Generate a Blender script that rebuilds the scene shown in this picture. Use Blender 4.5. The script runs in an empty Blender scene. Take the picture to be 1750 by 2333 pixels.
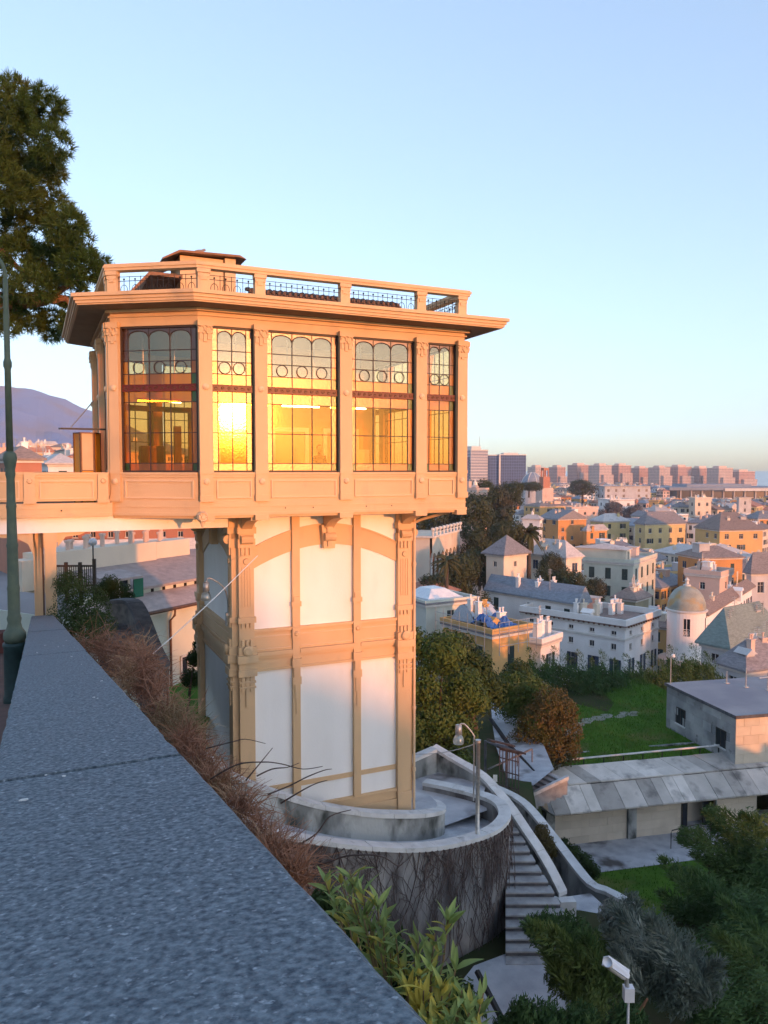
import bpy, math, random
from mathutils import Vector, Matrix
random.seed(7)
R = math.radians
scene = bpy.context.scene
col = scene.collection

# ------------------------------------------------------------------ camera
F = 1752.0; W0, H0 = 1750.0, 2333.0; HORIZON = 1071.0
PITCH = math.atan((H0/2-HORIZON)/F)
cam_data = bpy.data.cameras.new("camera"); cam = bpy.data.objects.new("camera", cam_data); col.objects.link(cam)
cam.location = (0, 0, 0); cam.rotation_euler = (math.pi/2-PITCH, 0, 0)
cam_data.sensor_fit = 'VERTICAL'; cam_data.sensor_height = 24.0; cam_data.lens = 24.0*F/H0
cam_data.clip_start = 0.05; cam_data.clip_end = 60000
scene.camera = cam

# ------------------------------------------------------------------ sky and sun
SUN_AZ = R(38); SUN_EL = R(4.2)          # from behind the viewer, to the right
SUNV = Vector((math.sin(SUN_AZ)*math.cos(SUN_EL), -math.cos(SUN_AZ)*math.cos(SUN_EL), math.sin(SUN_EL)))
world = bpy.data.worlds.new("World"); scene.world = world; world.use_nodes = True
wn = world.node_tree.nodes; wl = world.node_tree.links; wn.clear()
wo = wn.new('ShaderNodeOutputWorld'); bg = wn.new('ShaderNodeBackground'); sk = wn.new('ShaderNodeTexSky')
sk.sky_type = 'NISHITA'; sk.sun_disc = False; sk.sun_elevation = SUN_EL
sk.sun_rotation = math.pi-SUN_AZ
sk.altitude = 80; sk.air_density = 0.75; sk.dust_density = 1.05; sk.ozone_density = 2.6
bg.inputs['Strength'].default_value = 0.15
gm = wn.new('ShaderNodeGamma'); gm.inputs[1].default_value = 0.64; wl.new(sk.outputs[0], gm.inputs[0])
hs = wn.new('ShaderNodeHueSaturation'); hs.inputs['Saturation'].default_value = 0.86; wl.new(gm.outputs[0], hs.inputs['Color'])
tn = wn.new('ShaderNodeMix'); tn.data_type = 'RGBA'; tn.blend_type = 'MULTIPLY'; tn.inputs['Factor'].default_value = 1; tn.inputs['B'].default_value = (1.0, .965, .98, 1); wl.new(hs.outputs[0], tn.inputs['A']); wl.new(tn.outputs['Result'], bg.inputs['Color']); wl.new(bg.outputs[0], wo.inputs['Surface'])
sun_d = bpy.data.lights.new("sun", 'SUN'); sun_d.energy = 0.86; sun_d.angle = R(0.9); sun_d.color = (1.0, 0.33, 0.08)
sun = bpy.data.objects.new("sun", sun_d); col.objects.link(sun)
sun.rotation_euler = SUNV.to_track_quat('Z', 'Y').to_euler(); sun.location = (40, -60, 60)
vs = scene.view_settings
vs.view_transform = 'Standard'; vs.look = 'None'; vs.gamma = 1.0; vs.use_curve_mapping = False; vs.exposure = 2.5
cy = scene.cycles
cy.use_denoising = True; cy.max_bounces = 8; cy.volume_bounces = 1; cy.diffuse_bounces = 3; cy.glossy_bounces = 3; cy.transparent_max_bounces = 12
cy.use_adaptive_sampling = True; cy.adaptive_threshold = 0.02; cy.sample_clamp_indirect = 6.0

# ------------------------------------------------------------------ measuring helpers
FW = Vector((0, math.cos(PITCH), -math.sin(PITCH))); UP = Vector((0, math.sin(PITCH), math.cos(PITCH)))
def ray(x, y): return FW + Vector((1, 0, 0))*((x-W0/2)/F) + UP*((H0/2-y)/F)
def at(x, y, Y): r = ray(x, y); return r*(Y/r.y)                 # point of the place at ground distance Y
def atz(x, y, z): r = ray(x, y); return r*(z/r.z)                # point at height z
TH = R(24.5)                                                     # the lift, its bridge and the parapet share one grid
QV = Vector((math.cos(TH), math.sin(TH), 0)); SV = Vector((-math.sin(TH), math.cos(TH), 0))
def QS(q, s, z=0.0): p = QV*q+SV*s; return Vector((p.x, p.y, z))
def ons(x, y, s):
    r = ray(x, y); k = s/r.dot(SV); p = r*k; return p.dot(QV), p.z
def px(p):
    d = p.dot(FW); return (W0/2+F*p.x/d, H0/2-F*p.dot(UP)/d)

# ------------------------------------------------------------------ materials
MATS = {}
def nt(name):
    m = bpy.data.materials.new(name); m.use_nodes = True; n = m.node_tree.nodes; n.clear()
    out = n.new('ShaderNodeOutputMaterial'); return m, n, m.node_tree.links, out
def mat(name, c1, c2=None, scale=3.0, rough=0.75, bump=0.0, bscale=30.0, metal=0.0, stretch=(1, 1, 1), contrast=(0.35, 0.65),
        detail=6.0, spec=0.3, emit=None, estr=0.0, c3=None, scale3=40.0, amt3=(0.62, 0.7), coords='Position', trans=0.0, rnd=0.0):
    m, n, l, out = nt(name); b = n.new('ShaderNodeBsdfPrincipled')
    b.inputs['Roughness'].default_value = rough; b.inputs['Metallic'].default_value = metal
    b.inputs['Specular IOR Level'].default_value = spec
    b.inputs['Base Color'].default_value = (*c1, 1)
    if coords == 'Object':
        tc = n.new('ShaderNodeTexCoord'); src = tc.outputs['Object']
    else:
        g = n.new('ShaderNodeNewGeometry'); src = g.outputs['Position']
    mp = n.new('ShaderNodeMapping'); mp.inputs['Scale'].default_value = stretch; l.new(src, mp.inputs[0])
    last = None
    if c2:
        t = n.new('ShaderNodeTexNoise'); t.inputs['Scale'].default_value = scale; t.inputs['Detail'].default_value = detail
        l.new(mp.outputs[0], t.inputs['Vector'])
        mr = n.new('ShaderNodeMapRange'); mr.inputs[1].default_value = contrast[0]; mr.inputs[2].default_value = contrast[1]
        l.new(t.outputs[0], mr.inputs[0])
        mx = n.new('ShaderNodeMix'); mx.data_type = 'RGBA'; mx.inputs['A'].default_value = (*c1, 1); mx.inputs['B'].default_value = (*c2, 1)
        l.new(mr.outputs[0], mx.inputs['Factor']); last = mx.outputs['Result']
    if c3:
        t = n.new('ShaderNodeTexNoise'); t.inputs['Scale'].default_value = scale3; t.inputs['Detail'].default_value = 3
        l.new(mp.outputs[0], t.inputs['Vector'])
        mr = n.new('ShaderNodeMapRange'); mr.inputs[1].default_value = amt3[0]; mr.inputs[2].default_value = amt3[1]
        l.new(t.outputs[0], mr.inputs[0])
        mx = n.new('ShaderNodeMix'); mx.data_type = 'RGBA'; mx.inputs['A'].default_value = (*c1, 1); mx.inputs['B'].default_value = (*c3, 1)
        if last: l.new(last, mx.inputs['A'])
        l.new(mr.outputs[0], mx.inputs['Factor']); last = mx.outputs['Result']
    if rnd:
        oi = n.new('ShaderNodeObjectInfo'); hs = n.new('ShaderNodeHueSaturation')
        mr = n.new('ShaderNodeMapRange'); mr.inputs[3].default_value = 1-rnd; mr.inputs[4].default_value = 1+rnd
        l.new(oi.outputs['Random'], mr.inputs[0]); l.new(mr.outputs[0], hs.inputs['Value'])
        if last: l.new(last, hs.inputs['Color'])
        else: hs.inputs['Color'].default_value = (*c1, 1)
        last = hs.outputs[0]
    if last: l.new(last, b.inputs['Base Color'])
    if bump:
        t = n.new('ShaderNodeTexNoise'); t.inputs['Scale'].default_value = bscale; t.inputs['Detail'].default_value = 5
        l.new(mp.outputs[0], t.inputs['Vector'])
        bp = n.new('ShaderNodeBump'); bp.inputs['Strength'].default_value = bump; bp.inputs['Distance'].default_value = 0.03
        l.new(t.outputs[0], bp.inputs['Height']); l.new(bp.outputs[0], b.inputs['Normal'])
    if emit:
        b.inputs['Emission Color'].default_value = (*emit, 1); b.inputs['Emission Strength'].default_value = estr
    sh = b.outputs[0]
    if trans:
        tr = n.new('ShaderNodeBsdfTranslucent'); ms = n.new('ShaderNodeMixShader'); ms.inputs[0].default_value = trans
        if last: l.new(last, tr.inputs[0])
        else: tr.inputs[0].default_value = (*c1, 1)
        l.new(sh, ms.inputs[1]); l.new(tr.outputs[0], ms.inputs[2]); sh = ms.outputs[0]
    l.new(sh, out.inputs['Surface']); MATS[name] = m; return m
def glass(name, tint, refl=0.3, rough=0.03, bump=0.0, body=0.0, gloss=None):
    m, n, l, out = nt(name)
    t = n.new('ShaderNodeBsdfTransparent'); t.inputs[0].default_value = (*tint, 1)
    g = n.new('ShaderNodeBsdfGlossy'); g.inputs['Roughness'].default_value = rough
    ms = n.new('ShaderNodeMixShader'); ms.inputs[0].default_value = refl
    if bump:
        x = n.new('ShaderNodeTexNoise'); x.inputs['Scale'].default_value = 18; geo = n.new('ShaderNodeNewGeometry')
        l.new(geo.outputs['Position'], x.inputs['Vector'])
        bp = n.new('ShaderNodeBump'); bp.inputs['Strength'].default_value = bump; bp.inputs['Distance'].default_value = 0.01
        l.new(x.outputs[0], bp.inputs['Height']); l.new(bp.outputs[0], g.inputs['Normal'])
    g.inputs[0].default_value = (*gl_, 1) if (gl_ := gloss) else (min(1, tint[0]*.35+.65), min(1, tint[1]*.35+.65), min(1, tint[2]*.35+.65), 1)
    s = t.outputs[0]
    if body:
        d = n.new('ShaderNodeBsdfTranslucent'); d.inputs[0].default_value = (*tint, 1)
        m2 = n.new('ShaderNodeMixShader'); m2.inputs[0].default_value = body; l.new(s, m2.inputs[1]); l.new(d.outputs[0], m2.inputs[2]); s = m2.outputs[0]
    l.new(s, ms.inputs[1]); l.new(g.outputs[0], ms.inputs[2]); l.new(ms.outputs[0], out.inputs['Surface']); MATS[name] = m; return m

tan = mat('tan_paint', (.65, .44, .255), (.59, .40, .23), .9, .6, bump=.15, bscale=60, stretch=(1, 1, .35), c3=(.47, .34, .22), scale3=1.6, amt3=(.58, .80))
mat('tan_light', (.70, .50, .32), (.65, .46, .29), 2.0, .6)
mat('white_render', (.87, .86, .85), (.78, .765, .74), .7, .8, bump=.12, bscale=45, stretch=(1, 1, .3), c3=(.70, .68, .64), scale3=1.3, amt3=(.58, .85))
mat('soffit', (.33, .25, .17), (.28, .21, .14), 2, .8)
mat('wine_red', (.13, .022, .018), (.10, .018, .015), 6, .4)
mat('lead', (.05, .035, .03), None, rough=.5)
mat('iron', (.025, .022, .02), None, rough=.5)
mat('green_iron', (.10, .125, .085), (.075, .10, .075), 9, .55, bump=.25, bscale=70)
mat('dark_green_iron', (.018, .045, .045), (.012, .03, .03), 9, .5, bump=.2, bscale=70)
glass('glass_clear', (.95, .80, .56), .06, .08, .06, gloss=(1.0, .56, .18))  # gold of the sunset reflection is put into the gloss tint
glass('glass_upper', (.93, .88, .76), .11, .05, .06, gloss=(.95, .86, .70))
glass('glass_amber', (.95, .52, .08), .08, .28, .3, .30)
glass('glass_green', (.16, .40, .06), .08, .28, .3, .30)
glass('glass_rose', (.50, .26, .18), .10, .28, .3, .40)
mat('city_glass', (.025, .03, .04), None, rough=.2, spec=.3)
mat('galvanised', (.5, .5, .48), (.38, .38, .37), 12, .45, metal=.6)
mat('tube_lit', (1, .95, .85), emit=(1, .9, .72), estr=7.0)
mat('cream_inside', (.62, .47, .31), (.56, .43, .28), 1.5, .7)
mat('dark_wood', (.07, .04, .025), (.05, .03, .02), 3, .5)
mat('dark_floor', (.16, .12, .09), None, rough=.5)
mat('copper', (.16, .08, .045), (.11, .06, .04), 5, .5, metal=.3)

# ------------------------------------------------------------------ mesh builder
class MB:
    def __init__(s): s.v = []; s.f = []; s.mi = []; s.cur = 0
    def quad(s, a, b, c, d):
        i = len(s.v); s.v += [tuple(a), tuple(b), tuple(c), tuple(d)]; s.f.append((i, i+1, i+2, i+3)); s.mi.append(s.cur); return s
    def poly(s, pts):
        i = len(s.v); s.v += [tuple(p) for p in pts]; s.f.append(tuple(range(i, i+len(pts)))); s.mi.append(s.cur); return s
    def box(s, x0, y0, z0, x1, y1, z1):
        i = len(s.v)
        s.v += [(x0, y0, z0), (x1, y0, z0), (x1, y1, z0), (x0, y1, z0), (x0, y0, z1), (x1, y0, z1), (x1, y1, z1), (x0, y1, z1)]
        s.f += [(i, i+3, i+2, i+1), (i+4, i+5, i+6, i+7), (i, i+1, i+5, i+4), (i+1, i+2, i+6, i+5), (i+2, i+3, i+7, i+6), (i+3, i, i+4, i+7)]
        s.mi += [s.cur]*6; return s
    def obox(s, o, ex, ey, ez):                              # box from a corner and three edge vectors
        o = Vector(o); ex = Vector(ex); ey = Vector(ey); ez = Vector(ez); i = len(s.v)
        s.v += [tuple(p) for p in (o, o+ex, o+ex+ey, o+ey, o+ez, o+ex+ez, o+ex+ey+ez, o+ey+ez)]
        s.f += [(i, i+3, i+2, i+1), (i+4, i+5, i+6, i+7), (i, i+1, i+5, i+4), (i+1, i+2, i+6, i+5), (i+2, i+3, i+7, i+6), (i+3, i, i+4, i+7)]
        s.mi += [s.cur]*6; return s
    def prism(s, pts, z0, z1):                               # vertical prism over a plan polygon
        n = len(pts); i = len(s.v)
        s.v += [(p[0], p[1], z0) for p in pts]+[(p[0], p[1], z1) for p in pts]
        s.f.append(tuple(i+n-1-k for k in range(n))); s.f.append(tuple(i+n+k for k in range(n)))
        for k in range(n): s.f.append((i+k, i+(k+1) % n, i+n+(k+1) % n, i+n+k))
        s.mi += [s.cur]*(n+2); return s
    def extrude(s, pts, vec):                                # any planar polygon pushed along a vector
        n = len(pts); i = len(s.v); vec = Vector(vec)
        s.v += [tuple(p) for p in pts]+[tuple(Vector(p)+vec) for p in pts]
        s.f.append(tuple(i+n-1-k for k in range(n))); s.f.append(tuple(i+n+k for k in range(n)))
        for k in range(n): s.f.append((i+k, i+(k+1) % n, i+n+(k+1) % n, i+n+k))
        s.mi += [s.cur]*(n+2); return s
    def tube(s, pts, r, n=8, cap=True, closed=False):
        pts = [Vector(p) for p in pts]; m = len(pts); rr = r if isinstance(r, (list, tuple)) else [r]*m
        rings = []
        for k, p in enumerate(pts):
            if closed: d = pts[(k+1) % m]-pts[k-1]
            else: d = pts[min(k+1, m-1)]-pts[max(k-1, 0)]
            d = d.normalized() if d.length > 1e-9 else Vector((0, 0, 1))
            a = Vector((0, 0, 1)) if abs(d.z) < .9 else Vector((1, 0, 0))
            e1 = d.cross(a).normalized(); e2 = d.cross(e1)
            i = len(s.v); rings.append(i)
            for j in range(n):
                t = 2*math.pi*j/n; s.v.append(tuple(p+e1*(rr[k]*math.cos(t))+e2*(rr[k]*math.sin(t))))
        for k in range(m if closed else m-1):
            a, b = rings[k], rings[(k+1) % m]
            for j in range(n): s.f.append((a+j, a+(j+1) % n, b+(j+1) % n, b+j)); s.mi.append(s.cur)
        if cap and not closed:
            s.f.append(tuple(rings[0]+j for j in range(n))); s.f.append(tuple(rings[-1]+n-1-j for j in range(n))); s.mi += [s.cur]*2
        return s
    def lathe(s, prof, n=16, c=(0, 0)):
        rings = []
        for r, z in prof:
            i = len(s.v); rings.append(i)
            for j in range(n): t = 2*math.pi*j/n; s.v.append((c[0]+r*math.cos(t), c[1]+r*math.sin(t), z))
        for k in range(len(prof)-1):
            a, b = rings[k], rings[k+1]
            for j in range(n): s.f.append((a+j, a+(j+1) % n, b+(j+1) % n, b+j)); s.mi.append(s.cur)
        s.f.append(tuple(rings[0]+n-1-j for j in range(n))); s.f.append(tuple(rings[-1]+j for j in range(n))); s.mi += [s.cur]*2
        return s
    def strip(s, A, B):                                      # ribbon of quads between two polylines
        for k in range(len(A)-1): s.quad(A[k], A[k+1], B[k+1], B[k])
        return s
    def mesh(s, name, mats, off=(0, 0, 0), smooth=False):
        me = bpy.data.meshes.new(name)
        if any(off): s.v = [(a[0]+off[0], a[1]+off[1], a[2]+off[2]) for a in s.v]
        me.from_pydata(s.v, [], s.f)
        if not isinstance(mats, (list, tuple)): mats = [mats]
        for m in mats: me.materials.append(MATS[m] if isinstance(m, str) else m)
        if len(mats) > 1: me.polygons.foreach_set('material_index', s.mi)
        if smooth: me.polygons.foreach_set('use_smooth', [True]*len(s.f))
        me.update(); return me
    def build(s, name, mats, parent=None, off=(0, 0, 0), smooth=False, base=False):
        if base and parent is None:                          # move the origin to the foot of the thing
            xs = [a[0] for a in s.v]; ys = [a[1] for a in s.v]; zs = [a[2] for a in s.v]
            c = ((min(xs)+max(xs))/2, (min(ys)+max(ys))/2, min(zs)); off = (-c[0], -c[1], -c[2])
        o = bpy.data.objects.new(name, s.mesh(name, mats, off, smooth)); col.objects.link(o); o.parent = parent
        if base and parent is None: o.location = c
        return o
def obj(name, me, parent=None, loc=(0, 0, 0), rz=0.0):
    o = bpy.data.objects.new(name, me); col.objects.link(o); o.parent = parent; o.location = loc; o.rotation_euler = (0, 0, rz); return o
def tag(o, label, cat, group=None):
    o['label'] = label; o['category'] = cat
    if group: o['group'] = group
    return o
def struct(o): o['kind'] = 'structure'; return o
def stuff(o): o['kind'] = 'stuff'; return o
def thing(name, label, cat, loc=(0, 0, 0), rz=0.0, group=None):
    o = bpy.data.objects.new(name, None); o.empty_display_size = .3; col.objects.link(o); o.location = loc; o.rotation_euler = (0, 0, rz)
    return tag(o, label, cat, group)
def copy_tree(o, parent=None):
    c = o.copy(); col.objects.link(c); c.parent = parent
    for ch in o.children: copy_tree(ch, c)
    return c
def smooth_path(P, n=6, closed=False):
    P = [Vector(p) for p in P]; out = []; m = len(P)
    for k in range(m if closed else m-1):
        if closed: p0, p1, p2, p3 = P[k-1], P[k], P[(k+1) % m], P[(k+2) % m]
        else: p0, p1, p2, p3 = P[max(k-1, 0)], P[k], P[k+1], P[min(k+2, m-1)]
        for j in range(n):
            t = j/n; out.append(.5*((2*p1)+(p2-p0)*t+(2*p0-5*p1+4*p2-p3)*t*t+(3*p1-p0-3*p2+p3)*t**3))
    if not closed: out.append(P[-1])
    return out
# =================================================================== the lift station
S0, Q0 = 20.2, 3.94
ZB = -10.9
lift = thing('lift_station', 'tan and white ornate lift tower crowned by a glazed octagonal pavilion with roof balustrade', 'lift station',
             tuple(QS(Q0, S0, ZB)), TH)
LO = (0, 0, -ZB)
class FRM:                                                     # a vertical face: a along it, b outwards, z up
    def __init__(s, o, e):
        s.o = Vector((o[0], o[1], 0)); e = Vector((e[0], e[1], 0)); s.L = (e-s.o).length; s.x = (e-s.o).normalized(); s.n = Vector((s.x.y, -s.x.x, 0))
    def p(s, a, b, z): r = s.o+s.x*a+s.n*b; return Vector((r.x, r.y, z))
    def box(s, mb, a0, a1, b0, b1, z0, z1):
        mb.obox(s.p(a0, b0, z0), s.x*(a1-a0), s.n*(b1-b0), (0, 0, z1-z0)); return mb
    def ext(s, mb, pts, b0, b1): mb.extrude([s.p(a, b0, z) for a, z in pts], s.n*(b1-b0)); return mb
def bp(name, m, fn, parent=lift, smooth=False):
    mb = MB(); fn(mb); return mb.build(name, m, parent, LO, smooth)
def offset_poly(P, d):
    n = len(P); out = []
    for i in range(n):
        p0, p1, p2 = Vector(P[i-1]), Vector(P[i]), Vector(P[(i+1) % n])
        d1 = (p1-p0).normalized(); d2 = (p2-p1).normalized(); n1 = Vector((d1.y, -d1.x)); n2 = Vector((d2.y, -d2.x))
        k = (n1+n2)/(1+n1.dot(n2)); out.append(tuple(p1+k*d))
    return out
PLAN = [(0, 0), (7.95, 0), (7.95, 8.3), (0, 8.3), (-2.04, 7.0), (-2.04, 1.35)]
FACES = [FRM(PLAN[i], PLAN[(i+1) % 6]) for i in range(6)]
front, right, back, lback, lside, chamf = FACES
ZS, ZT = -0.06, 3.75                                            # sill and head of the windows
UPR = [2.24, 2.52, 2.85, 3.13]; LOW = [ZS, .18, .98, 1.78, 2.06]

def pav_window(fr, a0, a1, nc, detail=True):
    w = bp('window', 'lead', lambda mb: [fr.box(mb, a0, a0+.035, -.20, -.06, ZS, ZT), fr.box(mb, a1-.035, a1, -.20, -.06, ZS, ZT),
            fr.box(mb, a0+.035, a1-.035, -.20, -.06, ZS, ZS+.05), fr.box(mb, a0+.035, a1-.035, -.20, -.06, ZT-.05, ZT)])
    fz = bp('frieze_panel', 'wine_red', lambda mb: [fr.box(mb, a0+.035, a1-.035, -.19, -.07, 2.06, 2.24), fr.box(mb, a0+.035, a1-.035, -.07, -.045, 2.06, 2.085), fr.box(mb, a0+.035, a1-.035, -.07, -.045, 2.215, 2.24)], w)
    i0, i1 = a0+.035, a1-.035
    if not detail:
        for z0, z1 in ((ZS+.05, 2.06), (2.24, ZT-.05)):
            bp('pane', 'glass_clear', lambda mb: fr.box(mb, i0, i1, -.14, -.13, z0, z1), w)
        bp('glazing_bars', 'lead', lambda mb: [fr.box(mb, i0+(i1-i0)*k/(nc+1)-.012, i0+(i1-i0)*k/(nc+1)+.012, -.15, -.12, ZS, ZT) for k in range(1, nc+1)] +
           [fr.box(mb, i0, i1, -.15, -.12, z-.012, z+.012) for z in (.98, 1.78, 2.85)], w)
        return w
    def orn(mb):
        m = int((i1-i0)/.16)
        for k in range(m):
            c = i0+(i1-i0)*(k+.5)/m; sg = 1 if k % 2 else -1
            pts = [fr.p(c+.055*math.cos(t)*(1-t/9), -.06, 2.15+sg*.045*math.sin(t)*(1-t/9)) for t in [j*.62 for j in range(11)]]
            mb.tube(pts, .011, 5)
    stuff(bp('scroll_ornament', 'copper', orn, fz))
    bw = .15; xs = [i0, i0+bw]+[i0+bw+(i1-i0-2*bw)*k/nc for k in range(1, nc)]+[i1-bw, i1]
    rows = list(zip(LOW[:-1], LOW[1:]))+[(2.24, UPR[1]), (UPR[1], UPR[2]), (UPR[2], UPR[3]), (UPR[3], ZT-.05)]
    rows[0] = (ZS+.05, .18)
    for ri, (z0, z1) in enumerate(rows):
        for ci in range(nc+2):
            x0, x1 = xs[ci], xs[ci+1]; edge = ci in (0, nc+1)
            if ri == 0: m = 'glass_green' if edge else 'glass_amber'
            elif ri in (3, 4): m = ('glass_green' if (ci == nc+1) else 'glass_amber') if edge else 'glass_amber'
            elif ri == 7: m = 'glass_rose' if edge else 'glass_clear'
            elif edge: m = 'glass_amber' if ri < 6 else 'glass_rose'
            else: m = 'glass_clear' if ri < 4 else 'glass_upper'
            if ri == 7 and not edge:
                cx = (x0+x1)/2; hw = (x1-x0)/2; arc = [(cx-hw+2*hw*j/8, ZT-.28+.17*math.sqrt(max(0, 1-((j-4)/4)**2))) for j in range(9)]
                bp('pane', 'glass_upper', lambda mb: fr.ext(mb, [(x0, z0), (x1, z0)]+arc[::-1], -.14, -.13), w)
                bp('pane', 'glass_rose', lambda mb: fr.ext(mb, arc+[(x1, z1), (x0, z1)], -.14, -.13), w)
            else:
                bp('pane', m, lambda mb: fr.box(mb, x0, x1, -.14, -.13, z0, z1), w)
    def bars(mb):
        for x in xs[1:-1]: fr.box(mb, x-.011, x+.011, -.155, -.115, ZS+.05, 2.06); fr.box(mb, x-.011, x+.011, -.155, -.115, 2.24, ZT-.05)
        for z in (.18, .98, 1.78, 2.52, 2.85, 3.13): fr.box(mb, i0, i1, -.153, -.117, z-.011, z+.011)
        for ci in range(1, nc+1):
            cx = (xs[ci]+xs[ci+1])/2; hw = (xs[ci+1]-xs[ci])/2
            mb.tube([fr.p(cx+.155*math.cos(t), -.112, 2.685+.155*math.sin(t)) for t in [j*math.pi/10 for j in range(20)]], .012, 5, closed=True)
            mb.tube([fr.p(cx-hw+2*hw*j/10, -.125, ZT-.28+.17*math.sqrt(max(0, 1-((j-5)/5)**2))) for j in range(11)], .014, 5)
    bp('glazing_bars', 'lead', bars, w)
    return w

def pilaster(fr, a0, a1, b=.0):
    c = (a0+a1)/2
    p = bp('pilaster', 'tan_paint', lambda mb: [fr.box(mb, a0, a1, -.24, .085+b, -.80, 3.86), fr.box(mb, a0-.012, a1+.012, -.2, .115+b, -.83, -.66),
                                                fr.box(mb, a0-.01, a1+.01, -.2, .10+b, -.10, .0)])
    def cap(mb):
        fr.box(mb, a0-.03, a1+.03, .0, .15+b, 3.70, 3.84); fr.box(mb, a0-.02, a1+.02, .0, .125+b, 3.52, 3.68)
        for k in (-1, 1):
            mb.tube([fr.p(c+k*(a1-a0)*.5*(.55+.45*math.cos(t)), .13+b, 3.60+.10*math.sin(t)) for t in [j*.55 for j in range(9)]], .03, 6)
        for k, z in ((-.3, 3.36), (0, 3.30), (.3, 3.36)): fr.box(mb, c+k*(a1-a0)-.045, c+k*(a1-a0)+.045, .0, .115+b, z, 3.53)
    bp('capital', 'tan_paint', cap, p)
    def boss(mb):
        for z in (2.15, -.30):
            mb.tube([fr.p(c, .08+b, z), fr.p(c, .12+b, z), fr.p(c, .145+b, z)], [.085, .08, .03], 12)
    bp('boss', 'tan_light', boss, p)
    return p
def rail_panel(fr, a0, a1, parent=lift, off=LO):
    mb = MB(); fr.box(mb, a0, a1, -.18, .0, -.80, -.12); o = mb.build('parapet_panel', 'tan_paint', parent, off)
    mb = MB(); g = .10
    for x0, x1, z0, z1 in ((a0+g, a1-g, -.30, -.265), (a0+g, a1-g, -.745, -.71), (a0+g, a0+g+.035, -.71, -.30), (a1-g-.035, a1-g, -.71, -.30)):
        fr.box(mb, x0, x1, .0, .035, z0, z1)
    mb.build('moulding', 'tan_light', o, off)
    mb = MB(); fr.box(mb, a0, a1, -.24, .06, -.12, ZS); fr.box(mb, a0, a1, -.24, .03, -.19, -.12); mb.build('sill', 'tan_paint', o, off)
    return o
BAYS = {0: ([(.34, 1.47, 2), (1.81, 3.89, 3), (4.25, 6.27, 3), (6.61, 7.66, 2)], [(0, .34), (1.47, 1.81), (3.89, 4.25), (6.27, 6.61), (7.66, 7.95)]),
        5: ([(.27, 2.39, 3)], [(0, .27)]),
        4: ([(.5, 2.5, 3), (3.1, 5.1, 3)], [(0, .4), (2.62, 2.98), (5.25, 5.65)]),
        3: ([(.25, 2.15, 2)], [(0, .2), (2.2, 2.4)]),
        2: ([(.4, 1.8, 2), (2.2, 4.0, 3), (4.4, 6.2, 3), (6.5, 7.6, 2)], [(0, .3), (1.85, 2.15), (4.05, 4.35), (6.2, 6.5), (7.65, 7.95)]),
        1: ([(.5, 2.3, 2), (2.7, 5.4, 3), (5.8, 7.8, 2)], [(0, .4), (2.3, 2.7), (5.4, 5.8), (7.9, 8.3)])}
for fi, (wins, pils) in BAYS.items():
    fr = FACES[fi]; det = fi in (0, 5)
    for a0, a1, nc in wins:
        pav_window(fr, a0, a1, nc, det); rail_panel(fr, a0, a1)
    for a0, a1 in pils: pilaster(fr, a0, a1)
def frieze(mb):
    mb.prism(offset_poly(PLAN, -.02), 3.86, 4.30); mb.prism(offset_poly(PLAN, .035), 4.02, 4.06); mb.prism(offset_poly(PLAN, .09), 4.10, 4.155)
def ring(P, do, di, z0, z1, mb):
    A = offset_poly(P, do); B = offset_poly(P, di)
    for i in range(len(P)):
        j = (i+1) % len(P); mb.prism([A[i], A[j], B[j], B[i]], z0, z1)
bp('frieze', 'tan_paint', lambda mb: [ring(PLAN, -.02, -.26, 3.75, 4.17, mb), ring(PLAN, .03, -.02, 3.98, 4.02, mb), ring(PLAN, .10, -.02, 4.09, 4.165, mb)])
bp('cornice', 'tan_paint', lambda mb: [ring(PLAN, .80, .745, 4.165, 4.20, mb), ring(PLAN, .84, .05, 4.20, 4.27, mb), ring(PLAN, .88, .05, 4.27, 4.35, mb), ring(PLAN, .94, .05, 4.35, 4.44, mb)])
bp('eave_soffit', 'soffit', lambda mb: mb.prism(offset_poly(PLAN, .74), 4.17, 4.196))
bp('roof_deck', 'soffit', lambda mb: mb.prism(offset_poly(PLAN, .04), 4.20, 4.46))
sk1 = bp('skirt', 'tan_paint', lambda mb: [ring(PLAN, .02, -.25, -1.12, -.80, mb), ring(PLAN, .055, -.25, -1.20, -1.12, mb), ring(PLAN, .035, .02, -.98, -.95, mb), ring(PLAN, -.03, -.25, -1.27, -1.20, mb)])
bp('floor_slab', 'tan_paint', lambda mb: mb.prism(offset_poly(PLAN, -.26), -1.25, -.99))
bp('floor', 'dark_wood', lambda mb: mb.prism(offset_poly(PLAN, -.27), -.988, -.97))
bp('ticket_machine', 'wine_red', lambda mb: [mb.box(-.9, 4.6, -.97, -.2, 5.1, .75), mb.box(-.85, 4.58, .2, -.25, 4.598, .65)])
bp('gate_pier', 'dark_wood', lambda mb: [mb.box(-.1, 3.2, -.97, .1, 3.4, 1.3), mb.box(-1.5, 5.6, -.97, -1.35, 5.75, 1.9), mb.box(-1.5, 5.6, 1.9, .9, 5.75, 2.05), mb.box(.75, 5.6, -.97, .9, 5.75, 1.9)])
bp('pendant', 'tan_paint', lambda mb: [front.box(mb, a0-.02, a1+.02, -.2, .085, -1.34, -1.20) for a0, a1 in BAYS[0][1]])
def rosette(mb):
    for t in range(8):
        a = t*math.pi/4; mb.tube([front.p(.05, .05, -1.22), front.p(.05+.13*math.cos(a), .10, -1.22+.13*math.sin(a))], [.05, .07], 7)
    mb.tube([front.p(.05, .02, -1.22), front.p(.05, .17, -1.22)], [.08, .05], 10)
    mb.tube([front.p(.05, .03, -1.30), front.p(.05, .03, -1.5)], [.09, .02], 8)
bp('rosette', 'tan_light', rosette)
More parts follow.
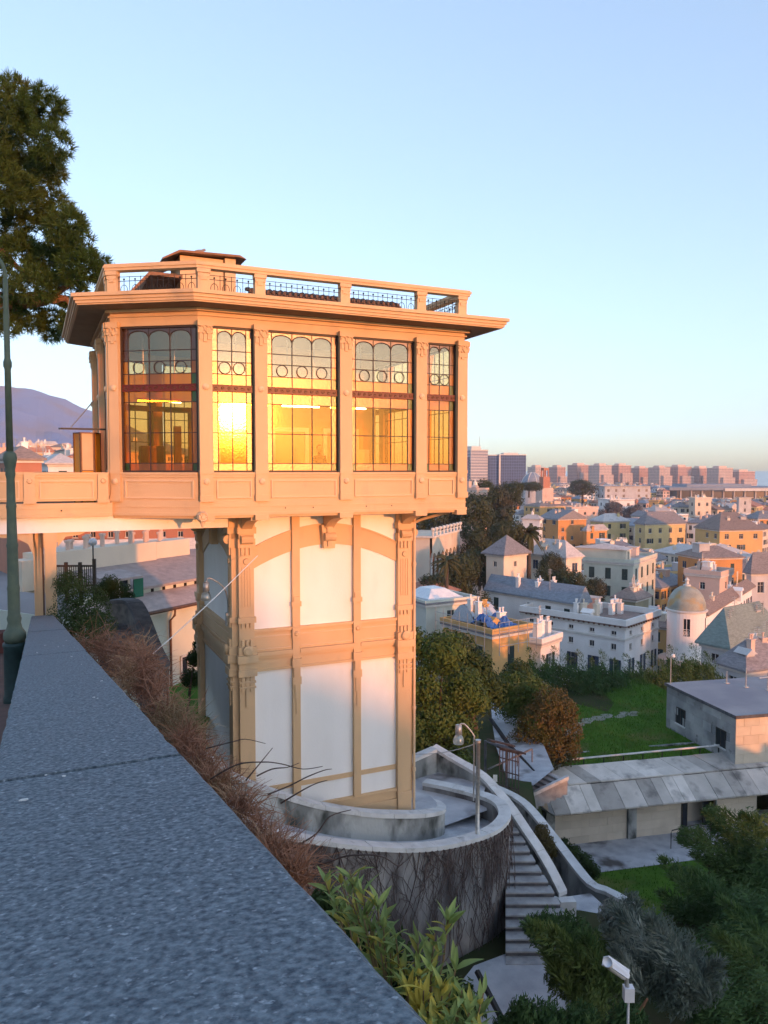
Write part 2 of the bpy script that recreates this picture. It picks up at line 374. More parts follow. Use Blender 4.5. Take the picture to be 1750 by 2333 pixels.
bp('anchor_bolts', 'iron', lambda mb: [mb.tube([front.p(a, .0, -1.03), front.p(a, .03, -1.03)], .018, 8) for a in (2.3, 3.1, 4.7, 5.5)])
# ---- roof balustrade
bal = bp('balustrade', 'tan_paint', lambda mb: [ring(PLAN, .06, -.14, 4.46, 4.56, mb), ring(PLAN, .10, -.16, 5.17, 5.24, mb), ring(PLAN, .13, -.19, 5.24, 5.30, mb), ring(PLAN, .10, -.16, 5.30, 5.34, mb)])
POSTS = {0: [(0, .30), (1.5, 1.78), (3.92, 4.2), (6.3, 6.58), (7.67, 7.95)], 5: [(0, .26)], 4: [(0, .26), (2.6, 2.9), (5.3, 5.6)], 3: [(0, .2)], 2: [(0, .3), (4.05, 4.35), (7.6, 7.95)], 1: [(2.3, 2.7), (5.4, 5.8)]}
for fi, ps in POSTS.items():
    fr = FACES[fi]
    for a0, a1 in ps:
        bp('post', 'tan_paint', lambda mb: [fr.box(mb, a0, a1, -.14, .07, 4.56, 5.17), fr.box(mb, a0-.025, a1+.025, -.1, .11, 5.06, 5.16), fr.box(mb, a0, a1, -.1, .095, 4.96, 5.04), fr.box(mb, a0+.06, a1-.06, -.1, .09, 4.88, 4.96)], bal)
    ends = sorted(ps)
    gaps = [(ends[k][1], ends[k+1][0]) for k in range(len(ends)-1)]
    if ends[-1][1] < fr.L-.3: gaps.append((ends[-1][1], fr.L-.02))
    if ends[0][0] > .3: gaps.append((.1, ends[0][0]))
    for g0, g1 in gaps:
        def iron(mb):
            fr.box(mb, g0, g1, -.06, -.045, 4.92, 4.935); fr.box(mb, g0, g1, -.06, -.045, 5.03, 5.042)
            m = max(2, round((g1-g0)/.30))
            for k in range(m):
                c = g0+(g1-g0)*(k+.5)/m; h = (g1-g0)/m/2
                mb.tube([fr.p(c-h, -.05, 4.56), fr.p(c-h, -.05, 5.05)], .008, 4, cap=False)
                mb.tube([fr.p(c, -.05, 4.56), fr.p(c, -.05, 4.97)], .008, 4, cap=False)
                mb.tube([fr.p(c+.095*math.cos(t), -.05, 4.70+.13*math.sin(t)) for t in [j*math.pi/7 for j in range(14)]], .008, 4, closed=True)
                mb.tube([fr.p(c, -.05, 4.945), fr.p(c, -.05, 4.975), fr.p(c, -.05, 5.0)], [.012, .03, .008], 6)
        bp('ironwork', 'iron', iron, bal)
# ---- roof hut and long skylight
hut = bp('roof_hut', 'tan_paint', lambda mb: [mb.box(.2, 3.6, 4.46, 1.5, 5.3, 6.42), mb.box(1.53, 3.5, 4.46, 1.86, 5.2, 6.45), mb.box(.5, 3.55, 6.05, 1.3, 3.6, 6.12), mb.box(.45, 3.53, 6.17, 1.35, 3.6, 6.22)])
bp('hut_roof', 'copper', lambda mb: mb.extrude([(-.35, 3.3, 6.22), (.15, 3.3, 6.5), (1.95, 3.3, 6.54), (2.15, 3.3, 6.44), (1.9, 3.3, 6.48), (.18, 3.3, 6.44), (-.35, 3.3, 6.17)], (0, 2.4, 0)), hut)
bp('lean_to_roof', 'copper', lambda mb: mb.extrude([(-1.5, 3.2, 4.9), (-.75, 3.2, 5.75), (.2, 3.2, 5.75), (.2, 3.2, 5.65), (-.72, 3.2, 5.65), (-1.5, 3.2, 4.82)], (0, 2.6, 0)), hut)
bp('lean_to_wall', 'cream_inside', lambda mb: mb.box(-1.0, 3.4, 4.46, .2, 5.6, 5.2), hut)
mat('roof_pantile', (.20, .12, .085), (.12, .08, .065), 14, .85, bump=.8, bscale=18)
mat('milky_glass', (.72, .76, .78), (.6, .66, .7), 2, .35)
skl = bp('skylight', 'milky_glass', lambda mb: mb.box(2.2, 2.5, 4.46, 6.55, 5.3, 5.14))
bp('skylight_roof', 'roof_pantile', lambda mb: mb.poly([(1.95, 2.2, 5.14), (6.85, 2.2, 5.14), (6.85, 5.6, 5.14), (1.95, 5.6, 5.14)]).poly([(1.95, 2.2, 5.22), (6.85, 2.2, 5.22), (6.0, 3.9, 5.72), (2.8, 3.9, 5.72)])
   .poly([(6.85, 2.2, 5.22), (6.85, 5.6, 5.22), (6.0, 3.9, 5.72)]).poly([(6.85, 5.6, 5.22), (1.95, 5.6, 5.22), (2.8, 3.9, 5.72), (6.0, 3.9, 5.72)]).poly([(1.95, 5.6, 5.22), (1.95, 2.2, 5.22), (2.8, 3.9, 5.72)])
   .box(1.95, 2.19, 5.14, 6.85, 2.22, 5.22).box(1.94, 2.2, 5.14, 1.97, 5.6, 5.22).box(6.84, 2.2, 5.14, 6.87, 5.6, 5.22), skl)
bp('tile_edge', 'roof_pantile', lambda mb: [mb.tube([(1.98+k*.17, 2.14, 5.235), (1.98+k*.17, 2.7, 5.40)], .06, 6) for k in range(29)], skl)
bp('skylight_mullion', 'white_render', lambda mb: [mb.box(2.2+k*.62, 2.46, 4.46, 2.27+k*.62, 2.5, 5.14) for k in range(8)], skl)
# ---- inside the pavilion
core = bp('inner_wall', 'cream_inside', lambda mb: [mb.box(1.2, 4.3, -.97, 6.9, 4.5, 4.0), mb.box(2.6, 4.5, -.97, 2.8, 6.9, 4.0), mb.box(6.7, 4.5, -.97, 6.9, 6.9, 4.0)])
for x0 in (1.5, 3.3, 5.1):
    d = bp('door', 'tan_light', lambda mb: mb.box(x0, 4.25, -.97, x0+1.0, 4.29, 1.25), core)
    bp('door_frame', 'white_render', lambda mb: [mb.box(x0-.14, 4.22, -.97, x0-.01, 4.295, 1.4), mb.box(x0+1.01, 4.22, -.97, x0+1.14, 4.295, 1.4), mb.box(x0-.01, 4.22, 1.26, x0+1.01, 4.295, 1.4)], core)
bp('ceiling', 'dark_wood', lambda mb: mb.prism(offset_poly(PLAN, -.28), 4.02, 4.08))
bp('notice', 'white_render', lambda mb: mb.box(6.2, 4.26, .05, 6.65, 4.295, .7), core)
for x0 in (-1.2, 1.5, 3.1, 4.7):
    t = bp('ceiling_lamp', 'galvanised', lambda mb: [mb.box(x0, 2.9, 2.02, x0+1.3, 3.02, 2.08), mb.box(x0+.2, 2.95, 2.08, x0+.22, 2.97, 4.03), mb.box(x0+1.08, 2.95, 2.08, x0+1.1, 2.97, 4.03)])
    bp('tube', 'tube_lit', lambda mb: mb.tube([(x0+.04, 2.96, 1.99), (x0+1.26, 2.96, 1.99)], .022, 8), t)
# ---- the tower
TX0, TX1, TY0, TY1, TZ0, TZ1 = 1.30, 6.75, 1.40, 6.60, -10.9, -1.25
tf = FRM((TX0, TY0), (TX1, TY0)); tl = FRM((TX0, TY1), (TX0, TY0))
core_t = bp('tower_wall', 'white_render', lambda mb: mb.box(TX0+.06, TY0+.06, TZ0, TX1-.06, TY1-.06, TZ1))
def side(fr, det):
    L = fr.L; cw = .44; th = [(1.60, 1.83), (3.54, 3.77)] if det else []
    edges = [cw]+[e for t in th for e in t]+[L-cw]
    bays = [(edges[i], edges[i+1]) for i in range(0, len(edges), 2)]
    cx = L/2+.0
    def arc(a, top):                                           # the flattened arch over the upper storey
        k = abs(a-cx)/(L/2-cw); return (-1.58 if top else -2.2)-.64*min(1, k)**1.9
    for a0, a1 in bays:
        n = 8; up = [(a0+(a1-a0)*j/n, arc(a0+(a1-a0)*j/n, True)) for j in range(n+1)]; lo = [(a, arc(a, False)) for a, _ in up]
        for nm, poly in (('wall_panel', [(a0, -4.60), (a1, -4.60)]+[p for p in lo[::-1]]), ('wall_panel', up+[(a1, TZ1), (a0, TZ1)])):
            bp(nm, 'white_render', lambda mb: fr.ext(mb, poly, -.06, .0))
        bp('wall_panel', 'white_render', lambda mb: fr.box(mb, a0, a1, -.06, .0, -9.30, -5.83))
        bp('wall_panel', 'white_render', lambda mb: fr.box(mb, a0, a1, -.06, .0, -10.05, -9.44))
        bp('arch_band', 'tan_paint', lambda mb: [fr.ext(mb, lo+up[::-1], -.05, .05), fr.ext(mb, [(a, z-.05) for a, z in up]+up[::-1], .05, .085)])
        bp('rail_band', 'tan_paint', lambda mb: fr.box(mb, a0, a1, -.05, .045, -9.44, -9.30))
        b = bp('string_course', 'tan_paint', lambda mb: [fr.box(mb, a0, a1, -.05, .06, -5.83, -4.60), fr.box(mb, a0, a1, .06, .13, -4.68, -4.60), fr.box(mb, a0, a1, .06, .16, -5.38, -5.26), fr.box(mb, a0, a1, .06, .115, -5.46, -5.38), fr.box(mb, a0, a1, .06, .10, -5.83, -5.76)])
        bp('moulding', 'tan_light', lambda mb: [fr.box(mb, a0+.02, a1-.02, .06, .085, -4.84, -4.81), fr.box(mb, a0+.02, a1-.02, .06, .085, -5.20, -5.17)], b)
    bp('plinth', 'tan_paint', lambda mb: [fr.box(mb, 0, L, -.06, .10, -10.35, -10.05), fr.box(mb, 0, L, -.06, .16, -10.9, -10.35), fr.box(mb, 0, L, .10, .13, -10.12, -10.08)])
    for a0, a1 in th:
        c = (a0+a1)/2
        p = bp('pilaster', 'tan_paint', lambda mb: fr.box(mb, a0, a1, -.06, .13, -10.05, TZ1))
        bp('pilaster_ornament', 'tan_paint', lambda mb: [fr.box(mb, a0-.03, a1+.03, .06, .19, -5.80, -5.55), fr.box(mb, a0+.02, a1-.02, .06, .18, -6.1, -5.80), fr.box(mb, a0-.02, a1+.02, .06, .17, -6.32, -6.1), fr.box(mb, a0+.05, a1-.05, .1, .165, -6.75, -6.32), fr.box(mb, c-.03, c+.03, .1, .16, -7.2, -6.75)], p)
        bp('pilaster_ornament', 'tan_paint', lambda mb: [fr.box(mb, a0-.02, a1+.02, .06, .17, -4.95, -4.62), mb.tube([fr.p(c, .165, -4.8), fr.p(c, .21, -4.8)], [.09, .05], 10)], p)
        bp('pilaster_ornament', 'tan_paint', lambda mb: [fr.box(mb, a0-.03, a1+.03, .06, .175, -4.0, -3.86), fr.box(mb, a0+.03, a1-.03, .06, .165, -3.86, -3.70)], p)
    for a0, a1 in ((0, cw), (L-cw, L)):
        c = (a0+a1)/2; w = a1-a0
        p = bp('corner_pilaster', 'tan_paint', lambda mb: [fr.box(mb, a0, a1, -.06, .17, -10.5, TZ1), fr.box(mb, a0-.02, a1+.02, -.06, .22, -10.9, -10.15)])
        def blocks(mb, lst):
            for z0, z1, e, b in lst: fr.box(mb, a0-e, a1+e, .0, b, z0, z1)
        def low(mb):
            blocks(mb, ((-5.9, -5.7, .05, .27), (-5.7, -5.5, .03, .24), (-5.5, -5.28, .08, .32), (-5.28, -5.05, .04, .26)))
            for k in (-.28, 0, .28):
                fr.box(mb, c+k*w-.05, c+k*w+.05, .1, .215, -6.35-.45*(k == 0), -5.9); fr.box(mb, c+k*w-.04, c+k*w+.04, .1, .235, -5.05, -4.85)
            for z in (-6.05, -6.2): fr.box(mb, a0-.02, a1+.02, .1, .24, z-.05, z)
            mb.tube([fr.p(c, .25, -5.15), fr.p(c, .33, -5.15), fr.p(c, .36, -5.15)], [.15, .15, .09], 14)
        def mid(mb):
            blocks(mb, ((-4.36, -4.2, .04, .24),))
            for k in (-.28, 0, .28): fr.box(mb, c+k*w-.04, c+k*w+.04, .1, .225, -4.5, -4.36)
        def top(mb):
            blocks(mb, ((-1.62, -1.28, .02, .24), (-1.8, -1.62, .05, .28), (-1.95, -1.8, .0, .22), (-2.2, -1.95, .03, .24)))
            for k in (-.28, 0, .28): fr.box(mb, c+k*w-.035, c+k*w+.035, .1, .22, -2.42, -2.2)
        bp('pilaster_ornament', 'tan_paint', low, p); bp('pilaster_ornament', 'tan_paint', mid, p); bp('capital', 'tan_paint', top, p)
        for k in (-.27, -.09, .09, .27): bp('flute', 'tan_paint', lambda mb: fr.box(mb, c+k*w-.018, c+k*w+.018, .15, .19, -3.9, -2.75), p)
        bp('boss', 'tan_paint', lambda mb: mb.tube([fr.p(c, .16, -2.6), fr.p(c, .22, -2.6)], [.10, .08], 12), p)
    bp('keystone', 'tan_paint', lambda mb: [fr.ext(mb, [(cx-.17, -2.32), (cx+.17, -2.32), (cx+.24, -1.62), (cx-.24, -1.62)], .0, .22), fr.ext(mb, [(cx-.06, -2.26), (cx+.06, -2.26), (cx+.09, -1.68), (cx-.09, -1.68)], .22, .27)])
def console(fr, c, w, reach, zb=-2.0):
    prof = [(0.0, -1.27), (reach, -1.27), (reach, -1.36)]+[(reach*(1-math.sin(t)), -1.36-(abs(zb)-1.36)*(1-math.cos(t))) for t in [j*math.pi/16 for j in range(1, 9)]]
    def f(mb):
        mb.extrude([fr.p(c-w/2, b+.10, z) for b, z in prof], fr.x*w)
        mb.tube([fr.p(c-w/2-.02, .25, zb+.03), fr.p(c+w/2+.02, .25, zb+.03)], .13, 10)
    bp('console', 'tan_paint', f)
side(tf, True); side(tl, False)
for c in (.22, tf.L/2, tf.L-.22): console(tf, c, .30, 1.2)
for c in (.3, tl.L-.22): console(tl, c, .30, 1.0)
trr = FRM((TX1, TY0), (TX1, TY1))
bp('corner_pilaster', 'tan_paint', lambda mb: [trr.box(mb, 0, .44, -.06, .15, -10.5, TZ1), trr.box(mb, 0, trr.L, -.06, .09, -5.83, -4.6)])
console(trr, .25, .30, .9)
bp('drainpipe', 'tan_light', lambda mb: [mb.tube(smooth_path([(7.75, .55, -1.30), (7.4, .9, -1.42), (6.98, 1.3, -1.62), (6.93, 1.34, -1.9), (6.93, 1.34, -6), (6.93, 1.34, -10.85)], 6), .045, 10)]
   + [mb.tube([(6.93, 1.34, z), (6.93, 1.34, z+.1)], .062, 10) for z in (-3, -5.2, -7.6, -9.6)])
# =================================================================== footbridge
bridge = thing('footbridge', 'tan panelled footbridge running from the hillside street to the glazed pavilion', 'footbridge', tuple(QS(Q0, S0, -4.1)), TH)
BO = (0, 0, 4.1)
bf = FRM((-13.0, 1.2), (-2.06, 1.2))
EDG = [10.94-.22-1.75*k for k in range(7)]
def bb(name, m, fn, parent=bridge):
    mb = MB(); fn(mb); return mb.build(name, m, parent, BO)
for k in range(6):
    rail_panel(bf, EDG[k+1]+.13, EDG[k]-.13, bridge, BO)
for e in EDG:
    bb('pilaster', 'tan_paint', lambda mb: [bf.box(mb, e-.13, e+.13, -.24, .07, -.83, ZS), bf.box(mb, e-.15, e+.15, -.2, .095, -.85, -.76), mb.tube([bf.p(e, .07, -.28), bf.p(e, .11, -.28)], [.07, .05], 10)])
bb('fascia', 'tan_paint', lambda mb: [bf.box(mb, 0, bf.L, -.22, .02, -1.12, -.85), bf.box(mb, 0, bf.L, -.22, .055, -1.21, -1.12), bf.box(mb, 0, bf.L, .02, .035, -.99, -.96)])
bb('beam', 'white_render', lambda mb: mb.box(-13, 1.42, -1.62, 1.28, 1.9, -1.215))
bb('deck', 'dark_floor', lambda mb: mb.box(-13, 1.9, -1.2, -2.06, 6.9, -1.0))
bb('far_parapet', 'tan_paint', lambda mb: mb.box(-13, 6.7, -1.0, -2.06, 6.9, ZS))
bb('anchor_bolts', 'iron', lambda mb: [mb.tube([bf.p(a, .0, -1.04), bf.p(a, .05, -1.04)], .02, 8) for a in (6.6, 7.5, 8.6, 9.7)])
for x0, x1, y0, y1 in ((-3.72, -3.44, 1.45, 1.75), (-3.98, -3.80, 1.95, 2.2), (-3.90, -3.76, 1.75, 1.9)):
    p = bb('column', 'tan_paint', lambda mb: mb.box(x0, y0, -4.1, x1, y1, -1.62))
    bb('capital', 'tan_paint', lambda mb: [mb.box(x0-.04, y0-.04, -1.86, x1+.04, y1+.04, -1.624), mb.box(x0-.02, y0-.02, -2.0, x1+.02, y1+.02, -1.86)], p)
bb('bracket', 'tan_paint', lambda mb: [mb.extrude([(-3.98, 1.5, -1.624), (-4.9, 1.5, -1.624), (-4.7, 1.5, -1.72), (-4.35, 1.5, -1.74), (-4.1, 1.5, -1.9), (-3.98, 1.5, -2.2)], (0, .2, 0)),
    mb.extrude([(-3.40, 1.5, -1.624), (-2.7, 1.5, -1.624), (-2.85, 1.5, -1.70), (-3.2, 1.5, -1.74), (-3.40, 1.5, -2.0)], (0, .2, 0))])
bb('tie_rod', 'copper', lambda mb: mb.tube([(-3.76, 1.40, -1.62), (-3.76, 1.36, -4.02)], .022, 8))
# =================================================================== ground
mat('earth', (.06, .055, .03), (.035, .05, .02), .6, .95, bump=.6, bscale=6, spec=.03)
mat('city_ground', (.27, .26, .26), (.18, .18, .19), .05, .9)
mat('street', (.16, .09, .075), (.11, .07, .06), 3, .85, bump=.3, bscale=25)
mat('granite', (.19, .235, .265), (.052, .075, .098), 80.0, .78, bump=.45, bscale=120, contrast=(.34, .66), detail=10, c3=(.36, .41, .45), scale3=75, amt3=(.60, .76), spec=.35)
mat('granite_body', (.18, .17, .16), (.09, .09, .09), 4, .85, bump=.6, bscale=14)
mat('joint', (.26, .27, .28), (.15, .16, .17), 20, .9)
mat('dropping', (.7, .7, .68), None, rough=.8)
mat('coping_stone', (.62, .62, .61), (.50, .50, .49), 2.2, .85, bump=.25, bscale=30, c3=(.26, .26, .25), scale3=3.0, amt3=(.60, .82))
mat('stained_plaster', (.42, .43, .41), (.19, .20, .195), 1.1, .9, bump=.5, bscale=12, stretch=(1, 1, .55), contrast=(.38, .6), c3=(.05, .055, .05), scale3=1.6, amt3=(.55, .72))
mat('rubble_wall', (.30, .29, .28), (.10, .09, .09), 1.6, .92, bump=1.0, bscale=7, stretch=(1, 1, .35), contrast=(.38, .62))
mat('vine_stem', (.13, .095, .085), (.08, .06, .055), 6, .9)
mat('paving', (.46, .47, .49), (.33, .34, .37), 1.5, .8, bump=.3, bscale=15, c3=(.09, .08, .075), scale3=.6, amt3=(.55, .7))
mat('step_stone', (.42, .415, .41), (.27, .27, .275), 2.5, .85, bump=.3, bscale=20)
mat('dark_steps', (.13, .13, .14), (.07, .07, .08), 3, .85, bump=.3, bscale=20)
mat('lawn', (.075, .15, .022), (.05, .11, .018), .7, .95, bump=.8, bscale=16, c3=(.15, .14, .05), scale3=.35, amt3=(.58, .8), spec=.02)
mat('sandstone_slab', (.62, .54, .43), (.53, .46, .36), .9, .85, bump=.25, bscale=12)
mat('sandstone_block', (.66, .57, .45), (.57, .49, .38), .9, .85, bump=.25, bscale=12, rnd=.08)
mat('roof_slab', (.58, .54, .49), (.44, .41, .37), .9, .85, bump=.3, bscale=12, c3=(.17, .16, .15), scale3=1.1, amt3=(.54, .76), rnd=.32)
mat('grey_slab', (.42, .42, .41), (.25, .255, .26), .55, .88, bump=.4, bscale=10, contrast=(.38, .62), c3=(.09, .09, .09), scale3=1.5, amt3=(.6, .75), rnd=.18)
mat('roof_felt', (.32, .31, .32), (.24, .235, .26), .35, .9, bump=.2, bscale=12)
mat('black_void', (.015, .015, .015), None, rough=.9)
def lerp(a, b, t): return a+(b-a)*max(0, min(1, t))
def ground(x, y):
    q = x*math.cos(TH)+y*math.sin(TH); s = -x*math.sin(TH)+y*math.cos(TH)
    hq = -(2.3+.15*max(-5, min(s, 23)))-1.75*max(0, q-.75)
    fl = lerp(-14.9, -25.5, (x-13)/7) if y < 25 else lerp(-14.9, -22.6, (y-25)/9)
    if 28 < y < 66:
        kx = max(0, min(1, (7.3+(y-30)*.17-x)/1.2)); fl = lerp(fl, lerp(-15.0, -18.2, (y-30)/26), kx)
    if y > 66: fl = lerp(-22.6, -43, (y-66)/34)
    left = -12.2 if y < 70 else lerp(-12.2, -16, (y-70)/100)
    k = max(0, min(1, (q+1.0)/7.0)) if s > 22 else max(0, min(1, (q-.2)/6))
    if y > 70: k = max(0, min(1, (x/y+.30)/.12))
    b = lerp(left, fl, k)
    if s < 25: return max(hq, b) if q > -.5 else hq
    return b
def ground_sheet():
    mb = MB(); rings = [0.0]; r = 1.2
    while r < 2300: rings.append(r); r *= 1.055
    na = 150; idx = []
    for r in rings:
        row = []
        for j in range(na+1):
            a = -math.pi*.62+1.24*math.pi*j/na; x = r*math.sin(a); y = r*math.cos(a)-2.5
            row.append(len(mb.v)); mb.v.append((x, y, ground(x, y)+(.25*math.sin(x*.7)*math.cos(y*.6) if 6 < r < 45 else 0)))
        idx.append(row)
    for i in range(len(rings)-1):
        for j in range(na):
            f = (idx[i][j], idx[i][j+1], idx[i+1][j+1], idx[i+1][j]); mb.f.append(f); mb.mi.append(0 if rings[i] < 74 else 1)
    struct(mb.build('ground', ['earth', 'city_ground'], smooth=True))
ground_sheet()
mat('sea_water', (.05, .10, .16), (.04, .08, .14), .002, .25, bump=.2, bscale=.05)
mb = MB(); mb.quad((-40000, 2000, -70), (50000, 2000, -70), (50000, 50000, -70), (-40000, 50000, -70)); struct(mb.build('sea', 'sea_water'))
mb = MB(); A = [QS(-14, s, -(1.5+.15*s)) for s in (-6, 0, 7, 14, 21.4, 23)]; B = [QS(-.11, s, -(1.5+.15*s)) for s in (-6, 0, 7, 14, 21.4, 23)]; mb.strip(A, B)
struct(mb.build('street', 'street'))
mat('red_brick_dark', (.16, .055, .045), (.10, .04, .035), 5, .9, bump=.4, bscale=18)
mb = MB(); mb.obox(QS(-14, 23.0, -9), QV*13.6, SV*.5, (0, 0, 4.6)); tag(mb.build('retaining_wall', 'red_brick_dark', base=True), 'dark red brick wall closing the street under the footbridge', 'wall')
# unseen ridge added west of the viewpoint, shaped to shade the parapet and ramp
def crest():
    wv = Vector((math.cos(SUN_AZ), math.sin(SUN_AZ), 0)); tv = Vector((-math.sin(SUN_AZ), math.cos(SUN_AZ), 0)); rise = math.tan(SUN_EL)
    T = -115.0; prof = [(-160, -40), (-40, -32), (-14, -22), (-6.5, -12), (-5, 4), (-3, 8), (0, 9), (3.4, 8.5), (4.1, 4.0), (4.5, -1.8), (5.2, -2.7), (8.0, -2.6), (9.6, -3.3), (11.2, -4.7), (13.2, -6.3), (15.5, -7.4), (17.4, -9.4), (19, -10.0), (24, -12), (32, -16.5), (39.5, -19.5), (42.5, -24.5), (47, -27), (60, -30), (90, -44), (140, -60)]
    mb = MB(); rows = []
    pts = []
    for (w0, z0), (w1, z1) in zip(prof, prof[1:]):
        m = max(1, int((w1-w0)/.8))
        for k in range(m): pts.append((w0+(w1-w0)*k/m, z0+(z1-z0)*k/m))
    rng = random.Random(3)
    for w, z in pts:
        zz = z+rise*(20-T)+rng.uniform(-.28, .28)
        rows.append([tuple(wv*w+tv*(T+d)+Vector((0, 0, h))) for d, h in ((26, -75), (8, zz-5 if zz > -60 else -75), (0, zz), (-14, zz-3), (-60, -75))])
    for a, b in zip(rows, rows[1:]):
        for k in range(4): mb.quad(a[k], b[k], b[k+1], a[k+1])
    struct(mb.build('hillside', 'earth'))
crest()
# =================================================================== parapet in the foreground
CQL, CQR, CC, CS = -.123, .394, .50, .1504
def czz(s): return -(CC+CS*s)
par = thing('parapet_wall', 'speckled blue-grey granite parapet running down beside the street in the foreground', 'parapet', tuple(QS(.13, -1.5, -1.3)), TH)
def pl(q, s, z): return (q-.13, s+1.5, z+1.3)
JT = [-1.5, -.35, 2.30, 4.75, 7.1, 9.5, 11.9, 14.3, 16.7, 19.1, 21.5]
rg = random.Random(5)
for k, (a, b) in enumerate(zip(JT, JT[1:])):
    mb = MB(); g = .007; dz = rg.uniform(-.004, .004); n = 30
    q1 = CQR+rg.uniform(-.003, .003)
    top = []; 
    for i in range(n+1):
        s = a+g+(b-a-2*g)*i/n; e = rg.uniform(-.003, .003); f = rg.uniform(-.0035, .002)-(.006 if rg.random() < .06 else 0)
        skew = -.10*(1 if k else 0)
        top.append([pl(CQL+e, s, czz(s)-.16), pl(CQL+e, s, czz(s)-.012+dz), pl(CQL+.014, s, czz(s)+dz), pl(q1-.016+f, s, czz(s)+dz), pl(q1+f, s, czz(s)-.016+dz), pl(q1+f*.5, s, czz(s)-.16)])
    for r0, r1 in zip(top, top[1:]):
        for j in range(5): mb.quad(r0[j], r1[j], r1[j+1], r0[j+1])
    mb.poly(top[0]); mb.poly(top[-1]); mb.build('coping_slab', 'granite', par)
mb = MB()
for s0, s1 in zip(JT, JT[1:]):
    mb.extrude([pl(CQL+.03, s0, czz(s0)-.012), pl(CQL+.03, s1, czz(s1)-.012), pl(CQL+.03, s1, czz(s1)-4.5), pl(CQL+.03, s0, czz(s0)-4.5)], (CQR-CQL-.06, 0, 0))
mb.build('wall_body', ['joint'], par)
mb = MB()
for s0, s1 in zip(JT, JT[1:]):
    mb.extrude([pl(CQL+.02, s0, czz(s0)-.17), pl(CQL+.02, s1, czz(s1)-.17), pl(CQL+.02, s1, czz(s1)-4.5), pl(CQL+.02, s0, czz(s0)-4.5)], (CQR-CQL-.04, 0, 0))
mb.build('wall_face', ['granite_body'], par)
for i in range(15):                                             # bird droppings and lime spots
    s = rg.choice([rg.uniform(2.0, 2.3), rg.uniform(3.4, 4.6), rg.uniform(5, 9), rg.uniform(5, 9)]); q = rg.uniform(CQL+.05, CQR-.05); r = rg.uniform(.002, .006); e = rg.uniform(1, 2.4)
    mb = MB(); n = 9; z = czz(s)+.007
    pts = [(q+r*e*math.cos(t)*rg.uniform(.7, 1.2), s+r*math.sin(t)*rg.uniform(.7, 1.2)) for t in [j*2*math.pi/n for j in range(n)]]
    mb.poly([pl(a, b, czz(b)+.0075) for a, b in pts]); mb.extrude([pl(a, b, czz(b)+.0045) for a, b in pts], (0, 0, .002)); mb.build('lime_spot', 'dropping', par)

# =================================================================== spiral ramp below the tower
def resample(P, n):
    P = [Vector(p) for p in P]; d = [0]
    for a, b in zip(P, P[1:]): d.append(d[-1]+(b-a).length)
    out = []; k = 0
    for i in range(n+1):
        t = d[-1]*i/n
        while k < len(d)-2 and d[k+1] < t: k += 1
        out.append(P[k].lerp(P[k+1], (t-d[k])/max(1e-6, d[k+1]-d[k])))
    return out
def offs(P, w):                                                 # shift a path sideways in plan (to its left for w > 0)
    out = []
    for i, p in enumerate(P):
        d = P[min(i+1, len(P)-1)]-P[max(i-1, 0)]; d.z = 0; d.normalize(); out.append(p+Vector((-d.y, d.x, 0))*w)
    return out
def wall_thing(name, label, path, width, depth, face_m, cop_m='coping_stone', stone=1.25, cop=.13, over=.04, n=None, group=None):
    P = smooth_path(path, 8) if len(path) > 2 else [Vector(p) for p in path]
    L = sum((b-a).length for a, b in zip(P, P[1:])); ns = max(1, round(L/stone)); sub = 5
    P = resample(P, ns*sub); Qp = offs(P, width)
    base = Vector((sum(p.x for p in P)/len(P), sum(p.y for p in P)/len(P), min(p.z for p in P)-depth))
    t = thing(name, label, 'wall', tuple(base), 0, group)
    O = offs(P, -over); I = offs(P, width+over); rr = random.Random(len(label))
    for k in range(ns):
        mb = MB(); a, b = k*sub, (k+1)*sub; e = rr.uniform(0, .012)
        def pt(A, i, z): 
            p = A[i].copy()
            if i == a and k: p = p.lerp(A[i+1], .06)
            return p+Vector((0, 0, z-e))
        R4 = [[pt(O, i, 0), pt(I, i, 0), pt(I, i, -cop), pt(O, i, -cop)] for i in range(a, b+1)]
        for r0, r1 in zip(R4, R4[1:]):
            for j in range(4): mb.quad(r0[j], r1[j], r1[(j+1) % 4], r0[(j+1) % 4])
        mb.poly(R4[0]); mb.poly(R4[-1]); mb.build('coping_stone', cop_m, t, tuple(-base))
    mb = MB(); dz = Vector((0, 0, -depth)); cz = Vector((0, 0, -cop+.002))
    mb.strip([p+cz for p in P], [p+dz for p in P]); mb.strip([p+cz for p in Qp], [p+dz for p in Qp])
    mb.quad(P[0]+cz, Qp[0]+cz, Qp[0]+dz, P[0]+dz); mb.quad(P[-1]+cz, Qp[-1]+cz, Qp[-1]+dz, P[-1]+dz)
    mb.build('wall_face', face_m, t, tuple(-base)); return t, P, Qp
INNER = [at(*p) for p in [(415, 1688, 19.7), (505, 1742, 20.0), (581, 1785, 20.5), (707, 1827, 21.3), (834, 1850, 22.2), (942, 1854, 23.0), (998, 1848, 23.8), (1014, 1838, 24.5), (1000, 1824, 25.2), (960, 1813, 25.7), (925, 1808, 26.0)]]
OUTER = [at(*p) for p in [(500, 1845, 18.2), (575, 1880, 18.6), (628, 1897, 18.9), (750, 1917, 19.8), (900, 1931, 21.0), (1004, 1926, 22.0), (1081, 1909, 23.0), (1133, 1889, 23.9), (1159, 1863, 24.8), (1160, 1842, 25.4), (1141, 1819, 26.1), (1092, 1800, 26.9), (1030, 1785, 27.5), (972, 1774, 28.0)]]
_, IP, IQ = wall_thing('ramp_wall', 'low stained curved wall hugging the foot of the lift tower', INNER, .30, 1.6, 'stained_plaster')
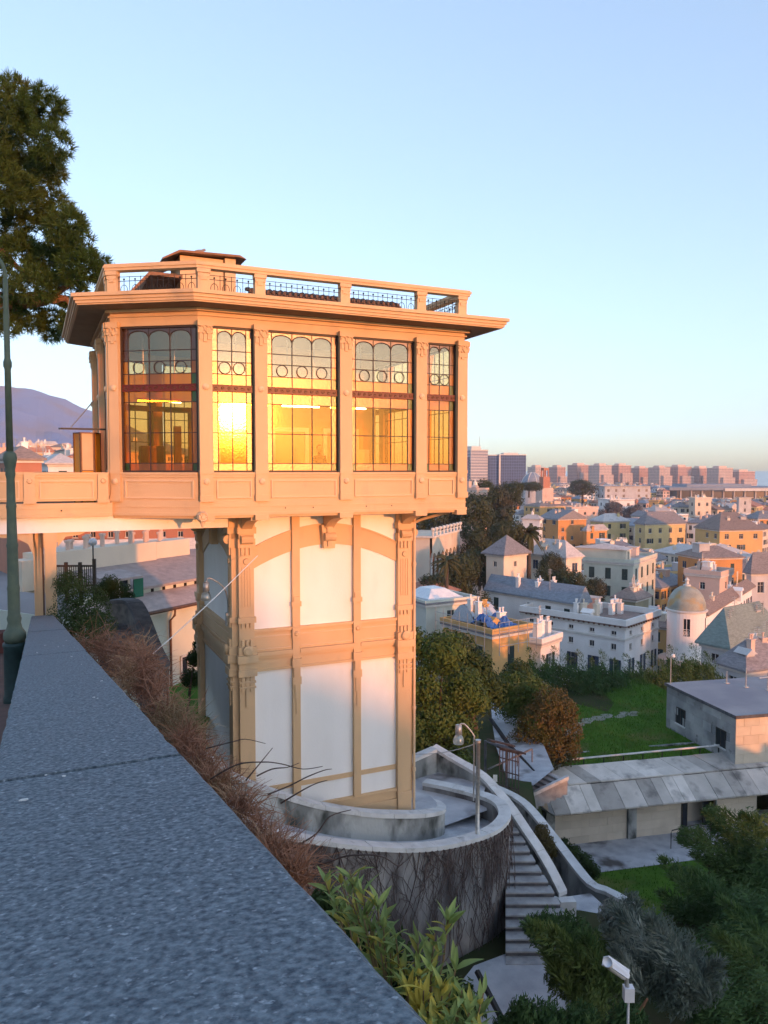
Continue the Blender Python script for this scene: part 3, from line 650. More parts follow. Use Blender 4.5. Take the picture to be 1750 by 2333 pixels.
rw, OP, OQ = wall_thing('ramp_wall', 'tall curved ivy-stemmed retaining wall sweeping round the outside of the ramp', OUTER, .34, 6.0, 'rubble_wall')
# ramp floor between the two walls, and the landing behind
n = 40; a = resample(IP, n); b = resample(OQ, n)
mb = MB(); mb.strip([p+Vector((0, 0, -.85)) for p in a], [p+Vector((0, 0, -.80)) for p in b])
struct(mb.build('ramp', 'paving'))
mb = MB(); mb.poly([at(*p)*1 for p in [(880, 1880, 24.5), (1010, 1880, 24.8), (1110, 1850, 26), (1100, 1800, 27.2), (1110, 1790, 28.4), (985, 1752, 29.6), (900, 1765, 29.5), (860, 1800, 27)]])
for i, v in enumerate(mb.v): mb.v[i] = (v[0], v[1], -11.75)
struct(mb.build('landing', 'paving'))
tz = -10.9
mb = MB(); pts = [(p.x, p.y) for p in offs(IP, .25)[::3]]+[tuple(QS(4.6, 27.5))[:2], tuple(QS(4.4, 21.3))[:2]]
mb.prism(pts, -12.4, tz+.012); struct(mb.build('terrace', 'paving'))
mat('rust_stain', (.13, .075, .065), (.09, .06, .055), 3, .9)
# leafless vine stems over the outer wall
mb = MB(); rv = random.Random(11); LOWP = [p for p in OP]
for i in range(300):
    k = rv.randrange(8, len(OP)-16); p = OP[k]; d = (OP[k+1]-OP[k]).normalized(); nrm = Vector((d.y, -d.x, 0)); z = p.z-rv.choice([.12, .12, rv.uniform(.2, 3)])
    pts = []; x = 0; zz = z; L = rv.uniform(.8, 4.2)
    for j in range(7): pts.append(p+d*x+nrm*(.035+rv.uniform(0, .05))+Vector((0, 0, zz-p.z))); x += rv.uniform(-.34, .34); zz -= L/7*rv.uniform(.3, 1.5)
    r = rv.uniform(.005, .018); mb.tube(pts, [r*(1-.08*j) for j in range(7)], 4, cap=False)
stuff(mb.build('vine_stems', 'vine_stem', rw, tuple(-Vector(rw.location))))
# =================================================================== stairs and side walls
SW = [at(*p) for p in [(985, 1700, 29.5), (1040, 1733, 28.9), (1092, 1765, 28.2), (1130, 1806, 27.4), (1159, 1842, 26.8), (1190, 1888, 26.2), (1224, 1938, 25.6), (1252, 1986, 25.1), (1276, 2034, 24.7)]]
_, SP, SQ = wall_thing('stair_wall', 'long curved parapet descending beside the stone stairs to a square end', SW, .30, 1.9, 'stained_plaster', stone=1.5)
wall_thing('landing_wall', 'short pale wall closing the landing behind the drainpipe', [at(985, 1700, 29.5), at(934, 1722, 28.9), at(900, 1736, 28.4)], .28, 1.5, 'stained_plaster')
pier = MB(); e = SW[-1]; pier.obox(e+Vector((-.04, -.32, -2.6)), (.52, .05, 0), (-.05, .34, 0), (0, 0, 2.45)); tag(pier.build('stair_pier', 'coping_stone', base=True), 'square stone end pier at the foot of the curved stair parapet', 'pier')
stairs = thing('stone_stairs', 'flight of worn stone steps between the curved retaining wall and its parapet', 'stairs', tuple(at(1200, 2050, 23)))
so = -Vector(stairs.location); N = 15
XR = [(1800, 1135), (1842, 1152), (1900, 1186), (1915, 1196), (1940, 1208), (1975, 1228), (2010, 1250), (2045, 1270), (2080, 1288), (2130, 1305), (2300, 1360)]
def xr_(y):
    for (y0, x0), (y1, x1) in zip(XR, XR[1:]):
        if y0 <= y <= y1: return x0+(x1-x0)*(y-y0)/(y1-y0)
    return 1135
for k in range(N):
    Ya = 26.6-.35*k; Yb = Ya-.40; z = -12.6-.165*k
    def edge(Y):
        y = px(Vector((5, Y, z)))[1]; return [((x-875)/F*(Y*math.cos(PITCH)-z*math.sin(PITCH)), Y) for x in (1152, xr_(y))]
    (l0, r0), (l1, r1) = edge(Ya), edge(Yb)
    st = MB().prism([l0, r0, r1, l1], z-.6, z-.05).build('step', 'dark_steps', stairs, tuple(so))  # body darker than its tread: riser shade put into the colour
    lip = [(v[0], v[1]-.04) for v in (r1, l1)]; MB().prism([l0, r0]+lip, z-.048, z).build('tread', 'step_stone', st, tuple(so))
GW = [at(*p) for p in [(1112, 1788, 33.4), (1184, 1825, 32.0), (1254, 1906, 29.8), (1334, 2007, 27.6), (1380, 2030, 27.2), (1440, 2062, 26.6)]]
_, GP, GQ = wall_thing('garden_wall', 'straight retaining wall with pale coping above the garden, right of the stairs', GW, .30, 4.5, 'stained_plaster', stone=1.8)
a = resample(SQ, 20); b = resample(GP, 20)
mb = MB(); mb.strip([p+Vector((0, 0, -1.75)) for p in a], [p+Vector((0, 0, -1.7)) for p in b]); struct(mb.build('path', 'dark_steps'))
mb = MB(); mb.poly([atz(x, y, -15.1) for x, y in [(1275, 2045), (1345, 2035), (1400, 2085), (1420, 2160), (1260, 2160)]]); struct(mb.build('cobbled_path', 'paving'))
mb = MB(); mb.poly([atz(x, y, -14.6) for x, y in [(1080, 2200), (1160, 2170), (1300, 2175), (1300, 2300), (1120, 2333), (1060, 2400), (1000, 2300)]]); struct(mb.build('lower_terrace', 'paving'))
mb = MB(); mb.tube([at(1088, 2215, 20.4), at(1150, 2333, 18.6), at(1180, 2400, 17.6)], .09, 6); tag(mb.build('kerb_rail', 'iron', base=True), 'dark iron rail lying along the edge of the lower terrace', 'rail')
# wide path going down beyond the ramp
PATH = [((1118, 1600), (1160, 1592), 58.0), ((1122, 1650), (1190, 1640), 51.0), ((1130, 1700), (1240, 1700), 45.5), ((1150, 1760), (1262, 1752), 41.0), ((1175, 1800), (1215, 1790), 38.2)]
mb = MB()
for (l0, r0, y0), (l1, r1, y1) in zip(PATH, PATH[1:]): mb.quad(at(*l0, y0), at(*r0, y0), at(*r1, y1), at(*l1, y1))
struct(mb.build('lower_path', 'paving'))
drain = MB(); drain.tube([at(1118, 1640, 52)+Vector((0, 0, .03)), at(1160, 1700, 45.6)+Vector((0, 0, .03)), at(1218, 1762, 40.9)+Vector((0, 0, .03))], .14, 5); tag(drain.build('drain_channel', 'black_void', base=True), 'dark drain channel running down the middle of the lower path', 'drain')
st2 = thing('garden_steps', 'short flight of dark steps with side kerb beside the slab-roofed house', 'stairs', tuple(at(1186, 1824, 37.6)))
so = -Vector(st2.location); p0 = at(1186, 1822, 39.4); p1 = at(1292, 1772, 39.8); d = p1-p0; bk = Vector((-.55, .84, 0))*2.6
for k in range(8):
    o = p0+d*(k/8); mb = MB(); mb.obox(o+Vector((0, 0, -.8)), Vector((d.x/8, d.y/8, 0))*1.1, bk, (0, 0, .8)); mb.build('step', 'step_stone', st2, tuple(so))
mb = MB(); nn = Vector((d.y, -d.x, 0)).normalized()*.22; mb.extrude([p0+Vector((0, 0, .16)), p1+Vector((0, 0, .16)), p1+Vector((0, 0, -.02)), p0+Vector((0, 0, -.02))], nn); mb.build('kerb', 'coping_stone', st2, tuple(so))
mb = MB(); h = Vector((0, 0, .75))
mb.tube([p0+bk+h, p1+bk+h], .05, 6)
for k in range(4): q = p0.lerp(p1, k/3)+bk; mb.tube([q, q+h], .035, 6)
mb.build('handrail', 'granite_body', st2, tuple(so))
# iron gate cage
gate = thing('iron_gate', 'rusty iron grille gate under a small slatted canopy beside the lower path', 'gate', tuple(at(1160, 1808, 36.5)))
go = Vector(gate.location); g0 = at(1138, 1800, 36.8); ge = (at(1182, 1770, 36.2)-g0); ge.z = 0; gz = 2.05
for k in range(7):
    q = g0+ge*(k/6); mb = MB(); mb.tube([q, q+Vector((0, 0, gz))], .025, 5); mb.build('bar', 'vine_stem', gate, tuple(-go))
for z in (.25, .95, 1.6, 2.0): mb = MB(); mb.obox(g0+Vector((0, -.02, z)), ge, (0, .04, 0), (0, 0, .05)); mb.build('crossbar', 'vine_stem', gate, tuple(-go))
gs = Vector((-.45, .75, 0))
for z0 in (2.1, 2.22):
    mb = MB(); mb.obox(g0-ge*.12-gs*.3+Vector((0, 0, z0))+gs*(.9 if z0 > 2.15 else 0), ge*1.3, gs*.35, (0, 0, .08)); mb.build('canopy_slat', 'vine_stem', gate, tuple(-go))
mb = MB(); mb.obox(g0-ge*.05-gs*.05+Vector((0, 0, 2.06)), ge*1.12, gs*1.3, (0, 0, .05)); mb.build('canopy', 'dark_steps', gate, tuple(-go))
for q in (g0-ge*.1+gs*1.2, g0+ge*1.05+gs*1.2): mb = MB(); mb.obox(q+Vector((0, 0, -.2)), (.12, 0, 0), (0, .12, 0), (0, 0, 2.3)); mb.build('post', 'dark_steps', gate, tuple(-go))
mb = MB(); s = at(1128, 1772, 36.3); mb.obox(s+Vector((-.09, 0, -.2)), (.2, 0, 0), (0, .02, 0), (0, 0, .34)); tag(mb.build('notice_board', 'dropping', base=True), 'small white notice fixed on the wall left of the iron gate', 'notice')
# =================================================================== slab-roofed house and stone block on the right
PH = R(12.4); E0 = at(1264, 1857, 43.7); ez = E0.z
house = thing('garden_house', 'long low sandstone house under a two-tier roof of big stone slabs', 'house', (E0.x, E0.y, -22.6), PH)
def hb(name, m, fn, parent=house):
    mb = MB(); fn(mb); return mb.build(name, m, parent, (0, 0, 22.6))
HL = 21.0
rs = random.Random(4); x = .0; cuts = [0]
while cuts[-1] < HL: cuts.append(min(HL, cuts[-1]+rs.choice([.75, 1.0, 1.25, 1.5])))
lower = hb('lower_roof', 'soffit', lambda mb: mb.poly([(-1.1, -.0+1.2, -19.25), (0, .03, ez-.12), (HL, .03, ez-.12), (HL, 1.45, -19.25)]))
for a, b in zip(cuts, cuts[1:]):
    e = rs.uniform(0, .03)
    hb('roof_slab', 'roof_slab', lambda mb: mb.extrude([(a+.015, -.02, ez+e), (b-.012, -.02, ez+e), (b-.012, 1.45, -19.05+e), (a+.015, 1.45, -19.05+e)], (0, 0, -.09)), lower)
hb('hip_slab', 'grey_slab', lambda mb: mb.extrude([(0, -.02, ez), (0, 1.45, -19.05), (-1.55, 3.4, -18.98), (-1.9, 2.6, -19.3)], (0, 0, -.09)), lower)
upper = hb('upper_roof', 'black_void', lambda mb: mb.box(.2, 1.5, -19.5, HL, 3.4, -18.98))
x = .6
cuts = [.35]
while cuts[-1] < 15.6: cuts.append(min(15.6, cuts[-1]+rs.choice([.7, .95, 1.2, 1.5])))
for k, (a, b) in enumerate(zip(cuts, cuts[1:])):
    sh = .75 if k else 1.1; e = rs.uniform(0, .03)
    hb('roof_slab', 'roof_slab', lambda mb: mb.extrude([(a+.012, 1.42, -18.93+e), (b-.012, 1.42, -18.93+e), (b-sh-.012 if b < 15 else b, 3.1, -18.52+e), (a-sh+.3*(k == 0), 3.1, -18.52+e)], (0, 0, -.08)), upper)
hb('hip_slab', 'grey_slab', lambda mb: mb.extrude([(.33, 1.42, -18.93), (-.75, 3.1, -18.52), (-1.0, 3.2, -18.9)], (0, 0, -.08)), upper)
WY = 1.15
hb('wall', 'sandstone_slab', lambda mb: [mb.box(.57, WY+.03, -22.6, 5.28, WY+.3, -19.45), mb.box(5.92, WY+.03, -22.6, 8.98, WY+.3, -20.1), mb.box(11.52, WY+.03, -22.6, 14.38, WY+.3, -20.0), mb.box(15.72, WY+.04, -22.6, HL, WY+.3, -19.4), mb.box(9.0, WY+1.2, -22.6, 11.6, WY+1.4, -19.5), mb.box(14.3, WY+1.8, -22.6, 15.8, WY+2.0, -19.5), mb.box(.55, WY+.3, -22.6, .8, 6, -19.4)])
for x0, x1, z1 in ((.55, 5.3, -19.45), (5.9, 9.0, -20.1), (11.5, 14.4, -20.0), (15.7, HL, -19.4)):
    z = -22.6; r = 0
    while z < z1-.05:
        zt2 = min(z1, z+.52); xs = [x0]
        if r % 2: xs.append(x0+.5)
        while xs[-1] < x1-.01: xs.append(min(x1, xs[-1]+rs.choice([.9, 1.05, 1.2])))
        for u0, u1 in zip(xs, xs[1:]): hb('stone_block', 'sandstone_block', lambda mb: mb.box(u0+.005, WY-rs.uniform(0, .012), z+.005, u1-.005, WY+.03, zt2-.005))
        z += .52; r += 1
hb('pier', 'stained_plaster', lambda mb: mb.box(-.05, WY-.1, -22.6, .52, WY+.35, -19.5)); hb('pier', 'stained_plaster', lambda mb: mb.box(5.33, WY-.15, -22.6, 5.88, WY+.3, -19.5))
for k, (x0, x1) in enumerate(((9.02, 9.4), (9.45, 9.8), (10.9, 11.3))):
    dd = hb('door', 'iron', lambda mb: [mb.box(x0, WY+.5, -22.5, x0+.04, WY+.56, -19.6), mb.box(x1-.04, WY+.5, -22.5, x1, WY+.56, -19.6), mb.box(x0+.04, WY+.5, -19.7, x1-.04, WY+.56, -19.6), mb.box(x0+.04, WY+.5, -22.5, x1-.04, WY+.56, -22.4)])
    hb('pane', 'city_glass', lambda mb: mb.box(x0+.04, WY+.52, -22.4, x1-.04, WY+.54, -19.7), dd)
hb('downpipe', 'galvanised', lambda mb: mb.tube([(11.42, WY-.08, -22.5), (11.42, WY-.08, -19.6)], .05, 8))
hb('roof_pipe', 'coping_stone', lambda mb: mb.tube([(16.1, 1.5, -18.7), (16.15, 1.45, -18.98), (16.5, .2, -19.35), (16.55, -.05, -19.6)], .05, 6))
hb('back_wall', 'stained_plaster', lambda mb: mb.box(.8, 5.9, -22.6, HL, 6.1, -18.85))
mb = MB(); g = Vector((12.4, .4, -22.35)); rz = Matrix.Rotation(PH, 3, 'Z'); 
ac = thing('air_conditioner', 'white outdoor air conditioner box on the terrace before the garden house', 'air conditioner', tuple(rz@Vector((12.3, .35, 0))+Vector((E0.x, E0.y, -22.52))), PH)
MB().box(0, 0, 0, .95, .35, .72).build('casing', 'dropping', ac); MB().lathe([(.24, 0), (.24, .01), (.2, .02)], 16).build('fan_grille', 'galvanised', ac)
ac.children[1].rotation_euler = (math.pi/2, 0, 0); ac.children[1].location = (.32, -.003, .36)
mb = MB(); mb.quad(*[rz@Vector(p)+Vector((E0.x, E0.y, 0)) for p in ((-.5, -2.2, -22.52), (22, -1.9, -22.52), (22, 2.8, -22.52), (-.5, 2.8, -22.52))]); struct(mb.build('house_terrace', 'paving'))
mb = MB(); mb.quad(*[rz@Vector(p)+Vector((E0.x, E0.y, 0)) for p in ((-4, -14, -22.54), (22, -14, -22.54), (22, -2.0, -22.54), (-2, -2.0, -22.54))]); struct(mb.build('garden_lawn', 'lawn'))
hr = thing('terrace_railing', 'thin iron railing by the glazed door of the garden house', 'railing', tuple(rz@Vector((7.2, -.6, 0))+Vector((E0.x, E0.y, -22.52))), PH)
MB().tube([(0, 0, .95), (.05, 0, 1.1), (1.6, 0, 1.3), (2.0, 0, 1.3)], .03, 6).build('handrail', 'iron', hr)
for xx in (0, 1.0, 2.0): MB().tube([(xx, 0, 0), (xx, 0, .95+.3*min(1, xx/1.6))], .025, 6).build('post', 'iron', hr)
gk = MB(); gk.obox(rz@Vector((15.2, -1.9, -22.5))+Vector((E0.x, E0.y, 0)), rz@Vector((2.6, -8.5, 0)), rz@Vector((.35, .1, 0)), (0, 0, .4)); tag(gk.build('garden_kerb', 'sandstone_slab', base=True), 'pale stone kerb running away from the garden house under the junipers', 'kerb')
# lawn on top, its railing and the stone block
def hl(x, y, z): return rz@Vector((x, y, 0))+Vector((E0.x, E0.y, z))
def lawn_z(u, v): return -18.84+.10*math.sin(u*1.3*12)+.56*v*v*math.sin(u*6+1)
mb = MB(); A = []
for i in range(13):
    for j in range(17): A.append(hl(-3+21*i/12, 3.25+19*j/16, lawn_z(i/12, j/16)))
mb.v = [tuple(p) for p in A]; mb.f = [(i*17+j, i*17+j+1, (i+1)*17+j+1, (i+1)*17+j) for i in range(12) for j in range(16)]; mb.mi = [0]*len(mb.f)
lawn_ob = struct(mb.build('lawn', 'lawn', smooth=True))
mb = MB(); mb.prism([tuple(hl(-3, 3.3, 0))[:2], tuple(hl(18, 3.3, 0))[:2], tuple(hl(18, 22, 0))[:2], tuple(hl(-3, 22, 0))[:2]], -24, -19.1); struct(mb.build('lawn_bank', 'earth'))
mat('worn_stone', (.30, .29, .25), (.20, .20, .16), 1.5, .95, bump=.4, bscale=14, spec=.05)
rsp = random.Random(8); TR = smooth_path([(1.6, 4.2, 0), (3.0, 6.0, 0), (4.3, 8.2, 0), (6.5, 10.4, 0), (9.5, 12.4, 0), (12.5, 13.2, 0)], 5)
for p in resample(TR, 26):
    for _ in range(2):
        r = rsp.uniform(.25, .48); x = p.x+rsp.uniform(-.5, .5); y = p.y+rsp.uniform(-.35, .35); n = 8; zt_ = lawn_z((x+3)/21, (y-3.25)/19)+.035
        pts = [hl(x+r*1.25*math.cos(t)*rsp.uniform(.7, 1.1), y+r*.9*math.sin(t)*rsp.uniform(.7, 1.1), 0) for t in [j*2*math.pi/n for j in range(n)]]
        mb = MB(); mb.prism([(q.x, q.y) for q in pts], zt_-.3, zt_+rsp.uniform(-.015, .02)); mb.build('stepping_stone', 'worn_stone', lawn_ob)
def grass(name, n, fn, size, seed):
    rr = random.Random(seed); mb = MB()
    for _ in range(n):
        p = fn(rr); a = rr.uniform(0, 6.28); h = size*rr.uniform(.5, 1.3); w = size*.16; d = Vector((math.cos(a), math.sin(a), 0)); t = p+Vector((rr.uniform(-.5, .5)*h, rr.uniform(-.5, .5)*h, h)); mb.poly([p-d*w, p+d*w, t])
    stuff(tag(mb.build(name, 'grass_blade'), 'short green turf', 'grass'))
mat('grass_blade', (.085, .17, .025), (.055, .125, .02), 1.2, .9, c3=(.19, .19, .06), scale3=.5, amt3=(.56, .75), spec=.05, trans=.2)
def onlawn(rr):
    u, v = rr.random(), rr.random(); return hl(-3+21*u, 3.25+19*v, lawn_z(u, v)-.02)
grass('lawn_grass', 26000, onlawn, .17, 1)
grass('garden_grass', 12000, lambda rr: hl(-3+25*rr.random(), -13.5+11.4*rr.random(), -22.55), .16, 2)
lr = thing('lawn_railing', 'low iron railing with pale top rail along the lawn edge above the slab roof', 'railing', tuple(hl(0, 3.3, -18.85)), PH)
MB().tube([(-1.2, .1, .60), (14.8, .1, .72)], .06, 6).build('top_rail', 'coping_stone', lr)
for k in range(12): MB().tube([(-.6+k*1.38, .1, -.05), (-.6+k*1.38, .1, .66)], .035, 6).build('post', 'iron', lr)
K = at(1674, 1768, 48.3)
blk = thing('stone_block', 'square flat-roofed block of large grey stone slabs, its right face in evening sun', 'building', (K.x, K.y, -19.4), PH)
def kb(name, m, fn, parent=blk):
    mb = MB(); fn(mb); return mb.build(name, m, parent)
KH = 3.62; KD = 7.7
kb('wall', 'joint', lambda mb: mb.box(.03, .03, 0, 9, KD-.03, KH-.02))
rows = [0, .6, 1.2, 1.8, 2.4, 3.0, KH-.02]
for r, (z0, z1) in enumerate(zip(rows, rows[1:])):
    y = -.0; off = .45*(r % 2); ys = [0]
    while ys[-1] < KD: ys.append(min(KD, ys[-1]+(.55 if (len(ys) == 1 and off) else .95)))
    for y0, y1 in zip(ys, ys[1:]):
        if 1.2 <= z0 < 2.3 and ((.9 < (y0+y1)/2 < 2.1) or (5.3 < (y0+y1)/2 < 6.5)): continue
        kb('stone_slab', 'grey_slab', lambda mb: mb.box(-.0-rs.uniform(0, .012), y0+.006, z0+.006, .03, y1-.006, z1-.006))
    xs = [0]
    while xs[-1] < 9: xs.append(min(9, xs[-1]+(.6 if (len(xs) == 1 and off) else 1.1)))
    for x0, x1 in zip(xs, xs[1:]): kb('stone_slab', 'sandstone_block', lambda mb: mb.box(x0+.006, -rs.uniform(0, .012), z0+.006, x1-.006, .03, z1-.006))
for y0, y1 in ((.95, 2.0), (5.4, 6.5)):
    w = kb('window', 'black_void', lambda mb: mb.box(.0, y0+.02, 1.22, .028, y1-.02, 2.38))
    kb('frame', 'iron', lambda mb: [mb.box(-.01, y0+.02, 1.22, .02, y0+.1, 2.38), mb.box(-.01, y1-.1, 1.22, .02, y1-.02, 2.38), mb.box(-.01, y0+.1, 2.3, .02, y1-.1, 2.38), mb.box(-.012, (y0+y1)/2-.03, 1.22, .02, (y0+y1)/2+.03, 2.3)], w)
    kb('sill', 'coping_stone', lambda mb: mb.box(-.08, y0-.05, 1.12, .02, y1+.05, 1.22), w)
    kb('pane', 'city_glass', lambda mb: mb.box(-.004, y0+.1, 1.24, .01, y1-.1, 2.3), w)
rf = kb('roof', 'roof_felt', lambda mb: mb.box(-.10, -.10, KH, 9.1, KD+.1, KH+.12))
kb('flashing', 'dark_steps', lambda mb: [mb.box(-.13, -.13, KH-.06, -.102, KD+.13, KH+.15), mb.box(-.13, -.13, KH-.06, 9.1, -.102, KH+.15)], rf)
lp = kb('lamp_post', 'galvanised', lambda mb: mb.tube([(.15, KD-.2, KH+.12), (.15, KD-.2, KH+2.2)], .04, 8)); kb('lamp_head', 'dropping', lambda mb: mb.lathe([(.05, KH+2.05), (.16, KH+2.12), (.12, KH+2.3), (.03, KH+2.34)], 10, (.32, KD-.2)), lp)
rr_ = kb('roof_railing', 'galvanised', lambda mb: mb.tube([(5.2, 4.5, KH+1.05), (9.0, 4.5, KH+1.2)], .05, 6))
for xx, yy, hh in ((4.3, 6.8, 1.0), (5.0, 5.6, 1.5), (6.0, 4.6, 1.35), (8.3, 5.2, 1.9), (8.6, 4.5, 1.3)): kb('post', 'galvanised', lambda mb: [mb.tube([(xx, yy, KH+.12), (xx, yy, KH+hh)], .045, 8), mb.box(xx-.15, yy-.15, KH+.12, xx+.15, yy+.15, KH+.16)], rr_)
# =================================================================== the town
WALLC = {'cream': ((.72, .62, .49), (.63, .54, .43)), 'white': ((.83, .81, .78), (.72, .70, .67)), 'ochre': ((.62, .38, .15), (.55, .34, .14)), 'orange': ((.62, .30, .11), (.55, .27, .10)),
         'pink': ((.68, .50, .41), (.60, .44, .36)), 'yellow': ((.64, .50, .24), (.56, .44, .22)), 'grey': ((.54, .53, .52), (.44, .43, .43)), 'sage': ((.62, .64, .55), (.53, .55, .47)), 'brick': ((.45, .19, .12), (.38, .17, .11)), 'olive': ((.38, .34, .22), (.32, .29, .19))}
for k, (c1, c2) in WALLC.items(): mat('wall_'+k, c1, c2, .35, .88, bump=.15, bscale=6, c3=tuple(v*.62 for v in c1), scale3=.25, amt3=(.60, .85), stretch=(1, 1, .6), rnd=.07)
ROOFC = {'pinkish': ((.44, .35, .32), (.34, .28, .26)), 'slate': ((0.260, 0.247, 0.254), (0.176, 0.169, 0.182)), 'brown': ((0.305, 0.234, 0.202), (0.208, 0.163, 0.143)), 'terracotta': ((0.468, 0.221, 0.143), (0.338, 0.169, 0.117)), 'pale': ((0.546, 0.507, 0.481), (0.429, 0.403, 0.390)), 'bluegrey': ((0.260, 0.299, 0.351), (0.195, 0.221, 0.260)), 'green': ((0.260, 0.325, 0.299), (0.195, 0.247, 0.234))}
for k, (c1, c2) in ROOFC.items(): mat('roof_'+k, c1, c2, 2.2, .8, bump=.8, bscale=4.5, stretch=(1, 1, 3), c3=tuple(v*.55 for v in c1), scale3=.5, amt3=(.55, .8), rnd=.12)
mat('shutter', (.022, .045, .042), (.03, .055, .05), 4, .6, rnd=.35)
mat('shutter_blue', (.025, .045, .085), None, rough=.6, rnd=.3)
mat('shutter_green', (.015, .12, .07), None, rough=.55)
mat('trim', (.66, .62, .56), (.56, .53, .48), 1.0, .85)
WCACHE = {}
def win_mesh(w, h, style):
    k = (round(w, 2), round(h, 2), style)
    if k in WCACHE: return WCACHE[k]
    mb = MB(); d = .22
    mb.cur = 0; mb.box(-w/2, d-.03, 0, w/2, d-.01, h)                      # pane
    mb.cur = 1
    for x0, x1, z0, z1 in ((-w/2, -w/2+.07, 0, h), (w/2-.07, w/2, 0, h), (-w/2+.07, w/2-.07, 0, .07), (-w/2+.07, w/2-.07, h-.07, h), (-.03, .03, .07, h-.07)): mb.box(x0, d-.07, z0, x1, d-.03, z1)
    if h > 1.3: mb.box(-w/2+.07, d-.065, h*.68, w/2-.07, d-.03, h*.68+.05)
    mb.box(-w/2-.08, -.07, -.09, w/2+.08, d-.01, 0)                         # sill
    mb.cur = 2
    if style == 'closed': mb.box(-w/2, .03, .01, -.01, .08, h); mb.box(.01, .03, .01, w/2, .08, h)
    if style == 'open': mb.box(-w-.02, -.06, 0, -w/2-.01, -.015, h); mb.box(w/2+.01, -.06, 0, w+.02, -.015, h)
    if style == 'half': mb.box(-w/2, .03, .01, -.01, .08, h); mb.box(w/2+.01, -.06, 0, w+.02, -.015, h)
    me = mb.mesh('window', ['city_glass', 'trim', 'shutter_blue' if style == 'half' else 'shutter']); WCACHE[k] = me; return me
def facade(mb, O, X, L, H, rects, Nn, depth=.22):
    O = Vector(O); X = Vector(X); Nn = Vector(Nn)
    xs = sorted({0, L}|{r[0] for r in rects}|{r[2] for r in rects}); zs = sorted({0, H}|{r[1] for r in rects}|{r[3] for r in rects})
    P = lambda a, z: O+X*a+Vector((0, 0, z))
    cov = set()
    xi = {v: i for i, v in enumerate(xs)}; zi = {v: i for i, v in enumerate(zs)}
    for x0, z0, x1, z1 in rects:
        for i in range(xi[x0], xi[x1]):
            for j in range(zi[z0], zi[z1]): cov.add((i, j))
    for j in range(len(zs)-1):
        i = 0
        while i < len(xs)-1:
            if (i, j) in cov: i += 1; continue
            k = i
            while k < len(xs)-1 and (k, j) not in cov: k += 1
            mb.quad(P(xs[i], zs[j]), P(xs[k], zs[j]), P(xs[k], zs[j+1]), P(xs[i], zs[j+1])); i = k
    I = -Nn*depth
    for x0, z0, x1, z1 in rects:
        c = [P(x0, z0), P(x1, z0), P(x1, z1), P(x0, z1)]
        for a in range(4): mb.quad(c[a], c[(a+1) % 4], c[(a+1) % 4]+I, c[a]+I)
def roof_mesh(mb, L, D, H, kind, rh, o=.55, th=.22):
    x0, x1, y0, y1 = -o, L+o, -o, D+o; z = H
    mb.box(x0, y0, z, x1, y1, z+th); z += th+.002
    if kind == 'flat': return
    if kind == 'pyramid':
        a = ((x0+x1)/2, (y0+y1)/2, z+rh); c = [(x0, y0, z), (x1, y0, z), (x1, y1, z), (x0, y1, z)]
        for k in range(4): mb.poly([c[k], c[(k+1) % 4], a])
        return
    lng = (L >= D) if kind != 'gable_front' else False
    if kind == 'gable': lng = L >= D
    if lng:
        ins = 0 if 'gable' in kind else min((x1-x0)*.33, (y1-y0)/2); ym = (y0+y1)/2; a, b = (x0+ins, ym, z+rh), (x1-ins, ym, z+rh)
        mb.poly([(x0, y0, z), (x1, y0, z), b, a]); mb.poly([(x1, y1, z), (x0, y1, z), a, b]); mb.poly([(x0, y1, z), (x0, y0, z), a]); mb.poly([(x1, y0, z), (x1, y1, z), b])
    else:
        ins = 0 if 'gable' in kind else min((y1-y0)*.33, (x1-x0)/2); xm = (x0+x1)/2; a, b = (xm, y0+ins, z+rh), (xm, y1-ins, z+rh)
        mb.poly([(x0, y0, z), (x0, y1, z), b, a]); mb.poly([(x1, y1, z), (x1, y0, z), a, b]); mb.poly([(x0, y0, z), (x1, y0, z), a]); mb.poly([(x1, y1, z), (x0, y1, z), b])
PLACED = []
rh_ = random.Random(21)
def chimney(parent, x, y, z, h, w=.7, m='wall_cream', pots=2):
    mb = MB(); mb.box(x-w/2, y-.3, z-1.2, x+w/2, y+.3, z+h); mb.box(x-w/2-.07, y-.37, z+h, x+w/2+.07, y+.37, z+h+.1)
    for k in range(pots): mb.lathe([(.11, z+h+.1), (.10, z+h+.55), (.16, z+h+.56), (.16, z+h+.66)], 7, (x-w/2+w*(k+.5)/pots, y))
    return mb.build('chimney', m, parent)
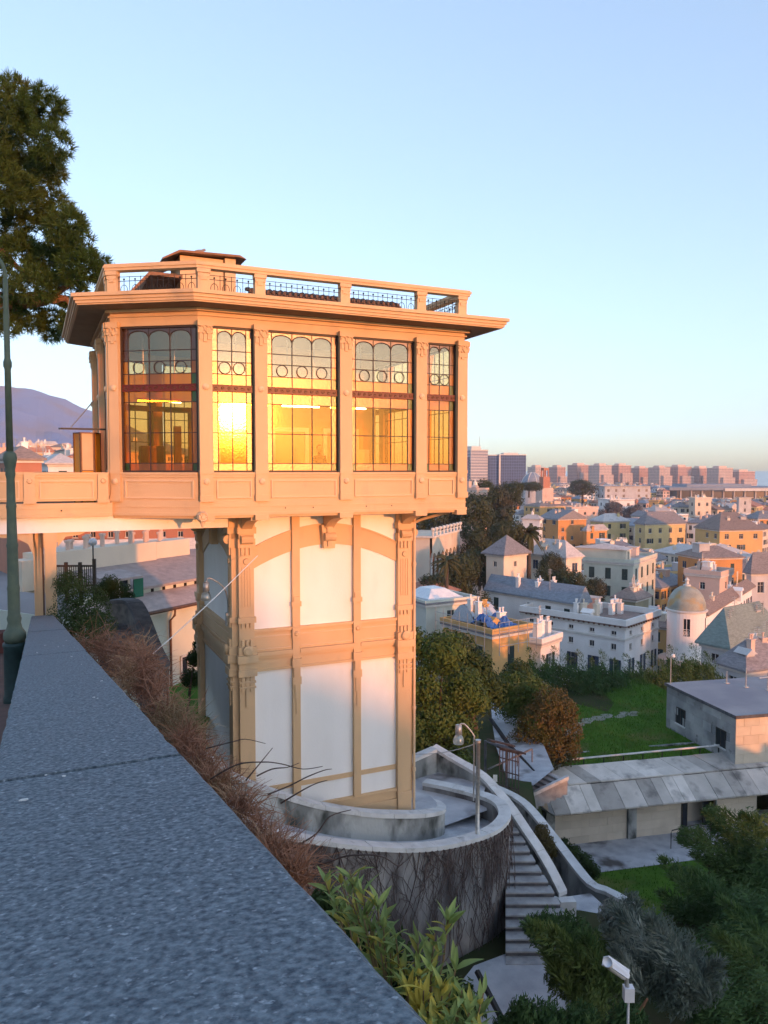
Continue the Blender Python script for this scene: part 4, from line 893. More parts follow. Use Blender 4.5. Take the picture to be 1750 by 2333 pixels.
def house_at(label, C, L, D, H, phi, wall, roof, rh, rows, sp=3.1, roofm='slate', trim=True, extras=2, cat='house', name='house', styles=('closed', 'open', 'plain', 'half'), group=None, rng=None, parapet=0, cornice=True, ww=1.05, penthouse=None, sides=(1, 1), over=.55):
    rng = rng or rh_
    if group is None and extras: extras = int(extras*1.7)+2
    t = thing(name, label, cat, (C[0], C[1], C[2]), phi, group); PLACED.append((C[0]+(L*math.cos(phi)-D*math.sin(phi))/2, C[1]+(L*math.sin(phi)+D*math.cos(phi))/2, max(L, D)/2))
    mb = MB(); wins = []
    for fi, (O, X, Nn, LL, rot) in enumerate((((0, 0, 0), (1, 0, 0), (0, -1, 0), L, 0.0), ((0, D, 0), (0, -1, 0), (-1, 0, 0), D, -math.pi/2))):
        rects = []; n = int((LL-1.0)/sp) if sides[fi] else 0
        if n < 1 and LL > 2.4 and sides[fi]: n = 1
        for (dz, h, stl) in rows:
            z1 = H-dz; z0 = z1-h
            if z0 < .3: continue
            for k in range(n):
                if rng.random() < .06: continue
                c = LL*(k+.5)/n; w = min(ww, LL/n*.5) if h > 1 else min(.8, LL/n*.4)
                rects.append((round(c-w/2, 3), round(z0, 3), round(c+w/2, 3), round(z1, 3)))
                st = stl if stl else rng.choice(styles)
                wins.append((w, h, st, Vector(O)+Vector(X)*c+Vector((0, 0, z0)), rot))
        facade(mb, O, X, LL, H, rects, Nn)
    mb.quad((L, 0, 0), (L, D, 0), (L, D, H), (L, 0, H)); mb.quad((0, D, 0), (L, D, 0), (L, D, H), (0, D, H)); mb.quad((0, 0, H), (L, 0, H), (L, D, H), (0, D, H))
    if roof == 'gable_front': mb.poly([(0, 0, H), (L, 0, H), (L/2, 0, H+rh)])
    if roof == 'gable':
        if L >= D: mb.poly([(0, 0, H), (0, D, H), (0, D/2, H+rh)])
        else: mb.poly([(0, 0, H), (L, 0, H), (L/2, 0, H+rh)])
    mb.build('wall', 'wall_'+wall, t)
    for w, h, st, p, rot in wins: obj('window', win_mesh(w, h, st), t, p, rot)
    if cornice:
        MB().box(-.22, -.22, H-.34, L+.22, -.004, H-.06).box(-.22, -.004, H-.34, -.004, D+.2, H-.06).build('cornice', 'trim', t)
    mb = MB(); roof_mesh(mb, L, D, H, roof, rh, over if not parapet else .3); r = mb.build('roof', 'roof_'+roofm, t)
    if parapet:
        mb = MB(); e = .3; z0, z1 = H+.224, H+.22+parapet
        mb.box(-e, -e, z0, L+e, -e+.3, z1); mb.box(-e, -e+.3, z0, -e+.3, D+e, z1); mb.box(L+e-.3, -e+.3, z0, L+e, D+e, z1); mb.box(-e+.3, D+e-.3, z0, L+e-.3, D+e, z1); mb.build('parapet', 'wall_'+wall, r)
    if penthouse:
        a, b, c, d_, hh, pm = penthouse; mb = MB(); rects = []; n = int((b-a)/3)
        for k in range(n): x = (b-a)*(k+.5)/n; rects.append((round(x-.6, 2), .5, round(x+.6, 2), hh-.5))
        facade(mb, (a, c, H+.22), (1, 0, 0), b-a, hh, rects, (0, -1, 0)); facade(mb, (a, d_, H+.22), (0, -1, 0), d_-c, hh, [], (-1, 0, 0)); mb.quad((b, c, H+.22), (b, d_, H+.22), (b, d_, H+.22+hh), (b, c, H+.22+hh))
        ph = mb.build('penthouse', 'wall_'+pm, t)
        for x0, z0, x1, z1 in rects: obj('window', win_mesh(x1-x0, z1-z0, 'plain'), ph, (a+(x0+x1)/2, c, H+.22+z0))
        mb = MB(); mb.box(a-.4, c-.4, H+.222+hh, b+.4, d_+.4, H+.4+hh); mb.poly([(a-.4, c-.4, H+.402+hh), (b+.4, c-.4, H+.402+hh), (b-1, (c+d_)/2, H+1.5+hh), (a+1, (c+d_)/2, H+1.5+hh)]); mb.poly([(b+.4, c-.4, H+.402+hh), (b+.4, d_+.4, H+.402+hh), (b-1, (c+d_)/2, H+1.5+hh)]); mb.poly([(a-.4, d_+.4, H+.402+hh), (a-.4, c-.4, H+.402+hh), (a+1, (c+d_)/2, H+1.5+hh)]); mb.build('roof', 'roof_'+roofm, ph)
    for k in range(extras):
        x, y = rng.uniform(.15, .85)*L, rng.uniform(.25, .8)*D; zr = H+.22+(rh*.45 if roof not in ('flat',) else .6)
        q = rng.random()
        if q < .55: chimney(r, x, y, zr, rng.uniform(.7, 1.6), rng.uniform(.5, 1.3), 'wall_'+rng.choice(['cream', 'white', 'pink', wall]), rng.choice([1, 2, 3]))
        elif q < .75 and L > 6 and D > 6:
            w = rng.uniform(1.5, 3); hh = rng.uniform(1.6, 2.6); mb = MB(); mb.box(x-w/2, y-w/2, zr-1.5, x+w/2, y+w/2, zr+hh-.6); mb.box(x-w/2-.2, y-w/2-.2, zr+hh-.6, x+w/2+.2, y+w/2+.2, zr+hh-.45); dm = mb.build('roof_room', 'wall_'+rng.choice(['cream', 'white', 'pink', 'grey']), r)
        elif q < .88:
            mb = MB(); h = rng.uniform(2, 3.5); mb.tube([(x, y, zr-1), (x, y, zr+h)], .04, 4)
            for j in range(4): mb.tube([(x-.5, y, zr+h-.15-.22*j), (x+.5, y, zr+h-.15-.22*j)], .025, 4)
            mb.build('antenna', 'galvanised', r)
        else:
            w = 1.1; mb = MB(); mb.box(x-w/2, y-1.2, zr-1.6, x+w/2, y+.2, zr+.2); mb.poly([(x-w/2-.2, y-1.4, zr+.2), (x+w/2+.2, y-1.4, zr+.2), (x, y-1.4, zr+.75)]); mb.poly([(x-w/2-.2, y-1.4, zr+.2), (x, y-1.4, zr+.75), (x, y+.4, zr+.75), (x-w/2-.2, y+.4, zr+.2)]); mb.poly([(x+w/2+.2, y-1.4, zr+.2), (x, y-1.4, zr+.75), (x, y+.4, zr+.75), (x+w/2+.2, y+.4, zr+.2)]); dm = mb.build('dormer', 'wall_'+wall, r)
    return t, r
def lengths(xc, xl, xr, ye, Y, phi):
    C = at(xc, ye, Y); k = (Y*math.cos(PITCH)-C.z*math.sin(PITCH))/Y; c, s = math.cos(phi), math.sin(phi)
    tr = (xr-875)/F*k; tl = (xl-875)/F*k
    L = (tr*C.y-C.x)/(c-tr*s); D = (C.x-tl*C.y)/(s+tl*c); return C, max(1.5, L), max(1.5, D)
def pxhouse(label, xc, xl, xr, ye, Y, phi, wall, roof='hip', rh=2.5, rows=None, zg=None, **kw):
    phi = R(phi); C, L, D = lengths(xc, xl, xr, ye, Y, phi); zg = zg if zg is not None else ground(C.x, C.y)-1.5
    kw.setdefault('over', .55)
    if rows is None: rows = [(.9+3.3*k, 1.75, None) for k in range(4)]
    D = min(D, 60); L = min(L, 60)
    return house_at(label, (C.x, C.y, zg), L, D, C.z-zg, phi, wall, roof, rh, rows, **kw)
H_ = pxhouse
T3 = [(.9, 1.9, None), (4.2, 1.95, None), (7.5, 1.95, None)]
H_('tall pale tower house with a pyramid roof rising above the trees', 1148, 1108, 1200, 1266, 135, 40, 'cream', 'pyramid', 3.2, [(1.2, 1.0, 'plain'), (5.0, 1.0, 'plain'), (10.5, 1.3, 'plain')], sp=3.6, roofm='slate', extras=0, cat='tower house', name='tower_house', over=.7)
H_('long pale house with a grey slate roof in front of the pyramid-roofed tower', 1314, 1112, 1338, 1377, 113, 41, 'white', 'gable', 2.4, [(.9, 2.0, 'closed'), (4.6, 1.8, None)], sp=2.8, roofm='bluegrey', extras=4)
pal, palr = H_('large pale palazzo with dark-bracketed cornice, attic windows and tall blue shutters', 1424, 1189, 1500, 1430, 105.5, 47, 'white', 'flat', 0, [(.7, .6, 'plain'), (2.5, .9, 'plain'), (4.7, 2.5, 'half'), (9.6, 2.4, 'half')], sp=3.0, roofm='brown', parapet=.85, extras=9, cat='palazzo', name='palazzo', ww=1.15)
Lp = [o for o in pal.children if o.name.startswith('wall')][0].dimensions
_, LL, DD = lengths(1424, 1189, 1500, 1430, 105.5, R(47)); HH = at(1424, 1430, 105.5).z-pal.location.z
mb = MB()
for k in range(int(DD/.8)): mb.box(-.5, .4+k*.8, HH-.06, -.25, .6+k*.8, HH+.2)
for k in range(int(LL/.8)): mb.box(.3+k*.8, -.5, HH-.06, .5+k*.8, -.25, HH+.2)
stuff(mb.build('cornice_brackets', 'copper', pal))
MB().box(-.16, -.16, HH-1.9, LL, -.004, HH-1.6).box(-.16, -.004, HH-1.9, -.004, DD, HH-1.6).build('string_course', 'trim', pal)
g8, g8r = H_('pale green house with a white-framed glass roof light beside the tower drainpipe', 971, 905, 1080, 1378, 95, 30, 'sage', 'flat', 0, [(1.0, 1.6, None), (4.6, 1.7, None)], sp=4.2, extras=0, parapet=.3, name='house')
_, L8, D8 = lengths(971, 905, 1080, 1378, 95, R(30)); H8 = at(971, 1378, 95).z-g8.location.z
mb = MB(); a = [(1, 1, H8+.5), (L8-1.4, 1, H8+.5), (L8-1.4, D8-1, H8+.5), (1, D8-1, H8+.5)]; b = [(2.2, 2.2, H8+1.5), (L8-3, 2.2, H8+1.5), (L8-3, D8-2.2, H8+1.5), (2.2, D8-2.2, H8+1.5)]
for k in range(4): mb.quad(a[k], a[(k+1) % 4], b[(k+1) % 4], b[k])
mb.poly(b); mb.box(.8, .8, H8+.22, L8-1.2, D8-.8, H8+.5); mb.build('roof_light', 'milky_glass', g8r)
og, ogr = H_('orange house under repair with a blue tarpaulin over its roof', 1122, 1010, 1206, 1449, 84, 36, 'ochre', 'flat', 0, [(1.5, 2.4, 'closed')], sp=3.2, extras=3, parapet=.55, cornice=True)
_, L5, D5 = lengths(1122, 1010, 1206, 1449, 84, R(36)); H5 = at(1122, 1449, 84).z-og.location.z
mat('tarpaulin', (.06, .16, .42), (.04, .12, .34), 1.2, .45, bump=.8, bscale=3)
mat('ribbed_metal', (.50, .56, .62), (.36, .42, .48), 3, .4, stretch=(6, .4, 1))
mb = MB(); n = 12
for i in range(n):
    for j in range(n):
        f = lambda i, j: (.6+(L5*.72)*i/n, .8+(D5*.42)*j/n, H5+.45+1.5*math.sin(math.pi*min(1, j/n*.95))*(.55+.45*math.sin(i*.9))+.2*math.sin(i*1.7+j*2.3))
        mb.quad(f(i, j), f(i+1, j), f(i+1, j+1), f(i, j+1))
mb.build('tarpaulin', 'tarpaulin', ogr)
mb = MB(); prof = [(D5*.45+D5*.5*j/8, H5+.6+2.0*math.sin(math.pi*j/8)) for j in range(9)]
for (y0, z0), (y1, z1) in zip(prof, prof[1:]): mb.quad((L5*.15, y0, z0), (L5*.85, y0, z0), (L5*.8, y1, z1), (L5*.2, y1, z1))
mb.poly([(L5*.15, y, z) for y, z in prof]); mb.poly([(L5*.85, y, z) for y, z in prof]); mb.build('vaulted_roof', 'ribbed_metal', ogr)
chimney(ogr, L5*.3, D5*.5, H5+.6, 2.4, .6, 'wall_white', 1); chimney(ogr, L5*.22, D5*.6, H5+.6, 2.6, .5, 'wall_white', 1)
scf = thing('scaffolding', 'thin metal scaffolding wrapped round the house with the blue tarpaulin', 'scaffolding', tuple(og.location), R(36))
for k in range(7): MB().tube([(-1.2, D5*k/6, H5-5), (-1.2, D5*k/6, H5+2.2)], .04, 5).build('upright', 'galvanised', scf)
for k in range(5): MB().tube([(L5*k/4, -1.1, H5-2), (L5*k/4, -1.1, H5+1.6)], .04, 5).build('upright', 'galvanised', scf)
for z in (-1.0, .6, 1.6): MB().tube([(-1.2, 0, H5+z), (-1.2, D5, H5+z)], .035, 5).build('rail', 'galvanised', scf); MB().tube([(0, -1.1, H5+z), (L5, -1.1, H5+z)], .035, 5).build('rail', 'galvanised', scf)
H_('small white terrace house in front of the palazzo, beside the orange house', 1232, 1170, 1275, 1470, 92, 50, 'white', 'flat', 0, [(1.4, 1.6, None)], roofm='pale', parapet=.6, extras=2)
# dome tower
dc = at(1564, 1390, 110); dr = 2.62
dome = thing('dome_tower', 'round white tower with a greenish copper dome and small lantern', 'tower', (dc.x, dc.y, -34))
mat('dome_lead', (.36, .36, .29), (.26, .27, .23), .8, .55, bump=.2, bscale=5, c3=(.42, .28, .12), scale3=.5, amt3=(.52, .66), coords='Object')
mat('dome_wall', (.84, .82, .79), (.76, .74, .71), .5, .85, stretch=(1, 1, .4), bump=.15, bscale=6)
zt = dc.z+34
mb = MB(); na = 36; wz0, wz1 = zt-3.35, zt-.85
def ringpt(r, j, z): t = 2*math.pi*j/na; return (r*math.cos(t), r*math.sin(t), z)
wj = {j % na for j in (24, 25)}|{j % na for j in (32, 33)}
for z0, z1 in ((0, wz0), (wz0, wz1), (wz1, zt)):
    for j in range(na):
        if z0 == wz0 and j in wj: 
            for r0, r1 in ((dr, dr-.3),):
                mb.quad(ringpt(r0, j, z0), ringpt(r0, j+1, z0), ringpt(r1, j+1, z0), ringpt(r1, j, z0)); mb.quad(ringpt(r0, j, z1), ringpt(r0, j+1, z1), ringpt(r1, j+1, z1), ringpt(r1, j, z1))
            continue
        mb.quad(ringpt(dr, j, z0), ringpt(dr, j+1, z0), ringpt(dr, j+1, z1), ringpt(dr, j, z1))
mb.build('wall', 'dome_wall', dome, smooth=False)
MB().lathe([(dr-.32, wz0-.1), (dr-.32, wz1+.1)], 36).build('inner_drum', 'city_glass', dome)
for j0 in (24, 32):
    w = MB()
    for j in (j0, j0+1):
        a, b = Vector(ringpt(dr-.2, j, 0)), Vector(ringpt(dr-.2, j+1, 0))
        w.tube([a+Vector((0, 0, wz0)), a+Vector((0, 0, wz1))], .05, 5)
        w.tube([(a+b)/2+Vector((0, 0, wz0+.45))+(b-a)*.28*math.cos(t)+Vector((0, 0, .28*math.sin(t)*(1 if t < math.pi else 1.2))) for t in [k*.7 for k in range(9)]], .05, 5, closed=True)
    w.tube([Vector(ringpt(dr-.2, j0, wz0+.95)), Vector(ringpt(dr-.2, j0+2, wz0+.95))], .05, 5)
    w.build('window_grille', 'dropping', dome)
MB().lathe([(dr, zt-.1), (dr+.28, zt), (dr+.28, zt+.18), (dr+.1, zt+.26)], 40).build('cornice', 'trim', dome)
dm = MB().lathe([(dr+.06, zt+.24)]+[((dr+.04)*math.cos(t), zt+.26+3.35*math.sin(t)) for t in [k*math.pi/2/12 for k in range(12)]]+[(.35, zt+3.6)], 40).build('dome', 'dome_lead', dome, smooth=True)
MB().lathe([(.55, zt+3.45), (.5, zt+3.75), (.28, zt+3.8), (.24, zt+4.3), (.36, zt+4.35), (.05, zt+4.75)], 14).build('lantern', 'trim', dm)
MB().lathe([(dr+.5, zt-7.9), (dr+.9, zt-7.6), (dr+1.2, zt-7.3), (dr+1.2, zt-7.0), (dr, zt-6.9)], 24).build('ledge', 'wall_pink', dome)
for k in range(20): t = math.pi+k*math.pi/19; MB().tube([((dr+.95)*math.cos(t), (dr+.95)*math.sin(t), zt-9.5), ((dr+1.05)*math.cos(t), (dr+1.05)*math.sin(t), zt-7.3)], .11, 6).build('baluster', 'wall_pink', dome)
# further named houses
H_('tall bright orange house with a gabled front behind the palm tree', 1272, 1230, 1336, 1184, 300, 25, 'orange', 'gable_front', 3.4, [(.2, 1.8, None), (3.2, 1.6, 'plain'), (6.6, 1.6, 'plain'), (10, 2.2, None)], sp=4.2, roofm='slate', extras=1, ww=1.3)
H_('lower orange wing standing right of the gabled orange house', 1337, 1330, 1383, 1209, 294, 22, 'orange', 'hip', 2.0, [(1, 2.2, None), (5, 2, None)], sp=3.6, roofm='pale', extras=1, ww=1.3)
H_('pale yellow house with a light grey hipped roof right of the orange houses', 1374, 1345, 1434, 1189, 315, 20, 'yellow', 'hip', 3.0, [(1, 1.9, None), (5, 2.1, None), (9.4, 2, None)], sp=4.4, roofm='pale', extras=1, ww=1.4)
H_('yellow-walled house with a long white eave and dormered slate roof', 1470, 1447, 1562, 1195, 300, 18, 'yellow', 'hip', 4.6, [(1.6, 1.9, 'plain'), (5.6, 1.9, None)], sp=4.0, roofm='slate', extras=4, ww=1.5)
H_('sunlit cream house with tiled roof terraces below the red campanile', 1230, 1194, 1302, 1154, 430, 24, 'ochre', 'hip', 2.2, [(1.2, 1.8, None), (5, 2, None)], sp=4.0, roofm='brown', extras=5, ww=1.5)
H_('pale pink block with a roof terrace right of the sunlit cream house', 1303, 1290, 1363, 1160, 410, 20, 'pink', 'flat', 0, [(1.6, 1.6, None), (5, 1.8, None)], sp=4.0, roofm='pale', parapet=1.0, extras=3, ww=1.5)
H_('pale bluish house front half hidden behind the tall palm', 1230, 1190, 1236, 1184, 285, 60, 'white', 'hip', 1.6, [(1.4, 2.2, 'closed'), (5.4, 2.2, 'closed')], sp=3.2, roofm='pale', extras=1, ww=1.2)
H_('big pale green palazzo with three rows of tall dark shutters and a planted terrace', 1443, 1330, 1494, 1286, 176, 55, 'sage', 'flat', 0, [(1.2, 2.6, 'closed'), (5.4, 2.4, 'closed'), (9.4, 2.6, 'closed')], sp=3.5, roofm='pale', parapet=.8, extras=5, ww=1.35, penthouse=(.8, 4.6, 2.0, 14, 2.8, 'cream'))
H_('cream penthouse block with a dark hipped roof behind the green palazzo', 1382, 1340, 1468, 1259, 200, 12, 'cream', 'hip', 2.2, [(.9, 1.9, 'half')], sp=2.6, roofm='slate', extras=3)
H_('long pale house running away behind the dome tower', 1608, 1596, 1712, 1402, 112, 54, 'white', 'hip', 1.4, [(1.6, 2.0, None), (5.2, 2.2, None), (9, 2, None)], sp=2.4, roofm='brown', extras=2)
H_('grey ashlar palazzo at the right edge with tall barred windows', 1712, 1702, 1800, 1308, 150, 10, 'grey', 'hip', 4.0, [(1.6, 2.2, 'plain'), (5.8, 2.6, 'plain'), (10.4, 1.6, 'plain'), (14, 1.9, 'plain')], sp=3.2, roofm='slate', extras=2, ww=1.4)
H_('salmon-orange house with a flat eave behind the long pale house', 1600, 1545, 1692, 1273, 186, 12, 'orange', 'hip', 2.4, [(1.4, 1.6, None), (4.8, 1.8, None)], sp=3.8, roofm='brown', extras=4)
H_('pale flat-roofed block directly behind the copper dome', 1640, 1562, 1668, 1314, 150, 48, 'pink', 'flat', 0, [(1.4, 1.4, 'plain'), (4.6, 1.6, None)], sp=3.6, roofm='pale', parapet=.8, extras=5)
H_('wide ochre house under a big brown roof with a tiled upper storey', 1640, 1584, 1738, 1209, 265, 10, 'ochre', 'hip', 5.8, [(1.2, 1.8, 'plain'), (5.0, 1.8, None)], sp=4.2, roofm='brown', extras=6, ww=1.6)
H_('narrow cream tower house before the long dark station hall', 1584, 1570, 1621, 1137, 430, 15, 'cream', 'flat', 0, [(2, 2, 'plain'), (7, 2, 'plain')], sp=4.5, roofm='pale', parapet=.7, extras=3, ww=1.6)
H_('square grey tower house standing against the dark station hall', 1684, 1679, 1712, 1134, 430, 12, 'grey', 'flat', 0, [(2, 2, 'plain'), (6, 2, 'plain')], sp=3.8, roofm='pale', extras=0, ww=1.3, over=.9)
H_('pale blue-white modern block among bare trees in the middle distance', 1390, 1363, 1446, 1140, 520, 12, 'white', 'flat', 0, [(2, 2.2, 'plain'), (6, 2.2, 'plain')], sp=6, roofm='bluegrey', parapet=.6, extras=2, ww=2)
H_('grey concrete block with a flat overhanging roof before the pink apartment row', 1378, 1350, 1482, 1108, 820, 8, 'grey', 'flat', 0, [(3, 3, 'plain'), (9, 3, 'plain'), (15, 3, 'plain')], sp=8, roofm='pale', extras=3, ww=2.6, over=2.5)
H_('pale pink house with flat roof beside the right-hand pavilion corner', 1086, 1040, 1111, 1119, 205, 42, 'pink', 'flat', 0, [(2.4, 1.7, 'closed'), (7.6, 1.7, 'closed')], sp=5, roofm='pale', parapet=.6, extras=3, zg=-40)
H_('low house with a pale hipped roof between the tower house and the green palazzo', 1290, 1205, 1325, 1272, 165, 35, 'cream', 'hip', 3.4, [(1.2, 2.0, 'half')], sp=3.2, roofm='pale', extras=3)
H_('small olive house with chimney cluster left of the dome tower', 1448, 1400, 1478, 1368, 128, 48, 'olive', 'hip', 1.8, [(1.0, 1.3, 'plain'), (4, 1.5, 'plain')], sp=3.0, roofm='brown', extras=4)
H_('large house under a grey-green hipped roof right of the dome tower', 1660, 1598, 1775, 1478, 88, 35, 'grey', 'hip', 4.2, [(.9, 1.2, 'plain'), (4, 1.6, None)], sp=3.4, roofm='green', extras=5)
H_('low house with a dark slate roof at the right edge above the stone block', 1700, 1640, 1790, 1530, 78, 22, 'grey', 'hip', 2.6, [(.9, 1.2, 'plain')], sp=3.0, roofm='slate', extras=3)
# arcaded villa beside the tower
V = at(985, 1224, 150); vph = R(68); VC, VL, VD = lengths(985, 925, 1046, 1226, 150, vph)
VL = 19.0
villa = thing('arcaded_villa', 'pink villa with a tall arcaded loggia and urn-topped balustrade', 'villa', (VC.x, VC.y, -36), vph); VH = VC.z+36
PLACED.append((VC.x+5, VC.y+8, 12))
mb = MB(); na_ = 7; bw = VL/na_; zsp = VH-4.0
for k in range(na_):
    x0 = k*bw; c = x0+bw/2; r = bw*.36; arc = [(c-r*math.cos(t), zsp+r*math.sin(t)) for t in [j*math.pi/8 for j in range(9)]]
    mb.poly([(x0, 0, VH), (x0, 0, zsp)]+[(a, 0, z) for a, z in arc]+[(x0+bw, 0, zsp), (x0+bw, 0, VH)])
    for (a, z), (a2, z2) in zip(arc, arc[1:]): mb.quad((a, 0, z), (a2, 0, z2), (a2, .5, z2), (a, .5, z))
mb.quad((0, 0, VH-9.5), (VL, 0, VH-9.5), (VL, 0, 0), (0, 0, 0)); mb.quad((0, 0, VH), (VL, 0, VH), (VL, 9, VH), (0, 9, VH)); mb.quad((VL, 0, 0), (VL, 9, 0), (VL, 9, VH), (VL, 0, VH)); mb.quad((0, 0, VH-9.5), (VL, 0, VH-9.5), (VL, 2.2, VH-9.5), (0, 2.2, VH-9.5))
mb.quad((0, .5, 0), (0, 9, 0), (0, 9, VH), (0, .5, VH)); mb.build('wall', 'wall_cream', villa)
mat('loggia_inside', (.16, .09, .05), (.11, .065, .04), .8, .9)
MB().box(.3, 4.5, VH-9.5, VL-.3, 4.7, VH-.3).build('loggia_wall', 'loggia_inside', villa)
for k in range(na_+1): MB().lathe([(.30, VH-9.5), (.24, VH-9.2), (.22, zsp-.3), (.34, zsp)], 10, (min(VL-.25, max(.25, k*bw)), .25)).build('column', 'trim', villa)
MB().box(-.4, -.4, VH+.002, VL+.4, -.05, VH+.4).box(-.4, -.05, VH+.002, .1, 9, VH+.4).build('cornice', 'trim', villa)
for k in range(9): MB().lathe([(.22, VH+.4), (.22, VH+1.1), (.12, VH+1.15), (.42, VH+1.6), (.36, VH+1.95), (.1, VH+2.05)], 9, (VL*k/8, -.1)).build('urn', 'trim', villa)
MB().box(0, -.16, VH+.95, VL, -.02, VH+1.08).build('balustrade_rail', 'trim', villa)
mb = MB(); mb.box(-.5, 9.0, 0, 6, 20, VH-3.0); w2 = mb.build('wing', 'wall_pink', villa)
for y in (11, 14.5): obj('window', win_mesh(1.2, 1.8, 'closed'), w2, (-.72, y, VH-6.5), -math.pi/2)
MB().box(-.9, 8.9, VH-2.996, 6.3, 20.4, VH-2.6).build('wing_roof', 'roof_terracotta', w2)
H_('low ruined tiled-roof hut under the arcaded villa', 985, 925, 1040, 1352, 118, 35, 'pink', 'hip', 1.2, [], roofm='terracotta', extras=0)
# far landmarks
def tower_mat(name, c1, c2, sx, sz):
    m, n, l, out = nt(name); b = n.new('ShaderNodeBsdfPrincipled'); b.inputs['Roughness'].default_value = .5; b.inputs['Specular IOR Level'].default_value = .08
    tc = n.new('ShaderNodeTexCoord'); mp = n.new('ShaderNodeMapping'); mp.inputs['Rotation'].default_value = (math.pi/2, 0, 0)
    br = n.new('ShaderNodeTexBrick'); br.offset = 0; br.inputs['Scale'].default_value = 1; br.inputs['Mortar Size'].default_value = .12*min(sx, sz); br.inputs['Brick Width'].default_value = sx; br.inputs['Row Height'].default_value = sz
    br.inputs['Color1'].default_value = (*c1, 1); br.inputs['Color2'].default_value = (*[v*.8 for v in c1], 1); br.inputs['Mortar'].default_value = (*c2, 1)
    l.new(tc.outputs['Object'], mp.inputs[0]); 
    sx_ = n.new('ShaderNodeSeparateXYZ'); l.new(tc.outputs['Object'], sx_.inputs[0]); ad = n.new('ShaderNodeMath'); l.new(sx_.outputs[0], ad.inputs[0]); l.new(sx_.outputs[1], ad.inputs[1])
    cb = n.new('ShaderNodeCombineXYZ'); l.new(ad.outputs[0], cb.inputs[0]); l.new(sx_.outputs[2], cb.inputs[1]); l.new(cb.outputs[0], br.inputs['Vector'])
    l.new(br.outputs['Color'], b.inputs['Base Color']); l.new(b.outputs[0], out.inputs[0]); MATS[name] = m
tower_mat('curtain_wall', (.05, .085, .17), (.10, .15, .26), 3.0, 3.5); tower_mat('apartment_front', (.26, .17, .15), (.72, .46, .36), 4.0, 3.2); tower_mat('apartment_front_pale', (.32, .25, .22), (.76, .58, .48), 4.0, 3.2); tower_mat('office_ribs', (.30, .30, .33), (.62, .56, .52), 60, 3.4)
def slab(name, label, cat, x0, x1, yt, Y, phi, D, m, roofm='trim', cap=3, zg=-55, group=None, sidem=None):
    phi = R(phi); C = at(x0, yt, Y); k = (x1-875)/F; c, s = math.cos(phi), math.sin(phi); L = (k*C.y-C.x)/(c-k*s)
    t = thing(name, label, cat, (C.x, C.y, zg), phi, group); H = C.z-zg
    MB().box(0, 0, 0, L, D, H-.02).build('wall', m, t)
    MB().box(-.6, -.6, H-.018, L+.6, D+.6, H+1).build('roof', roofm, t)
    if cap: MB().box(L*.2, D*.25, H+1.002, L*.75, D*.75, H+1+cap).build('roof_room', roofm, t)
    return t, L, H
t, L, H = slab('office_tower', 'tall pale office tower with ribbed front and antenna mast right of the pavilion', 'tower', 1073, 1111, 1026, 900, 30, 22, 'office_ribs', cap=4); MB().tube([(L*.75, 8, H), (L*.75, 8, H+17)], [.5, .2], 6).build('mast', 'galvanised', t); MB().box(-5, 3, 0, -.02, 16, H-8).build('glass_wing', 'curtain_wall', t)
t, L, H = slab('office_block', 'broad dark glass office block beside the ribbed tower', 'office', 1139, 1198, 1037, 930, 12, 20, 'curtain_wall', cap=2); MB().box(-1.2, -.5, 0, .9, -.02, H).build('edge_band', 'trim', t); MB().box(.9, -.5, 0, L, -.02, 9).build('base_band', 'trim', t)
slab('office_block', 'narrow dark glass office slab between the ribbed tower and the broad block', 'office', 1113, 1131, 1038, 915, 12, 20, 'curtain_wall', cap=0)
XS = [(1212, 1245, 1064), (1262, 1291, 1066), (1307, 1346, 1063), (1358, 1396, 1061), (1402, 1440, 1063), (1449, 1485, 1066), (1495, 1529, 1067), (1537, 1578, 1067), (1585, 1624, 1067), (1630, 1672, 1069), (1676, 1722, 1074)]
for k, (x0, x1, yt) in enumerate(XS):
    o = ['leftmost', 'second from left', 'third from left', 'fourth from left', 'fifth from left', 'middle', 'fifth from right', 'fourth from right', 'third from right', 'second from right', 'rightmost'][k]
    t, L, H = slab('apartment_block', 'pink apartment block on the horizon, '+o+' of the long row'.replace('middle', 'middle'), 'apartments', x0+8, x1-3, yt-(k*7 % 5)+1, 1600+40*(k % 3), 20+3*(k % 4), 32, 'apartment_front' if k % 3 else 'apartment_front_pale', 'wall_pink', 4, group='apartment row on the horizon')
    MB().box(L*.15, -7, 0, L*.98, -.3, H-16-3*(k % 2)).build('podium', 'apartment_front_pale', t)
# red campanile and church dome
cp = at(1236, 1112, 480); t = thing('campanile', 'reddish bell tower beside a small grey church dome', 'bell tower', (cp.x, cp.y, -50), R(20))
z0 = cp.z+50
MB().box(0, 0, 0, 8, 8, z0-.01).build('base', 'wall_pink', t); sh = MB().box(1.6, 1.6, z0, 6.4, 6.4, z0+7).box(2.2, 2.2, z0+11, 5.8, 5.8, z0+12.5).build('shaft', 'wall_brick', t)
for a in (2.2, 5.2):
    for b in (2.2, 5.2): MB().box(a, b, z0+7.001, a+.7, b+.7, z0+10.99).build('belfry_pier', 'wall_brick', t)
cd = at(1213, 1100, 520); t = thing('church_dome', 'hazy grey ribbed church dome left of the reddish bell tower', 'dome', (cd.x, cd.y, -45)); z0 = cd.z+45
MB().lathe([(8, 0), (8, z0-3)], 24).build('drum', 'wall_grey', t); dmm = MB().lathe([(8.1, z0-3)]+[(8*math.cos(u), z0-3+10*math.sin(u)) for u in [j*.18 for j in range(9)]]+[(.3, z0+7.2)], 24).build('dome', 'roof_bluegrey', t, smooth=True)
